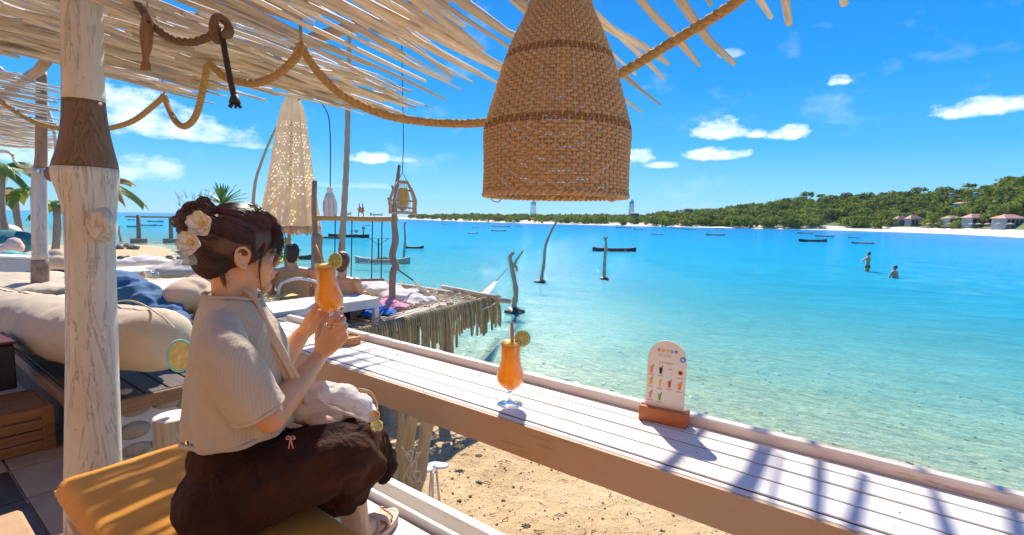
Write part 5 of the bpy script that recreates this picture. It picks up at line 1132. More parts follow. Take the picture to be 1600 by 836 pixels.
# ------------------------------------------------------------------ lower deck and pale tables to the left, towards the beach
M_LIME = m_plain('limewashed_deck', (.72, .62, .50), .8, .15, 4, .3, 30)
dk_ = MB(); dk_.slab(.80, 2.2, 6.5, 13.0, -.2, .02); dk_.slab(-6, .79, 8.3, 14, -.3, -.02); obj('lower_terrace', dk_, M_LIME, kind='structure')
def table(name, x0, x1, y0, y1, zt, zf, label, group=None, planks=4, mat=None, th_=.03, legw=.035, apron=.06):
    mat = mat or M_WHITEWOOD_X; t = thing(name, ((x0+x1)/2, (y0+y1)/2, zf), label, 'table', group); w_ = (y1-y0)/planks
    for k in range(planks): b = MB(); b.slab(x0, x1, y0+k*w_, y0+(k+1)*w_-.006, zt-th_, zt, .003); obj('plank', b, mat, t)
    for x in (x0+.02, x1-.02-legw):
        for y in (y0+.02, y1-.02-legw): b = MB(); b.slab(x, x+legw, y, y+legw, zf, zt-th_-.001, .003); obj('leg', b, mat, t)
    for y in (y0+.012, y1-.032): b = MB(); b.slab(x0+.01, x1-.01, y, y+.0195, zt-th_-apron, zt-th_-.001, .002); obj('apron', b, mat, t)
    for x in (x0+.0, x1-.0195): b = MB(); b.slab(x, x+.0195, y0+.034, y1-.034, zt-th_-apron, zt-th_-.001, .002); obj('apron', b, mat, t)
    return t
ta = P(225, 445, .55); table('low_table', ta[0]-.55, ta[0]+.75, ta[1]-.5, ta[1]+.35, .55, .3 if ta[1] < 6.4 else .02, 'low white plank table with three small cups, between the thick post and the woman', 'low white tables on the terrace')
ta2 = P(240, 418, .5); table('low_table', ta2[0]-.7, ta2[0]+1.0, ta2[1]-.4, ta2[1]+.4, .5, .02, 'white plank table nearest the sand spit, beyond the cups', 'low white tables on the terrace')
random.seed(4)
for i, (x, y, c_, l) in enumerate(((222, 430, (.70, .45, .30), 'small clay cup on the low white table before the beach'), (232, 428, (.75, .72, .66), 'small white cup beside the clay cup on the low table'), (243, 431, (.35, .45, .40), 'small grey green cup at the right of the cups on the low table'))):
    c = P(x, y+4, .55); b = MB(); b.lathe([(0, 0), (.03, 0), (.035, .07), (.031, .07), (.027, .01), (0, .012)], 14, c); single('cup', b, m_plain('cup_glaze', c_, .4, .1), l, 'cup', 'cups on the low table', smooth=True)
M_GREYW = m_plain('grey_white_cushion', (.50, .45, .38), .9, .1, 5, .3, 100)
for (l, bl, m_) in (('long grey white lounge cushion lying before the sand spit', [(262, 425, 7.2, .35, .25, .10), (290, 418, 7.4, .35, .25, .12), (320, 424, 7.3, .3, .25, .10)], M_GREYW),
                    ('flat white cushion on the table nearest the sand spit', [(208, 412, 8.2, .3, .25, .09), (225, 408, 8.3, .3, .25, .10), (243, 411, 8.2, .3, .2, .08)], M_WHITECLOTH),
                    ('rolled tan blanket leaning by the tan floor cushion', [(312, 440, 4.6, .14, .14, .07), (330, 432, 4.8, .16, .14, .08)], M_TERRA)):
    heap_thing('lounge_cushion', l, 'cushion', bl, .03, .018, 4, m_, 3, 'loose cushions on the terrace')
# rocks along the terrace edge
M_ROCK = m_plain('shore_rock', (.34, .27, .19), .9, .4, 5, .8, 20, rndv=.4)
random.seed(21); rocks = []
b0 = MB(); b0.ell((0, 0, 0), (1, .8, .55), n=9, m=6, jit=.16); rme = b0.mesh('shore_rock', M_ROCK, False)
def rock(px_, py_, s, lab, grp):
    c = P(px_, py_, -1.02); o = inst('rock', rme, c, random.uniform(0, 6), sc=s*random.uniform(.8, 1.2)); tag(o, lab, 'rock', grp)
for k in range(26): rock(random.uniform(186, 330), random.uniform(402, 412), random.uniform(.10, .24), 'brown shore rock in the loose line between the terrace and the sand spit', 'rocks along the terrace edge')
for k in range(10): rock(random.uniform(184, 225), random.uniform(381, 388), random.uniform(.12, .3), 'dark rock where the sand spit meets the water', 'rocks at the tip of the sand spit')

# left clutter: loungers, low wall, teal cushions
b = MB(); q = P(-40, 428, .0); e = P(95, 431, .0); 
lw = thing('low_wall', (D(20, 430, 6.5)*[1, 1, 0]), 'low pale grey wall behind the slim post at the left', 'wall')
w0 = D(-60, 412, 6.4); w1 = D(60, 416, 6.2); b = MB(); dv = unit((w1-w0)*[1, 1, 0]); nv = V3((-dv[1], dv[0], 0)); Rw = np.array([dv, nv, UZ]).T; hl_ = np.linalg.norm(w1-w0)/2
b.box((w0+w1)/2, (hl_, .12, .10), Rw, .01); obj('wall_body', b, m_plain('pale_render', (.50, .49, .46), .8, .1), lw); b = MB(); b.box((w0+w1)/2-UZ*.25, (hl_*.85, .10, .14), Rw, .01); obj('plinth', b, m_plain('grey_render', (.36, .37, .38), .8, .15), lw)
b = MB(); b.box((w0+w1)/2+UZ*.115, (hl_+.03, .14, .012), Rw, .004); obj('coping', b, m_plain('white_coping', (.8, .78, .74), .7), lw)
hp = [('flat cream floor mattress in front of the low grey wall', [(20, 436, 5.2, .5, .4, .07), (70, 440, 5.0, .5, .4, .07)], M_BEIGE), ('cream seat pad behind the bolster at the far left', [(10, 448, 4.6, .4, .3, .06), (60, 452, 4.5, .35, .3, .06)], M_BEIGE),
      ('folded teal towel on top of the low grey wall', [(22, 398, 6.6, .22, .14, .05), (8, 402, 6.6, .2, .14, .05)], M_TEAL), ('dark teal bean bag left of the slim post', [(28, 378, 8.0, .28, .28, .17), (12, 372, 8.3, .2, .25, .13)], m_plain('dark_teal', (.03, .18, .17), .9, .3)),
      ('pink beige lounger cushion propped beside the teal bean bag', [(12, 388, 7.4, .12, .14, .10), (22, 384, 7.4, .10, .12, .14)], m_plain('pink_beige', (.70, .48, .40), .9, .15)), ('white folded towel beyond the dark teal bean bag', [(6, 360, 9, .25, .2, .11), (14, 366, 9, .2, .2, .10)], M_WHITECLOTH),
      ('tan pillow to the right of the slim post', [(84, 402, 7.0, .12, .14, .12), (90, 412, 6.8, .14, .14, .11)], M_TERRA), ('black bag lying behind the slim post', [(82, 424, 5.6, .10, .1, .04), (91, 427, 5.6, .08, .1, .035)], m_plain('black_bag', (.02, .02, .02), .6)),
      ('pale cushion wedged between the two posts', [(84, 446, 5.0, .12, .14, .08), (93, 450, 5.0, .12, .12, .07)], M_BEIGE)]
for i, (l, bl, m_) in enumerate(hp): heap_thing('lounge_cushion', l, l.split(' ')[0] and ('towel' if 'towel' in l else 'bag' if 'bag ' in l and 'bean' not in l else 'cushion'), bl, .03, .02, 4, m_, 30+i, 'loose cushions on the terrace')

# ------------------------------------------------------------------ net platform over the water
np_ = thing('net_platform', (4.3, 6.0, .1), 'rope net lounging platform on poles above the water, fringed with hanging rope loops', 'platform')
M_POLEX = m_wood('bleached_pole', (.72, .60, .46), (.48, .36, .25), 0, .75, .5); M_POLEY = m_wood('bleached_pole_y', (.72, .60, .46), (.48, .36, .25), 1, .75, .5)
E1 = [D(575, 440, 9.2), D(795, 472, 6.9)]; 
pA = P(577, 439, .12); pB = P(797, 471, .12); pN0 = P(560, 524, .1); pN1 = P(775, 467, .1)
for (a, c_, r_, m_, nm, sd_) in ((pA, pB, .045, M_POLEY, 'frame_pole', 1), (pN0, pN1, .05, M_POLEX, 'frame_pole', 2), (P(690, 448, .18), P(783, 466, .18), .035, M_POLEY, 'frame_pole', 3), (pA, pA+V3((-2.6, -.1, 0)), .04, M_POLEX, 'frame_pole', 4)):
    b = MB(); b.tube(crooked(a, c_, 12, .02, .8, sd_), [r_*(1-.02*i) for i in range(12)], 9); obj(nm, b, m_, np_, smooth=True)
for k in range(3):
    a = P(600+k*6, 508-k*7, .11); c_ = P(690+k*8, 478-k*3, .11); b = MB(); b.tube(crooked(a, c_, 8, .02, 1, 20+k), .03, 8); obj('deck_pole', b, M_POLEX, np_, smooth=True)
M_NET = m_plain('net_rope', (.66, .54, .38), .85, .25, 30, .5, 150)
random.seed(6); b = MB(); X0, X1, Y0, Y1 = 2.7, 5.75, 4.5, 7.9
def inpl(x, y): return True
for k in range(34):
    y = Y0+(Y1-Y0)*k/33; b.tube([(x, y+.05*math.sin(x*9+k), .07+.02*math.sin(x*7+k*2)-.05*math.sin(math.pi*(x-X0)/(X1-X0))) for x in np.linspace(X0, X1, 44)], .011, 4)
for k in range(30):
    x = X0+(X1-X0)*k/29; b.tube([(x+.05*math.sin(y*8+k), y, .075+.02*math.cos(y*7+k)-.05*math.sin(math.pi*(y-Y0)/(Y1-Y0))) for y in np.linspace(Y0, Y1, 44)], .011, 4)
for k in range(170):
    x = random.uniform(3.6, X1); y = random.uniform(Y0, Y1); a = random.uniform(0, 6.28); r_ = random.uniform(.06, .14); b.tube([(x+r_*math.cos(a+t), y+r_*math.sin(a+t)*.8, .10+.05*math.sin(t*1.3)) for t in np.linspace(0, 4.2, 9)], .010, 4)
obj('rope_net', b, M_NET, np_, smooth=True, kind='stuff')
M_FRI = m_plain('olive_rope_fringe', (.54, .43, .22), .85, .3, 14, .6, 90, rndv=.5); random.seed(12)
for k in range(74):
    t = (k+.5)/74; c = pN0+(pN1-pN0)*t; L_ = random.uniform(.20, .46)*(1.05-.25*abs(t-.55)); w_ = random.uniform(.02, .05); dx = unit(pN1-pN0); sw_ = random.uniform(-.03, .03); b = MB()
    pts = [c+UZ*.05+V3((0, .05, 0)), c+UZ*.06-V3((0, .04, 0)), c-V3((0, .07, .06))+dx*sw_*.3, c-V3((0, .075, L_*.6))+dx*(sw_), c-V3((0, .07, L_))+dx*(sw_+w_*.3), c-V3((0, .065, L_*.97))+dx*(sw_+w_), c-V3((0, .06, L_*.5))+dx*(sw_+w_), c-V3((0, .05, .05))+dx*w_]
    b.tube(spl(pts, 22), [random.uniform(.010, .016)]*22, 6); obj('fringe_loop', b, M_FRI, np_, smooth=True)
for (x, y) in ((3.55, 4.65), (3.9, 4.8), (4.9, 4.7)):
    c = V3((x, y, .0)); b = MB(); b.tube(crooked(c, (c[0]-.12, c[1], -1.6), 8, .04, 1, x), [.075, .07, .075, .08, .085, .09, .095, .1], 10); obj('support_post', b, M_POLE, np_, smooth=True)
heap_thing('white_blanket', 'long rumpled white blanket lying on the rope net platform', 'blanket', [(600, 452, 7.6, .28, .3, .07), (625, 462, 7.3, .3, .3, .08), (655, 470, 7.1, .26, .25, .07), (580, 446, 8.0, .25, .3, .06), (640, 460, 7.6, .3, .3, .06)], .022, .03, 4, M_WHITECLOTH, 8)
heap_thing('pink_towel', 'pink and white towel beside the white blanket on the net platform', 'towel', [(598, 472, 6.8, .18, .20, .032), (616, 479, 6.6, .20, .18, .028), (606, 476, 6.7, .20, .2, .03)], .012, .022, 9, m_plain('pink_towel', (.72, .28, .36), .9, .5, 5, .3, 60), 9)
heap_thing('blue_towel', 'bright blue towel hanging over the edge beside the low white table', 'towel', [(580, 480, 6.3, .13, .14, .06), (578, 491, 6.1, .12, .14, .035), (598, 488, 6.2, .18, .16, .028)], .012, .020, 8, m_plain('bright_blue', (.01, .16, .62), .9, .25, 5, .3, 60), 10)

# low table in front of the couple, mats and sticks under it
tl = table('coffee_table', 2.35, 3.72, 4.72, 5.35, .35, .03, 'long low white plank table with yellow place mats, behind the raised drink', 'low white tables on the terrace', 5, legw=.06, apron=.08)
fl2 = MB(); fl2.slab(2.0, 3.9, 4.35, 9.0, -.12, .028); obj('sunlit_deck', fl2, m_plain('sunlit_boards', (.70, .58, .42), .8, .2, 5, .3, 30), kind='structure')
for i, (x, y, w_, l) in enumerate(((440, 462, .16, 'yellow place mat at the middle of the low white table'), (405, 457, .13, 'yellow place mat at the left of the low white table'), (552, 456, .14, 'yellow place mat at the right end of the low white table'))):
    c = P(x, y, .353); b = MB(); b.slab(c[0]-w_, c[0]+w_, c[1]-w_*.7, c[1]+w_*.7, .3515, .356); single('place_mat', b, m_plain('yellow_mat', (.78, .50, .12), .8, .3, 20, .3), l, 'place mat', 'place mats on the low table')
for i, (x, y, l) in enumerate(((455, 450, 'white folded menu nearest the seated man on the low table'), (500, 446, 'white folded menu nearest the bamboo pole on the low table'))):
    c = P(x, y, .353); b = MB(); b.slab(c[0]-.16, c[0]+.16, c[1]-.09, c[1]+.09, .3512, .3545); single('menu_sheet', b, m_plain('white_paper', (.8, .78, .75), .7), l, 'menu', 'menus on the low table')
b = MB(); random.seed(2)
for k in range(16): c = P(random.uniform(410, 470), random.uniform(494, 502), .03); a = random.uniform(-.4, .6); d = V3((math.cos(a), math.sin(a), 0))*.22; b.tube([c-d, c+UZ*.04, c+d], .012, 5)
obj('driftwood_offcuts', b, M_DRIFT, smooth=True, kind='stuff')

# ------------------------------------------------------------------ seated couple
def seated(name, hx, hy, hf, az, skin, hairm, label, topm, spread=.40, lean=0.0, bare=False):
    hc_ = D(hx, hy, hf); f_, l_ = rot2(az); t = thing(name, (hc_[0], hc_[1], .03), label, 'person', 'couple sitting at the low table'); b = MB(); s = spread/2
    nk = hc_-UZ*.17-f_*.02; ch_ = nk-UZ*.20+f_*.02; hp_ = nk-UZ*.50-f_*.05
    b.ell(hc_, (.088, .072, .115), (f_, l_, UZ), 18, 12); caps(b, hc_-UZ*.05-f_*.02, nk, .052, .055); b.ell(ch_, (.105, s*.82, .20), (f_, l_, UZ), 22, 14); b.ell(nk-UZ*.05, (.075, s*.95, .06), (f_, l_, UZ), 20, 10); b.ell((ch_+hp_)/2, (.10, s*.68, .20), (f_, l_, UZ)); b.ell(hp_, (.13, s*.86, .12), (f_, l_, UZ), 20, 12)
    for sg in (-1, 1):
        sh = nk-UZ*.06+l_*s*sg; el = sh-UZ*.26+l_*.05*sg+f_*.06; wr = el+f_*.20-UZ*.06-l_*.05*sg; chain(b, [sh, el, wr], [.056, .045, .030]); hand_c = wr+f_*.05; b.ell(hand_c, (.05, .035, .018), (f_, l_, UZ))
        for q_ in range(5): caps(b, hand_c+l_*(q_-2)*.014, hand_c+f_*(.075-.008*abs(q_-2))+l_*(q_-2)*.016, .009, .008, 8)
        kn_ = hp_+f_*.42+l_*.18*sg+UZ*.14; an = kn_+f_*.12-l_*.22*sg-UZ*.20; chain(b, [hp_+l_*.1*sg, kn_, an], [.085, .062, .04]); caps(b, an, an+f_*.16, .035, .025)
    b.ell(hc_+f_*.09-UZ*.01, (.02, .014, .02), (f_, l_, UZ)); 
    for sg in (-1, 1): b.ell(hc_+l_*.073*sg-UZ*.01, (.018, .008, .028), (f_, l_, UZ))
    obj('body', remesh(b, .013, 2, skin, 'body'), skin, t)
    b = MB(); b.ell(hc_+UZ*.025-f_*.015, (.098, .084, .112), (f_, l_, UZ), 18, 12); b.ell(hc_-UZ*.04-f_*.05, (.055, .07, .08), (f_, l_, UZ)); me = remesh(b, .011, 1, hairm, 'hair'); crumple(me, .008, 22, 3, (1, 1, .35)); obj('hair', me, hairm, t)
    b = MB()
    if topm is not None: b.ell(ch_, (.122, s*.94, .215), (f_, l_, UZ), 22, 14); b.ell((ch_+hp_)/2, (.122, s*.83, .21), (f_, l_, UZ)); b.ell(nk-UZ*.07, (.086, s*.9, .055), (f_, l_, UZ)); b.ell(hp_, (.15, s*.98, .13), (f_, l_, UZ)); me = remesh(b, .014, 2, topm, 'shirt'); crumple(me, .012, 9, 4, (1, 1, .5)); obj('shirt', me, topm, t)
    else: b.ell(hp_, (.15, s*.98, .12), (f_, l_, UZ)); obj('shorts', remesh(b, .014, 2, m_plain('dark_shorts', (.05, .04, .05), .9), 'shorts'), m_plain('dark_shorts_', (.05, .04, .05), .9), t)
    return t
M_DH = m_plain('dark_hair', (.035, .022, .014), .5, .4, 40, .5, 100); M_RH = m_plain('reddish_hair', (.16, .05, .03), .5, .4, 40, .5, 100)
seated('person', 457, 396, 6.3, R_(40), M_SKIN2, M_DH, 'person with short dark hair in an ochre shirt, back turned, sitting at the low table', m_plain('ochre_shirt', (.52, .32, .14), .9, .15, 8, .3, 60), .46)
seated('person', 536, 410, 6.1, R_(62), M_SKIN2, M_RH, 'person with reddish hair and bare back sitting behind the raised drink', None, .36)
def chair(c, f_, l_):
    t = thing('low_chair', (c[0], c[1], .03), 'low white cane chair back behind the person in the ochre shirt', 'chair')
    for sg in (-1, 1): b = MB(); b.tube(spl([c+l_*.26*sg+UZ*0, c+l_*.26*sg+UZ*.22, c+l_*.22*sg+UZ*.44-f_*.03, c+l_*.12*sg+UZ*.50-f_*.04], 12), .018, 7); obj('back_frame', b, M_WHITEWOOD_X, t, smooth=True)
    b = MB(); b.tube(spl([c+l_*.12+UZ*.50-f_*.04, c+UZ*.52-f_*.045, c-l_*.12+UZ*.50-f_*.04], 8), .018, 7); obj('top_rail', b, M_WHITEWOOD_X, t, smooth=True)
    b = MB(); b.box(c+f_*.18+UZ*.12, (.20, .25, .015), np.array([f_, l_, UZ]).T, .006); obj('seat', b, M_WHITEWOOD_X, t)
    for a in (-.16, .34):
        for sg in (-1, 1): b = MB(); b.tube([c+f_*a+l_*.22*sg, c+f_*a+l_*.22*sg+UZ*.12], .014, 6); obj('leg', b, M_WHITEWOOD_X, t)
c = D(470, 470, 6.0); c[2] = .03; f_, l_ = rot2(R_(40)); chair(c, f_, l_)

# ------------------------------------------------------------------ parasol, poles, lanterns and the rustic frame
M_CRO = None
def m_crochet():
    n = NT('cream_macrame'); f = n.noise(3, 4); col = n.ramp(f, [(.3, (.86, .68, .46)), (.7, (.95, .80, .58))]); n.set(col, .9, n.bump(n.noise(60, 4, .6, n.map((1, 1, .4))), .5, .01)); _tl(n, col, .58); return n
ncr = m_crochet(); M_CRO = ncr.m
M_HOLE = m_plain('macrame_shadow_mesh', (.30, .21, .13), .95, .2, 60, .3)
pf = 7.2; par_ = thing('parasol', D(455, 362, pf)*[1, 1, 0], 'closed cream macrame parasol with lacework panels and tasselled hem', 'parasol')
PR = [(140, 1.5), (143, 4), (150, 9.5), (163, 15), (190, 21), (230, 26), (270, 31), (310, 36), (340, 40), (360, 41)]
rings = []; NSG = 96; yv = np.linspace(141, 357, 100)
for y in yv:
    r_ = .93*interp(y, [p[0] for p in PR], [p[1] for p in PR])*pf/FOC; c = D(interp(y, [140, 360], [457, 452]), y, pf); k = (y-140)/220
    rings.append([c+V3((math.cos(a), math.sin(a), 0))*r_*(1+(.08+.14*k)*math.cos(8*a)+.03*math.sin(17*a+k*3)) for a in [2*math.pi*j/NSG for j in range(NSG)]])
# lace: the panels between y 215 and 300 are pierced, real openings cut out of the cloth
vs = [p for r_ in rings for p in r_]; fs = []; sol = []
for i in range(len(rings)-1):
    for j in range(NSG):
        k = (j+1) % NSG; f4 = (i*NSG+j, i*NSG+k, (i+1)*NSG+k, (i+1)*NSG+j)
        if 24 <= i <= 74 and (i % 2 == 0) and ((j+(i//2)) % 2 == 0) and (j % 12) not in (0, 1) and (i % 14) not in (0, 2) and random.random() < .7: continue
        fs.append(f4[::-1])
b = MB(); b.add(vs, fs); canopy = obj('canopy', b, M_CRO, par_, smooth=True)
random.seed(3); last = rings[-1]
b = MB()
for j in range(0, NSG*2):
    p = V3(last[(j//2) % NSG])+(V3(last[(j//2+1) % NSG])-last[(j//2) % NSG])*(.5*(j % 2)); b.tube([p+UZ*.04, p-UZ*.02, p-UZ*random.uniform(.05, .10)+V3((random.uniform(-.01, .01), random.uniform(-.01, .01), 0))], [.010, .009, .006], 4)
obj('hem_tassels', b, M_CRO, par_, smooth=True, kind='stuff')
b = MB(); b.tube([D(457, 136, pf), D(452, 362, pf), [*(D(449, 470, pf)[:2]), .03]], .022, 9); obj('pole', b, M_POLE, par_, smooth=True); b = MB(); b.ell(D(457, 138, pf), (.03, .03, .035)); b.tube([D(457, 137, pf), D(457.5, 129, pf)], .008, 6); obj('finial', b, m_plain('brown_finial', (.15, .06, .03), .5), par_, smooth=True)
M_BAM = m_wood('bamboo', (.60, .47, .30), (.42, .31, .19), 2, .5, .3); M_WIRE = m_plain('dark_wire', (.04, .06, .06), .5)
def bamboo(a, c_, r0, r1, par, n=12):
    pts = crooked(a, c_, n*2, .01, .6, a[0]); rd = [r0+(r1-r0)*i/(2*n-1) for i in range(2*n)]; rd = [r*(1.22 if i % 2 == 0 else 1.0) for i, r in enumerate(rd)]; b = MB(); b.tube(pts, rd, 9); return obj('cane', b, M_BAM, par, smooth=True)
t = thing('bamboo_pole', D(533, 405, 6.6)*[1, 1, 0], 'tall straight bamboo pole rising behind the raised drink', 'pole'); bamboo([*(D(531, 480, 6.6)[:2]), .0], D(548, 40, 6.6), .042, .026, t, 18)
t = thing('leaning_cane', D(395, 318, 8.0)*[1, 1, 0], 'thin curved cane leaning to the left of the parasol', 'pole'); b = MB(); b.tube(spl([[*(D(392, 470, 8)[:2]), .0], D(396, 310, 8), D(408, 255, 8), D(434, 196, 8), D(455, 180, 8)], 16), [.03-.0012*i for i in range(16)], 7); obj('cane', b, M_BAM, t, smooth=True)
t = thing('arched_wire', D(517, 290, 7.0), 'thin dark wire arching over from the parasol to the white lantern', 'wire'); b = MB(); b.tube(spl([D(458, 160, 7.2), D(480, 151, 7.1), D(497, 156, 7.0), D(512, 178, 7.0), D(516, 215, 7.0), D(516, 294, 7.0)], 26), .0075, 6); obj('wire', b, M_WIRE, t, smooth=True)
# white bottle-shaped lantern
lt = thing('lantern', D(516, 338, 7.0), 'white bottle shaped fabric lantern hanging beside the bamboo pole', 'lantern'); c = D(516, 338, 7.0); s = 7.0/FOC
b = MB(); b.lathe([(8.6*s, 0), (9.2*s, 1*s), (9.0*s, 26*s), (8*s, 29*s), (4.6*s, 34*s), (4*s, 44*s), (2.5*s, 45*s)], 20, c, True, True); obj('shade', b, M_WHITECLOTH, lt, smooth=False)
for k in range(8): a = k*math.pi/4; d = V3((math.cos(a), math.sin(a), 0)); b = MB(); b.tube([c+d*9*s, c+d*10.5*s+UZ*10*s, c+d*9.9*s+UZ*22*s, c+d*5*s+UZ*36*s], .006, 5); obj('wire_rib', b, m_plain('pale_wire', (.5, .55, .55), .5), lt)
# bird-cage lantern
cg = thing('birdcage_lantern', D(630, 334, 6.6), 'wooden bird cage lantern hanging on a long thin cord', 'lantern'); c = D(629, 334, 6.6); s = 6.6/FOC
prof = [(14, 0), (19, 1), (18, 8), (19.5, 20), (14, 36), (8.5, 48)]
M_CAGE = m_wood('cage_wood', (.72, .52, .30), (.5, .34, .17), 2, .7, .3)
ax1 = unit(CR*.9+CF*.3); ax1[2] = 0; ax1 = unit(ax1); ax2 = V3((-ax1[1], ax1[0], 0))
def sq(r, z): return [c+ax1*sx*r*s+ax2*sy*r*s*.8+UZ*z*s for sx, sy in ((-1, -1), (1, -1), (1, 1), (-1, 1))]
for (r, z) in ((19, 2), (18.5, 9), (19.5, 20), (14, 36), (8.5, 48)):
    q4 = sq(r, z); b = MB(); b.tube(q4+[q4[0]], .009 if z > 2 else .016, 5); obj('hoop', b, M_CAGE, cg, smooth=True)
for i in range(4):
    for k in range(7):
        u = k/7; pts = []
        for (r, z) in ((19, 2), (18.5, 9), (19.5, 20), (14, 36), (8.5, 48)): q4 = sq(r, z); pts.append(q4[i]+(q4[(i+1) % 4]-q4[i])*u)
        b = MB(); b.tube(pts, .0035 if k else .011, 4 if k else 6); obj('bar' if k else 'corner_post', b, M_CAGE, cg, smooth=True)
b = MB(); b.box(c+UZ*49*s, (8.5*s, 7*s, 2*s), np.array([ax1, ax2, UZ]).T, .004); obj('cap', b, M_CAGE, cg); b = MB(); b.box(c+UZ*1*s, (20*s, 17*s, 1.5*s), np.array([ax1, ax2, UZ]).T, .004); obj('tray', b, M_CAGE, cg)
b = MB(); b.box(c-ax2*15.5*s+UZ*26*s, (6*s, .006, 13*s), np.array([ax1, ax2, UZ]).T, .002); obj('door_panel', b, m_plain('amber_panel', (.62, .34, .06), .5, .2), cg); b = MB(); b.ell(c+UZ*22*s, (11*s, 11*s, 18*s)); obj('paper_shade', b, m_plain('pale_paper', (.72, .70, .66), .8, .05), cg, smooth=True)
b = MB()
for sx in (-1, 1): b.tube([c+ax1*sx*7*s+UZ*50*s, c+UZ*64*s], .004, 4)
b.tube([c+UZ*64*s, D(630.5, 225, 6.6), D(627.5, 60, 6.6), D(626, -40, 6.6)], .0055, 5); obj('cord', b, M_WIRE, cg, smooth=True, kind='stuff')
# rustic frame: posts, cross pole, swing cords, lettering
ff = 7.0; fm = thing('swing_frame', D(617, 440, ff)*[1, 1, 0], 'rustic beach frame of crooked posts with cross pole, sign letters and swing cords', 'frame')
gnd = lambda x, f_: [*(D(x, 440, f_)[:2]), -1.7]
b = MB(); b.tube(spl([D(624, 258, ff), D(619, 300, ff), D(616, 345, ff), D(618, 375, ff), D(613, 400, ff), D(619, 420, ff), D(613, 445, ff), gnd(614, ff)], 30), [.022+.0022*min(i, 12) for i in range(30)], 9); obj('post', b, M_POLE, fm, smooth=True)
for (a, c_) in (((616, 330), (606, 309)), ((617, 300), (612, 290))): b = MB(); b.tube([D(*a, ff), D(*c_, ff)], [.03, .012], 6); obj('snag', b, M_POLE, fm)
b = MB(); b.tube(crooked([*(D(497, 470, ff)[:2]), -.1], D(494, 284, ff), 10, .03, .8, 3), [.036]*10, 8); obj('post', b, M_POLE, fm, smooth=True)
b = MB(); b.tube(spl([[*(D(500, 470, 6.9)[:2]), -.05], D(499, 430, 6.9), D(495, 395, 6.9), D(496, 365, 6.9)], 12), [.085, .082, .08, .078, .085, .10, .085, .075, .072, .075, .08, .07], 10); obj('stump', b, M_POLE, fm, smooth=True)
M_BEAMY = m_wood('yellow_beam', (.66, .42, .14), (.44, .26, .08), 0, .6, .4)
b = MB(); b.tube(crooked(D(494, 342, ff), D(622, 341, ff), 14, .02, 1.2, 4), .036, 9); obj('cross_pole', b, M_BEAMY, fm, smooth=True)
for i, (x, yb) in enumerate(((524, 442), (550, 440), (582, 438), (597, 438))):
    b = MB(); b.tube([D(x, 342, ff), D(x-1.5, yb, ff)], .008, 5); obj('swing_cord', b, M_WIRE, fm, smooth=True)
b = MB(); b.tube([D(548, 438, ff), D(600, 437, ff)], .02, 6); obj('swing_seat', b, M_POLE, fm)
def sign(txt, x, y, h, f_):
    me = words(txt, 0, 0, h, m_plain('dark_sign_paint', (.05, .10, .16), .6)); c = D(x, y, f_); a = unit(CR*[1, 1, 0]); nn = V3((a[1], -a[0], 0))
    bmm = bmesh.new(); bmm.from_mesh(me); geo = bmesh.ops.extrude_face_region(bmm, geom=bmm.faces[:]); bmesh.ops.translate(bmm, vec=(0, 0, .02), verts=[v for v in geo['geom'] if isinstance(v, bmesh.types.BMVert)]); bmm.to_mesh(me); bmm.free()
    me.transform(Matrix(((a[0], 0, nn[0], c[0]), (a[1], 0, nn[1], c[1]), (0, 1, 0, c[2]), (0, 0, 0, 1)))); return me
obj('sign_letters', sign('Eat', 544.5, 333.5, .072, ff), M_WIRE, fm); obj('sign_letters', sign('Beyond', 588, 335, .058, ff), M_WIRE, fm)
c = D(564, 328, ff); b = MB(); star = []
for k in range(12): a = k*math.pi/6+.26; r_ = .055 if k % 2 else .032; star.append(c+CR*math.cos(a)*r_*1.1+UZ*math.sin(a)*r_)
b.loft([star, [p+_fh*.02 for p in star]]); obj('star_emblem', b, m_plain('orange_star', (.60, .32, .14), .6), fm)
for dx in (-4, 4): b = MB(); b.tube([D(564+dx, 340, ff), D(564+dx*.6, 318, ff)], .006, 5); obj('emblem_stake', b, M_WIRE, fm)
# hammock between the frame post and the snag in the water
hm = thing('hammock', D(760, 452, 9.5), 'pale net hammock strung between the frame post and the nearest snag in the water', 'hammock')
h0 = D(792, 420, 13.9); h1 = D(776, 438, 12.0); h2 = D(735, 460, 8.6); h3 = D(645, 438, 7.3); h4 = D(620, 420, 7.0)
b = MB(); b.tube([h0, h1], .012, 5); b.tube([h3, h4], .012, 5); obj('rope', b, M_WIRE, hm, kind='stuff')
sp_ = spl([h1, D(757, 456, 10.2), h2-UZ*.12, D(685, 462, 7.8)-UZ*.1, h3], 22); 
b = MB(); b.sheet([[p+UZ*(.10*abs(v)**1.5*math.sin(math.pi*i/21)-.1*math.sin(math.pi*i/21))+unit(np.cross(UZ, h1-h3))*v*.13*math.sin(math.pi*min(1, max(.06, i/21)))**.7 for v in np.linspace(-1, 1, 9)] for i, p in enumerate(sp_)], .012); obj('hammock_cloth', b, m_plain('hammock_cotton', (.70, .62, .50), .9, .15, 20, .5, 80), hm, smooth=True)

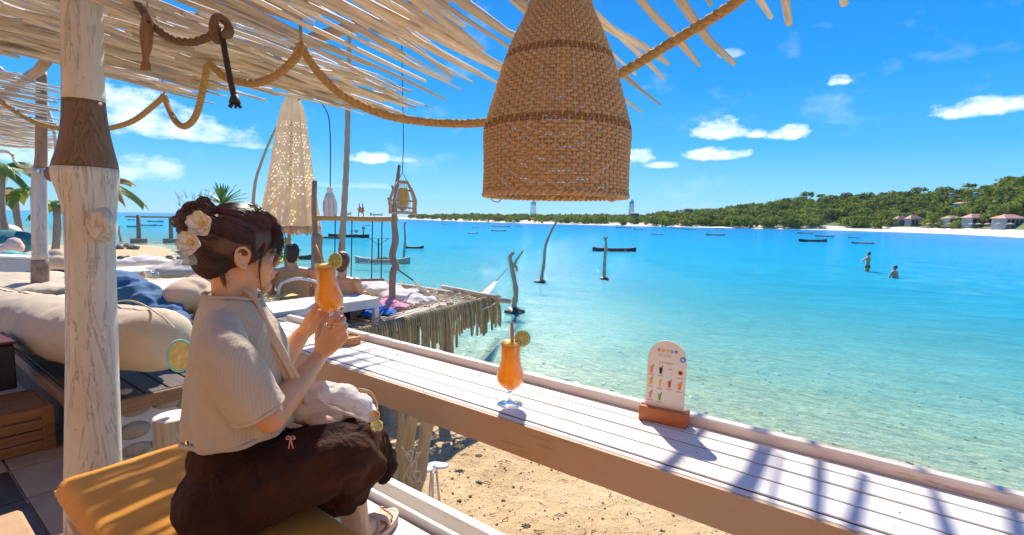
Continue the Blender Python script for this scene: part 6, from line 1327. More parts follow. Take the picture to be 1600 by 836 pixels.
# ------------------------------------------------------------------ snags standing in the water
M_SNAG = m_wood('water_snag', (.66, .46, .28), (.32, .21, .12), 2, .85, .8)
def snag(label, pts, w_, dep, base, twigs=(), collar=None):
    t = thing('driftwood_snag', P(*base, -1.3), label, 'dead tree', 'dead trunks standing in the shallows'); f_ = px_depth(P(*base, -1.3)); s = f_/FOC; b = MB(); pp = spl([[*P(*base, -1.3)[:2], -1.9]]+[D(x, y, f_) for x, y in pts], 22)
    b.tube(pp, [w_*s*(1-.55*i/21)*(1+.18*math.sin(i*2.3)) for i in range(22)], 9); obj('trunk', b, M_SNAG, t, smooth=True)
    for tw in twigs: b = MB(); b.tube(spl([D(x, y, f_) for x, y in tw], 8), [w_*s*.5*(1-.07*i) for i in range(8)], 7); obj('limb', b, M_SNAG, t, smooth=True)
    if collar: b = MB(); c = P(*base, -1.3); rr = collar*s; b.ell(c+UZ*.04*rr, (rr, rr*.9, rr*.42), n=14, m=8, jit=.12); b.ell(c+CR*rr*.5, (rr*.6, rr*.5, rr*.3), n=10, m=6, jit=.15); obj('root_mound', b, m_plain('wet_dark_rock', (.06, .05, .035), .5, .4, 8, .8, 30), t, smooth=False)
def px_depth(p): return float(np.dot(V3(p)-CC, CF))
snag('broken forked dead trunk beside the corner of the net platform', [(803, 480), (806, 455), (800, 420), (797, 402), (803, 394)], 5.2, 14, (803, 487), [[(800, 420), (808, 405), (818, 391)], [(802, 412), (807, 418), (808, 424)]], 17)
snag('tallest thin bent dead trunk in the shallows behind the second drink', [(846, 436), (850, 410), (852, 385), (862, 360), (870, 345), (869, 336)], 2.8, 21, (844, 441), [[(852, 392), (849, 388)]], 10)
snag('short straight dead trunk in the shallows near the black canoe', [(944, 430), (945, 405), (947, 380), (944, 370)], 3.2, 22, (944, 436), [[(946, 375), (950, 369)]], 8)
snag('slim dark dead trunk standing by the small black boat left of centre', [(631, 398), (633, 375), (632, 352), (634, 347)], 2.2, 30, (631, 403), [[(632, 352), (635, 346)]])
snag('short leaning stump at the tip of the sand spit', [(188, 371), (186, 362), (187, 353)], 2.0, 50, (190, 377), (), 3.5)
# wooden gate frames in the water at the left
gf = thing('mooring_frame', P(235, 379, -1.3), 'tall timber goal shaped frame on stone footings in the water, left of the woman', 'frame')
for (x, yt) in ((217, 336), (267.5, 338)):
    c = P(x, 379, -1.3); f_ = px_depth(c); b = MB(); b.tube([[c[0], c[1], -1.9], D(x-1, yt, f_)], [3.4*f_/FOC, 2.8*f_/FOC], 8); obj('upright', b, M_POLE, gf, smooth=True); b = MB(); b.box(c+UZ*.1, (.5, .5, .26), None, .06); obj('footing', b, M_ROCK, gf)
f_ = px_depth(P(235, 379, -1.3)); b = MB(); b.tube([D(196, 338.5, f_), D(268, 339.5, f_)], 1.5*f_/FOC, 7); obj('crossbar', b, M_POLE, gf)

# ------------------------------------------------------------------ boats and bathers
M_HULL = {k: m_plain('hull_'+k, c, .6, .25, 3, .3, 10) for k, c in dict(dark=(.045, .05, .045), grey=(.42, .38, .33), white=(.62, .60, .56), brown=(.14, .09, .06)).items()}
def boat(px_, py_, wpx, kind, label, mast=False, load=False, az=None, name='moored_boat', rise=.5, crew=0, grp='boats moored in the bay'):
    c = P(px_, py_, -1.3); f_ = px_depth(c); L_ = wpx*f_/FOC/2; t = thing(name, c, label, 'boat', grp); a = unit(CR*[1, 1, 0]); a = a*math.cos(az or 0)+_fh*math.sin(az or 0); n_ = V3((-a[1], a[0], 0)); h = min(.5, L_*.2); w_ = L_*.18; m = 14; out_ = []; b = MB()
    secs = []
    for i in range(m+1):
        u = -1+2*i/m; ww = w_*max(.06, (1-abs(u)**2.4)); top = h*(.62+rise*abs(u)**2.6); x = c+a*L_*u
        secs.append([x-n_*ww+UZ*top, x-n_*ww*.8+UZ*top*.25, x-UZ*.10*(1-abs(u)**3), x+n_*ww*.8+UZ*top*.25, x+n_*ww+UZ*top, x+n_*ww*.82+UZ*top*.98, x+UZ*(top*.35), x-n_*ww*.82+UZ*top*.98])
    b.loft(secs); obj('hull', b, M_HULL[kind], t, smooth=False)
    for sg in (-1, 1):
        b = MB(); b.tube([s_[0 if sg < 0 else 4]+UZ*.02 for s_ in secs], max(.02, L_*.012), 5); obj('gunwale', b, M_HULL['white' if kind != 'dark' else 'brown'], t)
    if L_ > 1.3:
        for sg in (-1, 1): b = MB(); b.tube([c-a*L_*.7+n_*sg*L_*.45+UZ*.03, c+a*L_*.7+n_*sg*L_*.45+UZ*.03], .035, 6); obj('outrigger_float', b, M_HULL['white'], t)
        for u in (-.4, .4): b = MB(); b.tube([c+a*L_*u-n_*L_*.45+UZ*.05, c+a*L_*u+UZ*h*.9, c+a*L_*u+n_*L_*.45+UZ*.05], .022, 6); obj('outrigger_arm', b, M_HULL['brown'], t)
    if mast: b = MB(); b.tube([c-a*L_*.15, c-a*L_*.15+UZ*1.35], .04, 6); b.tube([c-a*L_*.5+UZ*1.40, c-a*L_*.15+UZ*1.0, c+a*L_*.2+UZ*1.36], .02, 5); b.tube([c-a*L_*.55+UZ*1.38, c+a*L_*.5+UZ*1.40], .015, 5); obj('mast', b, M_HULL['dark'], t, kind='stuff')
    if load: b = MB(); b.ell(c+UZ*h*.6, (L_*.3, L_*.12, h*.5), (a, n_, UZ), 12, 7, jit=.15); obj('green_nets', b, m_plain('green_net', (.10, .20, .05), .9, .4), t)
    return c, f_, a
boat(598, 411, 86, 'grey', 'pale grey outrigger boat with a thin mast, behind the swing cords', True, True, name='outrigger_boat')
boat(960, 393, 70, 'dark', 'long black canoe behind the short straight trunk', az=.1, rise=.3)
boat(647, 388, 30, 'dark', 'small black boat beside the slim dark trunk', az=.2, rise=.8)
bc = boat(545, 371, 64, 'dark', 'black boat carrying two people, left of the swing cords', rise=.2)
boat(516, 373, 40, 'dark', 'black canoe whose bow overlaps the boat carrying two people', rise=.2)
boat(457, 405, 66, 'dark', 'dark boat partly hidden behind the ochre shirted person', az=.15, load=False, rise=.6)
BO = [(1270, 378, 47, 'dark', 'nearest black boat below the green hill, longest of its cluster'), (1288, 370, 30, 'grey', 'grey boat just behind the longest boat below the green hill'), (1258, 365, 26, 'grey', 'small grey boat farthest of the cluster below the hill'), (1334, 372, 19, 'white', 'little white boat with raised bow right of the hill cluster'), (1348, 381, 34, 'grey', 'slim grey boat closest to the bathers'),
      (1118, 368, 31, 'grey', 'grey boat alone in the middle of the bay right of the lamp'), (1027, 367, 18, 'white', 'white boat with a swimmer beside it, right of the lamp'), (1125, 358, 15, 'grey', 'tiny grey boat near the shore above the lone grey boat'), (1058, 357, 22, 'white', 'white boat close to the far shore at the start of the hill'), (1079, 359, 15, 'grey', 'small grey boat beside the white boat close to the far shore'),
      (739, 365, 16, 'grey', 'small grey boat below the low headland'), (779, 361, 24, 'grey', 'grey boat right of the small one below the headland'), (743, 356, 12, 'white', 'tiny white boat nearest the headland beach'), (783, 354, 29, 'white', 'long white boat nearest the headland beach'), (810, 354, 10, 'white', 'tiny white boat at the right of the headland group'),
      (974, 356, 25, 'white', 'white boat below the slender second tower'), (998, 359, 16, 'grey', 'grey boat just right of the white one below the second tower'),
      (574, 352, 10, 'white', 'tiny white boat behind the sign letters'), (551, 361, 10, 'white', 'tiny white boat left of the swing cord'), (205, 354, 12, 'dark', 'farthest dark boat seen through the timber frame'), (243, 351, 28, 'white', 'white boat seen at the top of the timber frame'), (232, 350, 24, 'grey', 'grey boat low in the timber frame'), (205, 352, 18, 'dark', 'dark boat left of the timber frame'), (249, 352, 12, 'dark', 'dark boat right inside the timber frame'),
      (1405, 443, 3, 'white', None), (695, 351, 8, 'white', 'tiny white boat far below the low headland at the left')]
ystart = {574: 352, 551: 362, 205: 353, 243: 347, 232: 352.5, 249: 353}
for (x, y, w_, k, l) in BO:
    if l is None: continue
    yy_ = {243: 346.8, 232: 352.8, 249: 352.5}.get(x, y); 
    if l.startswith('farthest dark'): yy_ = 344; x = 205
    elif l.startswith('dark boat left'): yy_ = 354.5; x = 206
    boat(x, yy_, w_, k, l, az=random.uniform(-.2, .2), rise=.6 if 'raised' in l else .35)
def bather(px_, py_, htpx, label, az, arm, trunks, sink):
    c = P(px_, py_, -1.3); f_ = px_depth(c); s = htpx*f_/FOC; f2, l2 = rot2(az); t = thing('person', c, label, 'person', 'bathers standing in the bay'); H_ = 1.72; z0 = c[2]+s-H_   # feet below the water
    def q(a, l_, z): return V3((c[0], c[1], z0))+f2*a+l2*l_+UZ*z
    b = MB(); b.ell(q(0, 0, 1.61), (.09, .078, .115), (f2, l2, UZ)); caps(b, q(0, 0, 1.5), q(0, 0, 1.43), .055, .06); b.ell(q(0, 0, 1.25), (.11, .165, .21), (f2, l2, UZ)); b.ell(q(0, 0, 1.02), (.10, .14, .16), (f2, l2, UZ)); b.ell(q(0, 0, .88), (.12, .17, .12), (f2, l2, UZ)); caps(b, q(0, -.17, 1.40), q(0, .17, 1.40), .06, .06)
    for sg in (-1, 1):
        chain(b, [q(0, .09*sg, .86), q(.02, .1*sg, .48), q(-.02, .1*sg, .06)], [.085, .06, .04]); caps(b, q(-.03, .1*sg, .04), q(.14, .1*sg, .03), .04, .03); e_, w_ = arm[0 if sg < 0 else 1]; e = q(e_[0], e_[1]*sg, e_[2]); w2 = q(w_[0], w_[1]*sg, w_[2]); chain(b, [q(0, .19*sg, 1.39), e, w2], [.05, .042, .03])
        for k in range(5): caps(b, w2, w2+unit(w2-e)*.1+f2*(k-2)*.013, .016, .008, 6)
    obj('body', remesh(b, .018, 2, M_SKIN2, 'body'), M_SKIN2, t); b = MB(); b.ell(q(-.02, 0, 1.645), (.10, .088, .10), (f2, l2, UZ)); obj('hair', b, m_plain('bather_hair', (.10, .06, .03), .6), t, smooth=True); b = MB(); b.ell(q(0, 0, .90), (.135, .185, .13), (f2, l2, UZ)); obj('swimwear', b, trunks, t, smooth=True)
bather(1355, 424, 30, 'standing bather with one arm stretched out, left of the two in the bay', R_(20), (((.05, .34, 1.22), (.20, .30, 1.32)), ((.05, .42, 1.30), (.05, .68, 1.22))), m_plain('swim_dark', (.20, .10, .06), .8), 1.0)
bather(1397, 434, 19, 'bather standing waist deep, right of the two in the bay', R_(30), (((.0, .30, 1.10), (.12, .34, .92)), ((.05, .30, 1.12), (.05, .42, .88))), m_plain('swim_red', (.45, .12, .06), .8), 1.0)
for (x, hh, l, st_) in ((568, 17, 'standing boatman in a dark hat on the black boat', 1), (557, 10, 'person sitting in the black boat beside the standing boatman', 0)):
    c = D(x, 371, bc[1]); c[2] = -1.3+.25; s = hh*bc[1]/FOC/1.7 if st_ else 1.0*hh*bc[1]/FOC/.9; t = thing('person', c, l, 'person'); b = MB(); z_ = 1.7*s if st_ else .9*s
    b.ell(c+UZ*z_*.92, .11*s); b.ell(c+UZ*z_*.66, (.13*s, .17*s, .30*s if st_ else .26*s)); 
    if st_: caps(b, c+UZ*z_*.48+CR*.06*s, c+CR*.08*s, .08*s, .05*s, 8); caps(b, c+UZ*z_*.48-CR*.06*s, c-CR*.08*s, .08*s, .05*s, 8)
    else: caps(b, c+UZ*.12*s, c+UZ*.12*s-CR*.5*s, .10*s, .07*s, 8)
    for sg in (-1, 1): caps(b, c+UZ*z_*.80+CR*.18*s*sg, c+UZ*z_*.52+CR*.26*s*sg, .05*s, .04*s, 8)
    obj('body', remesh(b, .03, 1, M_SKIN2, 'body'), M_SKIN2, t); b = MB(); b.lathe([(.24*s, z_*.955), (.23*s, z_*.965), (.10*s, z_*.985), (.0, z_*1.03)], 12, c, True); obj('hat', b, M_HULL['dark'], t)

# ------------------------------------------------------------------ things below the counter
M_TRK = m_wood('grey_brown_trunk', (.50, .40, .27), (.28, .21, .13), 2, .8, .8)
for i, (x0, y0, x1, y1, f_, r_, l) in enumerate(((625, 618, 623, 705, 2.55, .020, 'thinnest straight driftwood post under the counter'), (648, 628, 628, 770, 2.45, .031, 'leaning driftwood post under the counter with shells strung on it'), (672, 636, 648, 775, 2.4, .033, 'knotty driftwood post under the counter nearest the open sand'))):
    a = D(x0, y0, f_); a0 = a.copy(); c_ = D(x1, y1, f_*1.02); d = unit(c_-a); e_ = a+d*((-1.15-a[2])/d[2]); a = a+d*((.42-a[2])/d[2]); t = thing('driftwood_post', e_*[1, 1, 0]+[0, 0, -1.1], l, 'post', 'driftwood posts under the counter'); b = MB(); b.tube(crooked(e_, a, 18, .022, 3, i+3), [r_*(1.25-.3*k/17)*(1+.12*math.sin(k*1.9+i)) for k in range(18)], 10); obj('trunk', b, M_TRK, t, smooth=True)
sg_ = thing('shell_garland', D(642, 720, 2.3), 'strings of small pale shells wound round the leaning driftwood posts', 'garland'); b = MB(); random.seed(15)
for k in range(3):
    for j in range(26): t_ = j/25; c = D(628+26*k*.45+10*math.sin(t_*5+k)+14*t_*(1-k*.4), 700+55*t_, 2.28+.03*math.sin(j)); b.ell(c, (.0045, .0045, .006), n=6, m=5)
obj('shells', b, m_plain('bleached_shell', (.45, .36, .24), .5, .2), sg_, smooth=True, kind='stuff')
for k in range(3): b = MB(); c = D(640+6*k, 712+16*k, 2.30); b.tube([c+CR*.014*math.cos(t)+UZ*.024*math.sin(t)+CF*.01*math.sin(2*t) for t in np.linspace(0, 6.283, 20)], .004, 6); obj('chain_link', b, m_plain('pale_ring', (.55, .48, .36), .5), sg_, smooth=True)
st_ = thing('beach_stool', D(676, 800, 3.0), 'small pale blue grey stool standing on the sand beside the driftwood posts', 'stool'); c = D(677, 733, 3.3)
for k, (dx, dy) in enumerate(((-.05, 0), (.045, .01), (.0, -.03))): b = MB(); b.ell(c+CR*dx+UZ*dy*.4+_fh*.04*k, (.055, .045, .012), (unit(CR*[1, 1, 0]), _fh, UZ), 16, 8); obj('seat_petal', b, m_plain('blue_grey_enamel', (.50, .52, .60), .4, .05), st_, smooth=True)
for (dx, dy) in ((-.03, .03), (.04, .02), (.0, -.05)): b = MB(); e_ = c+CR*dx*.5+_fh*dy*.5; b.tube([e_-UZ*.01, [e_[0]+_r[0]*dx*1.5, e_[1]+_r[1]*dx*1.5, -1.06]], .008, 6); obj('leg', b, m_plain('pale_metal', (.6, .58, .56), .4), st_)

# debris on the sand
random.seed(33); b = MB(); M_DEB = m_plain('tide_litter', (.16, .11, .06), .9, .5, 20, .3)
for k in range(1100):
    x = random.uniform(1.4, 4.6); y = random.uniform(-.3, 5.6); z = ground_z(x, y); s = random.choice((.006, .008, .010, .014, .02))*random.uniform(.6, 1.2); b.ell((x, y, z+s*.25), (s, s*random.uniform(.4, .9), s*.4), [(math.cos(k), math.sin(k), 0), (-math.sin(k), math.cos(k), 0), (0, 0, 1)], 6, 4, jit=.25)
obj('tide_litter', b, M_DEB, kind='stuff')
b = MB()
for k in range(800):
    x = random.uniform(1.4, 4.6); y = random.uniform(-.3, 5.6); z = ground_z(x, y); s = random.uniform(.005, .012); b.ell((x, y, z+s*.25), (s, s*random.uniform(.5, .9), s*.45), n=6, m=4, jit=.25)
obj('coral_bits', b, m_plain('white_coral_bits', (.75, .68, .56), .8, .1), kind='stuff')
b = MB()
for k in range(70):
    x = random.uniform(2.6, 4.4); y = random.uniform(-.2, 3.6); z = ground_z(x, y)+.008; a = random.uniform(0, 6.28); L_ = random.uniform(.03, .12); b.tube([(x, y, z), (x+L_*.5*math.cos(a), y+L_*.5*math.sin(a), z+.008), (x+L_*math.cos(a+.5), y+L_*math.sin(a+.5), z)], [.003, .0045, .002], 5)
obj('twigs', b, m_plain('dry_twig', (.22, .14, .07), .9, .3), smooth=True, kind='stuff')
for i, (x, y, s, l) in enumerate(((718, 698, .05, 'dark clump of dry seaweed on the sand nearest the counter'), (748, 712, .035, 'small dark seaweed scrap right of the larger clump'), (712, 804, .045, 'olive leaf clump on the sand by the rail'), (822, 822, .035, 'dark bent leaf on the sand below the counter'), (640, 745, .07, 'dark wet patch of weed by the foot of the posts'))):
    c = P(x, y, -1.04); bb_ = MB()
    for k in range(9): a = k*.8; bb_.ell(c+V3((math.cos(a), math.sin(a), 0))*s*.6, (s*.6, s*.25, s*.18), [(math.cos(a), math.sin(a), 0), (-math.sin(a), math.cos(a), 0), (0, 0, 1)], 7, 5, jit=.2)
    single('seaweed_clump', bb_, m_plain('seaweed', (.10, .08, .03), .8, .5, 30), l, 'seaweed', 'seaweed clumps on the sand')
# weed and stones on the bed in the shallows
b = MB()
for k in range(420):
    x = random.uniform(5.0, 11.5); y = random.uniform(-2.5, 9); z = ground_z(x, y); s = random.uniform(.015, .05); a = random.uniform(0, 3.1); b.ell((x, y, z), (s, s*.5, s*.3), [(math.cos(a), math.sin(a), 0), (-math.sin(a), math.cos(a), 0), (0, 0, 1)], 6, 4, jit=.3)
obj('bed_pebbles', b, m_plain('bed_pebble', (.16, .15, .10), .9, .4), kind='stuff')
# ------------------------------------------------------------------ plants near by
M_LEAF = m_plain('agave_green', (.10, .26, .05), .45, .3, 6, .2, 30); M_PALM = m_plain('palm_green', (.26, .36, .06), .5, .4, 6, .2, 30); M_DRY = m_plain('dry_palm', (.50, .36, .14), .7, .3, 6, .3, 30)
def blade(b, c, d, L_, w_, droop, n=7, mi=0):
    d = unit(d); s_ = unit(np.cross(d, UZ)+V3((1e-6, 0, 0))); pts = [c+d*L_*t-UZ*droop*L_*t*t for t in np.linspace(0, 1, n)]; g = [[p+s_*w_*v*math.sin(math.pi*min(.98, .15+.85*i/(n-1)))+UZ*w_*.35*abs(v) for v in (-1, 0, 1)] for i, p in enumerate(pts)]; b.sheet(g, .003, mi)
ag = thing('agave_plant', D(347, 320, 8.5)*[1, 1, 0], 'spiky green plant showing above the head of the woman', 'plant'); random.seed(5); c = D(347, 318, 8.5)
for k in range(44): a = random.uniform(0, 6.28); e = random.uniform(.15, 1.35); b = MB(); blade(b, c, V3((math.cos(a)*math.cos(e), math.sin(a)*math.cos(e), math.sin(e))), random.uniform(.30, .46), .020, .12); obj('leaf', b, M_LEAF, ag)
b = MB(); b.tube([[c[0], c[1], -.9], c], [.07, .05], 8); obj('stem', b, M_POLE, ag, smooth=True)
def frond(par, c, d, L_, droop, mat, nl=24, lw=.013, ll=.15, nm='frond'):
    d = unit(d); pts = [c+d*L_*t-UZ*droop*L_*t*t for t in np.linspace(0, 1, 14)]; b = MB(); b.tube(pts, [.010*(1-.06*i) for i in range(14)], 5)
    for i in range(nl):
        t = .15+.85*i/nl; p = c+d*L_*t-UZ*droop*L_*t*t; tg = unit(d-UZ*2*droop*t); s_ = unit(np.cross(tg, UZ))
        for sg in (-1, 1): blade(b, p, tg*.7+s_*sg*.9-UZ*.25, ll*(1-.5*abs(t-.4)), lw, .35, 4)
    return obj(nm, b, mat, par)
def palm(label, x, ytop, ybase, f_, n, seed, L_=.9, tilt=0, w=.05):
    c = D(x, ytop, f_); t = thing('palm_tree', c*[1, 1, 0], label, 'tree', 'small palms at the left'); bx = D(x+tilt, ybase, f_); b = MB(); b.tube(crooked([bx[0], bx[1], -.9], c, 12, .05, 1, seed), [w*(1.3-.03*i)*(1+.12*(i % 2)) for i in range(12)], 8); obj('trunk', b, M_POLE, t, smooth=True); r_ = random.Random(seed)
    for k in range(n): a = 6.283*k/n+r_.uniform(-.2, .2); e = r_.uniform(-.1, .9); frond(t, c, V3((math.cos(a)*math.cos(e), math.sin(a)*math.cos(e), math.sin(e))), L_*r_.uniform(.75, 1.1), r_.uniform(.4, .8), M_DRY if r_.random() < .3 else M_PALM)
palm('small palm with the fullest crown at the left edge', 2, 262, 360, 8.6, 13, 1, .5); palm('thin dry palm between the left edge and the slim post', 28, 300, 360, 9.5, 9, 2, .38); palm('small palm seen in the gap between the two posts', 84, 318, 390, 8.5, 8, 3, .32, 6)
palm('small palm whose frond tips show right of the thick post', 160, 288, 380, 6.5, 8, 6, .45)
pl_ = thing('potted_plant', D(440, 420, 7.5)*[1, 1, 0], 'yellow green leafy plant beneath the parasol behind the face of the woman', 'plant'); random.seed(9); c = D(446, 400, 7.4)
for k in range(30): a = random.uniform(0, 6.28); e = random.uniform(0, 1.3); b = MB(); blade(b, c+UZ*random.uniform(-.12, .2)+CR*random.uniform(-.1, .1), V3((math.cos(a)*math.cos(e), math.sin(a)*math.cos(e), math.sin(e))), random.uniform(.12, .28), .03, .4); obj('leaf', b, m_plain('yellow_green_leaf', (.30, .38, .06), .5, .4, 10, .2, 30) if k == 0 else pl_.children[0].data.materials[0], pl_)
b = MB(); b.tube([[c[0], c[1], .0], c+UZ*.1], .02, 7); obj('stem', b, M_POLE, pl_)

# ------------------------------------------------------------------ wooded hill: crowns made of many leaf clumps
def m_foliage(name, dark, light):
    n = NT(name); f = n.noise(.9, 5, .65); f2 = n.noise(.12, 3, .5); g = n.math('ADD', n.math('MULTIPLY', f, .55), n.math('MULTIPLY', f2, .45)); col = n.ramp(g, [(.38, dark), (.52, dk(light, .7)), (.64, light)]); n.set(col, .85, None, **{'Specular IOR Level': .1}); return _tl(n, col, .35)
M_FOL = m_foliage('far_foliage', (.04, .09, .015), (.34, .40, .06))
def crown_arrays(rnd_, n_clump, n_leaf, rx, rz, leaf):
    V = []; 
    for k in range(n_clump):
        a = rnd_.uniform(0, 6.283); u = rnd_.uniform(-.35, 1); r_ = math.sqrt(max(0, 1-u*u))*rnd_.uniform(.55, 1.0); cc = V3((math.cos(a)*r_*rx, math.sin(a)*r_*rx, u*rz)); cr = rx*rnd_.uniform(.28, .42)
        for j in range(n_leaf):
            v = V3((rnd_.gauss(0, 1), rnd_.gauss(0, 1), rnd_.gauss(0, 1)*.8)); v /= np.linalg.norm(v)+1e-9; p = cc+v*cr*rnd_.uniform(.7, 1.05); n_ = unit(v+V3((rnd_.gauss(0, .5), rnd_.gauss(0, .5), rnd_.gauss(0, .5)))); t1 = unit(np.cross(n_, (.3, .7, .6))); t2 = np.cross(n_, t1); s = leaf*rnd_.uniform(.6, 1.3)
            V.append([p+t1*s, p+t2*s*.8, p-t1*s, p-t2*s*.8])
    return np.array(V)
_cr = [crown_arrays(random.Random(50+i), 16, 22, 1.0, .62, .135) for i in range(6)]; _crs = [crown_arrays(random.Random(70+i), 9, 13, 1.0, .62, .19) for i in range(5)]
def quads_mesh(name, arrs, mat):
    V = np.concatenate([a.reshape(-1, 3) for a in arrs]); nq = len(V)//4; me = bpy.data.meshes.new(name); me.vertices.add(len(V)); me.vertices.foreach_set('co', V.astype(np.float32).ravel()); me.loops.add(len(V)); me.loops.foreach_set('vertex_index', np.arange(len(V), dtype=np.int32)); me.polygons.add(nq); me.polygons.foreach_set('loop_start', np.arange(0, len(V), 4, dtype=np.int32)); me.polygons.foreach_set('loop_total', np.full(nq, 4, dtype=np.int32)); me.materials.append(mat); me.update(calc_edges=True); me.validate(); return me
rnd_ = random.Random(77); arrs = []
HOUSE_GAPS = [(1426, 345, 24, 12), (1531, 344, 17, 14), (1586, 345, 20, 14)]
for _ in range(2900):
    x = rnd_.uniform(640, 2500) if rnd_.random() < .78 else rnd_.uniform(640, 1200); hh = coast(x)[2]; tmax = 96+rnd_.uniform(0, 60); tm_ = interp(x, [600, 1250, 1400, 1560], [2.5, 4.5, 14, 22]); t = tm_+(tmax-tm_)*rnd_.random()**.8
    q_ = land_point(x, t); 
    if t < 30 and abs(x-1426) < 20 or t < 34 and (abs(x-1531) < 16 or abs(x-1586) < 20): continue
    s = rnd_.uniform(1.9, 4.8)*(1.0 if hh > 14 else .8); far = coast(x)[1] > 255; base = _crs if far else _cr; A = base[rnd_.randrange(len(base))]; arrs.append(A*np.array([s, s, s*rnd_.uniform(.8, 1.15)])+np.array([q_[0], q_[1], q_[2]+s*.45]))
wood = quads_mesh('hillside_wood', arrs, M_FOL); o = bpy.data.objects.new('hillside_wood', wood); COL.objects.link(o); o['kind'] = 'stuff'
print('wood quads', len(wood.polygons))
ORD = 'first second third fourth fifth sixth seventh eighth ninth tenth eleventh twelfth thirteenth fourteenth fifteenth'.split()
# umbrella-shaped trees standing clear on the skyline
sky_trees = [(1257, 300, 17), (1281, 303, 12), (1297, 305, 14), (1319, 302, 18), (1431, 293, 17), (1470, 292, 16), (1508, 287, 15), (1556, 286, 12), (1570, 277, 17), (1595, 276, 16), (1405, 299, 13), (1340, 303, 13), (1375, 300, 11), (1160, 319, 11), (1100, 327, 10)]
for i, (x, y, w_) in enumerate(sky_trees):
    t_ = 88; q_ = land_point(x, t_); f_ = float(np.dot(q_-CC, _fh)); s = w_*f_/FOC*.62; top = D(x, y, f_/math.cos(0)); zc_ = CAMZ+(interp(x, [0, 1600], [327.7, 356.4])-y-3)*f_/FOC
    t = thing('umbrella_tree', q_, 'dark tree on the skyline of the green hill, %s of the row from the left' % ORD[sorted(s_[0] for s_ in sky_trees).index(x)], 'tree', 'trees on the skyline of the hill'); A = _cr[i % 6]*np.array([s, s, s*.62])+np.array([q_[0], q_[1], zc_-s*.25]); me = quads_mesh('crown', [A-np.array(q_)], M_FOL); oc = bpy.data.objects.new('crown', me); COL.objects.link(oc); oc.parent = t
    b = MB(); b.tube(crooked(q_-UZ*1, V3((q_[0], q_[1], zc_-s*.3)), 6, .2, .3, i), [.35, .3, .26, .22, .2, .16], 6)
    for k in range(3): a = k*2.1+i; b.tube([V3((q_[0], q_[1], zc_-s*.8)), V3((q_[0]+math.cos(a)*s*.5, q_[1]+math.sin(a)*s*.5, zc_-s*.2))], [.16, .08], 5)
    obj('trunk', b, M_POLE, t, smooth=True, kind='stuff')
# ------------------------------------------------------------------ houses and towers on the far shore
M_WALL = m_plain('far_shaded_wall', (.30, .34, .34), .8, .1, .5, 0); M_ROOFP = m_plain('pinkish_tile_roof', (.62, .30, .24), .8, .2, 1.2, .3, 4); M_ROOFO = m_plain('orange_tile_roof', (.62, .24, .10), .8, .2, 1.2, .3, 4); M_DARKW = m_plain('dark_window', (.03, .05, .06), .2, .1, 1, 0); M_TH = m_plain('straw_roof', (.45, .34, .18), .9, .2, 1, .3, 5)  # shade on the house fronts is put into the grey wall colour
def house(x, ybase, wpx, hpx, label, roof_m, t_=30, zb=None, bays=3, rise=.45):
    q_ = land_point(x, t_); f_ = float(np.dot(q_-CC, _fh)); s = f_/FOC; hor = interp(x, [0, 1600], [327.7, 356.4]); z0 = CAMZ+(hor-ybase)*s; w_ = wpx*s/2; h = hpx*s; a = unit(CR*[1, 1, 0]); n_ = _fh; c = V3((q_[0], q_[1], z0)); t = thing('beach_house' if t_ < 45 else 'hill_house', c, label, 'house', 'houses on the far shore'); R3 = np.array([a, n_, UZ]).T; dp = w_*.7
    b = MB(); b.box(c+UZ*(h*.33-.6)+n_*dp, (w_*.92, dp, h*.33+.6), R3); obj('wall', b, M_WALL, t)
    b = MB(); e = [c+a*sx*w_*1.08+n_*(dp+sy*dp*1.15)+UZ*h*.66 for sx, sy in ((-1, -1), (1, -1), (1, 1), (-1, 1))]; r0 = [c+a*sx*w_*.45+n_*dp+UZ*h for sx in (-1, 1)]; b.add(e+[r0[0], r0[1]]+[p-UZ*.15 for p in e], [(0, 1, 5, 4), (1, 2, 5), (2, 3, 4, 5), (3, 0, 4), (6, 9, 8, 7), (0, 6, 7, 1), (1, 7, 8, 2), (2, 8, 9, 3), (3, 9, 6, 0)]); obj('roof', b, roof_m, t)
    for k in range(bays): u = (k+.5)/bays*2-1; b = MB(); b.box(c+a*u*w_*.88+UZ*h*.30-n_*.02, (w_*.72/bays, .05, h*.24), R3); obj('window', b, M_DARKW, t)
    for k in range(bays+1): u = k/bays*2-1; b = MB(); b.box(c+a*u*w_*.97+UZ*h*.32-n_*(dp*.14), (.12, .12, h*.32), R3); obj('veranda_post', b, M_WALL, t)
house(1411, 353, 15, 16, 'pink roofed beach house with veranda, leftmost on the pale beach', M_ROOFP, 26); house(1432, 353, 18, 17, 'wider pink roofed beach house joined on the right of the leftmost one', M_ROOFP, 26); house(1531, 353, 26, 19, 'pink roofed beach house in the middle of the pale beach', M_ROOFP, 28); house(1588, 354, 34, 19, 'large pink roofed beach house at the right edge', M_ROOFP, 30, bays=5); house(1494, 350, 22, 13, 'straw roofed beach bar between the pink roofed houses', M_TH, 24, bays=2)
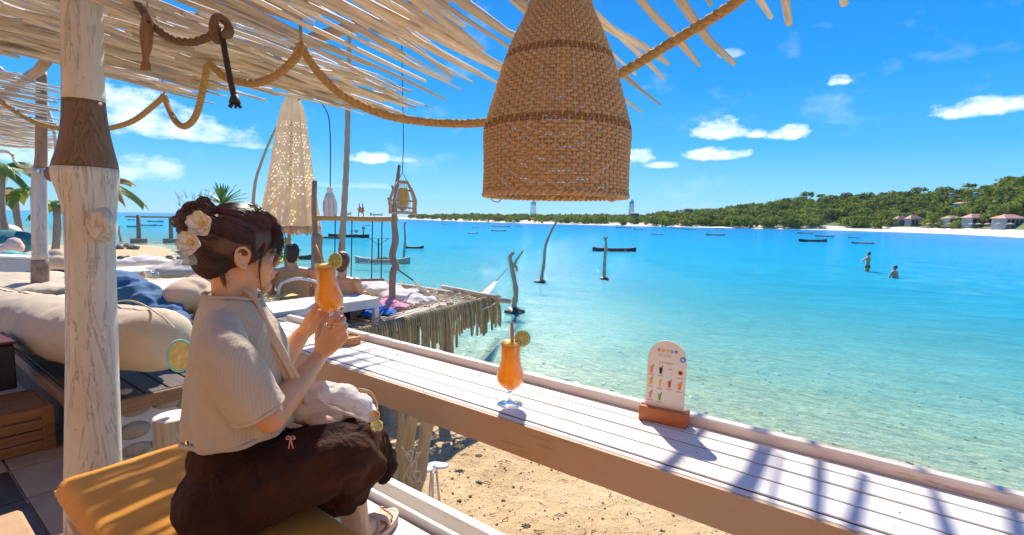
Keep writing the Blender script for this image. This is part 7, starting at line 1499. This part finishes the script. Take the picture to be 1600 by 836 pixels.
for i, (x, y, w_, h, m_, l) in enumerate(((1180, 336, 10, 6, M_ROOFO, 'orange roofed house halfway up the green hill'), (1194, 334, 8, 5, M_ROOFO, 'small orange roofed house right of its halfway neighbour'), (1508, 323, 20, 7, M_ROOFP, 'pale roofed house high among the trees of the hill'), (1327, 347, 20, 9, M_ROOFP, 'pink roofed house low at the water left of the beach'), (1076, 331, 12, 6, M_TH, 'flat topped house on the low ridge where the hill begins'), (1065, 336, 9, 5, M_ROOFO, 'small orange house below the flat topped one'), (1045, 339, 10, 5, M_ROOFO, 'orange roofed house left of the hill houses'), (1020, 342, 9, 4, M_ROOFO, 'low orange roof near the shore right of the second tower'), (992, 337, 12, 5, M_ROOFO, 'orange roofed house at the foot of the second tower'), (846, 340, 18, 5, M_ROOFO, 'long orange roof at the foot of the first tower'), (830, 344, 12, 4, M_ROOFO, 'small orange roof left below the first tower'), (765, 343, 12, 4, M_ROOFO, 'orange roof left on the low headland'), (925, 345, 12, 4, M_TH, 'pale roof on the shore between the two towers'), (960, 347, 14, 4, M_TH, 'long pale roof by the water left of the second tower'), (1485, 305, 6, 3, M_WALL, 'tiny white house high on the hill left'), (1522, 304, 6, 3, M_WALL, 'tiny white house high on the hill right'), (1245, 351, 10, 5, M_TH, 'pale hut at the waterside below the hill'))):
    house(x, y, w_, h, l, m_, 52, bays=2)
M_TOW = m_plain('blue_grey_tower', (.48, .60, .72), .6, .1, 1, 0)
def tower(x, ytop, ybase, wpx, label):
    q_ = land_point(x, 70); f_ = float(np.dot(q_-CC, _fh)); s = f_/FOC; hor = interp(x, [0, 1600], [327.7, 356.4]); c = V3((q_[0], q_[1], CAMZ+(hor-ybase)*s)); H_ = (ybase-ytop)*s; r_ = wpx*s/2; t = thing('lattice_tower', c, label, 'tower', 'towers on the far shore')
    for sx in (-1, 1):
        for sy in (-1, 1): b = MB(); b.tube([c+V3((sx*r_, sy*r_, -3)), c+V3((sx*r_*.7, sy*r_*.7, H_*.72))], .22, 5); obj('leg', b, M_TOW, t)
    for k in range(6): z = H_*.72*k/5; kk = r_*(1-.3*k/5); b = MB(); p4 = [c+V3((sx*kk, sy*kk, z)) for sx, sy in ((-1, -1), (1, -1), (1, 1), (-1, 1), (-1, -1))]; b.tube(p4, .14, 4); obj('brace_ring', b, M_TOW, t); 
    for k in range(5):
        z = H_*.72*k/5; z2 = H_*.72*(k+1)/5; kk = r_*(1-.3*k/5); k2 = r_*(1-.3*(k+1)/5); b = MB()
        for (a1_, a2_) in (((-1, -1), (1, -1)), ((1, -1), (1, 1)), ((1, 1), (-1, 1)), ((-1, 1), (-1, -1))): b.tube([c+V3((a1_[0]*kk, a1_[1]*kk, z)), c+V3((a2_[0]*k2, a2_[1]*k2, z2))], .1, 4)
        obj('cross_brace', b, M_TOW, t, kind='stuff')
    b = MB(); b.lathe([(r_*.8, H_*.70), (r_*1.2, H_*.73), (r_*1.2, H_*.86), (r_*.7, H_*.92), (r_*.3, H_)], 12, c, True, True); obj('tank', b, M_TOW, t)
tower(833, 313, 337, 7, 'squat blue grey lattice tower on the far headland, left of the two'); tower(986, 312, 336, 6, 'slender blue grey lattice tower on the far headland, right of the two')
# parasols and sunbeds dotting the far beach
for k in range(9):
    x = 1452+k*16+random.uniform(-4, 4); q_ = land_point(x, 20); f_ = float(np.dot(q_-CC, _fh)); t = thing('beach_umbrella', q_, 'tiny umbrella on the far beach, %s from the left of the row' % ORD[k], 'umbrella', 'umbrellas on the far beach'); b = MB(); b.lathe([(1.1, 1.9), (.7, 2.2), (0, 2.45)], 10, q_, True); obj('canopy', b, (M_ROOFP, M_WALL, M_TH)[k % 3], t); b = MB(); b.tube([q_, q_+UZ*1.95], .04, 5); obj('pole', b, M_POLE, t)
# ------------------------------------------------------------------ sea air
hz = bpy.data.materials.new('sea_air'); hz.use_nodes = True; hz.node_tree.nodes.remove(hz.node_tree.nodes['Principled BSDF'])
pv = hz.node_tree.nodes.new('ShaderNodeVolumePrincipled'); pv.inputs['Density'].default_value = .00009; pv.inputs['Color'].default_value = (.70, .88, 1.0, 1); pv.inputs['Anisotropy'].default_value = .2
hz.node_tree.links.new(pv.outputs[0], hz.node_tree.nodes['Material Output'].inputs['Volume'])
b = MB(); b.slab(-120, 6100, -6100, 6100, -7.5, 60); o = bpy.data.objects.new('haze', b.mesh('haze', hz)); COL.objects.link(o); o['kind'] = 'stuff'
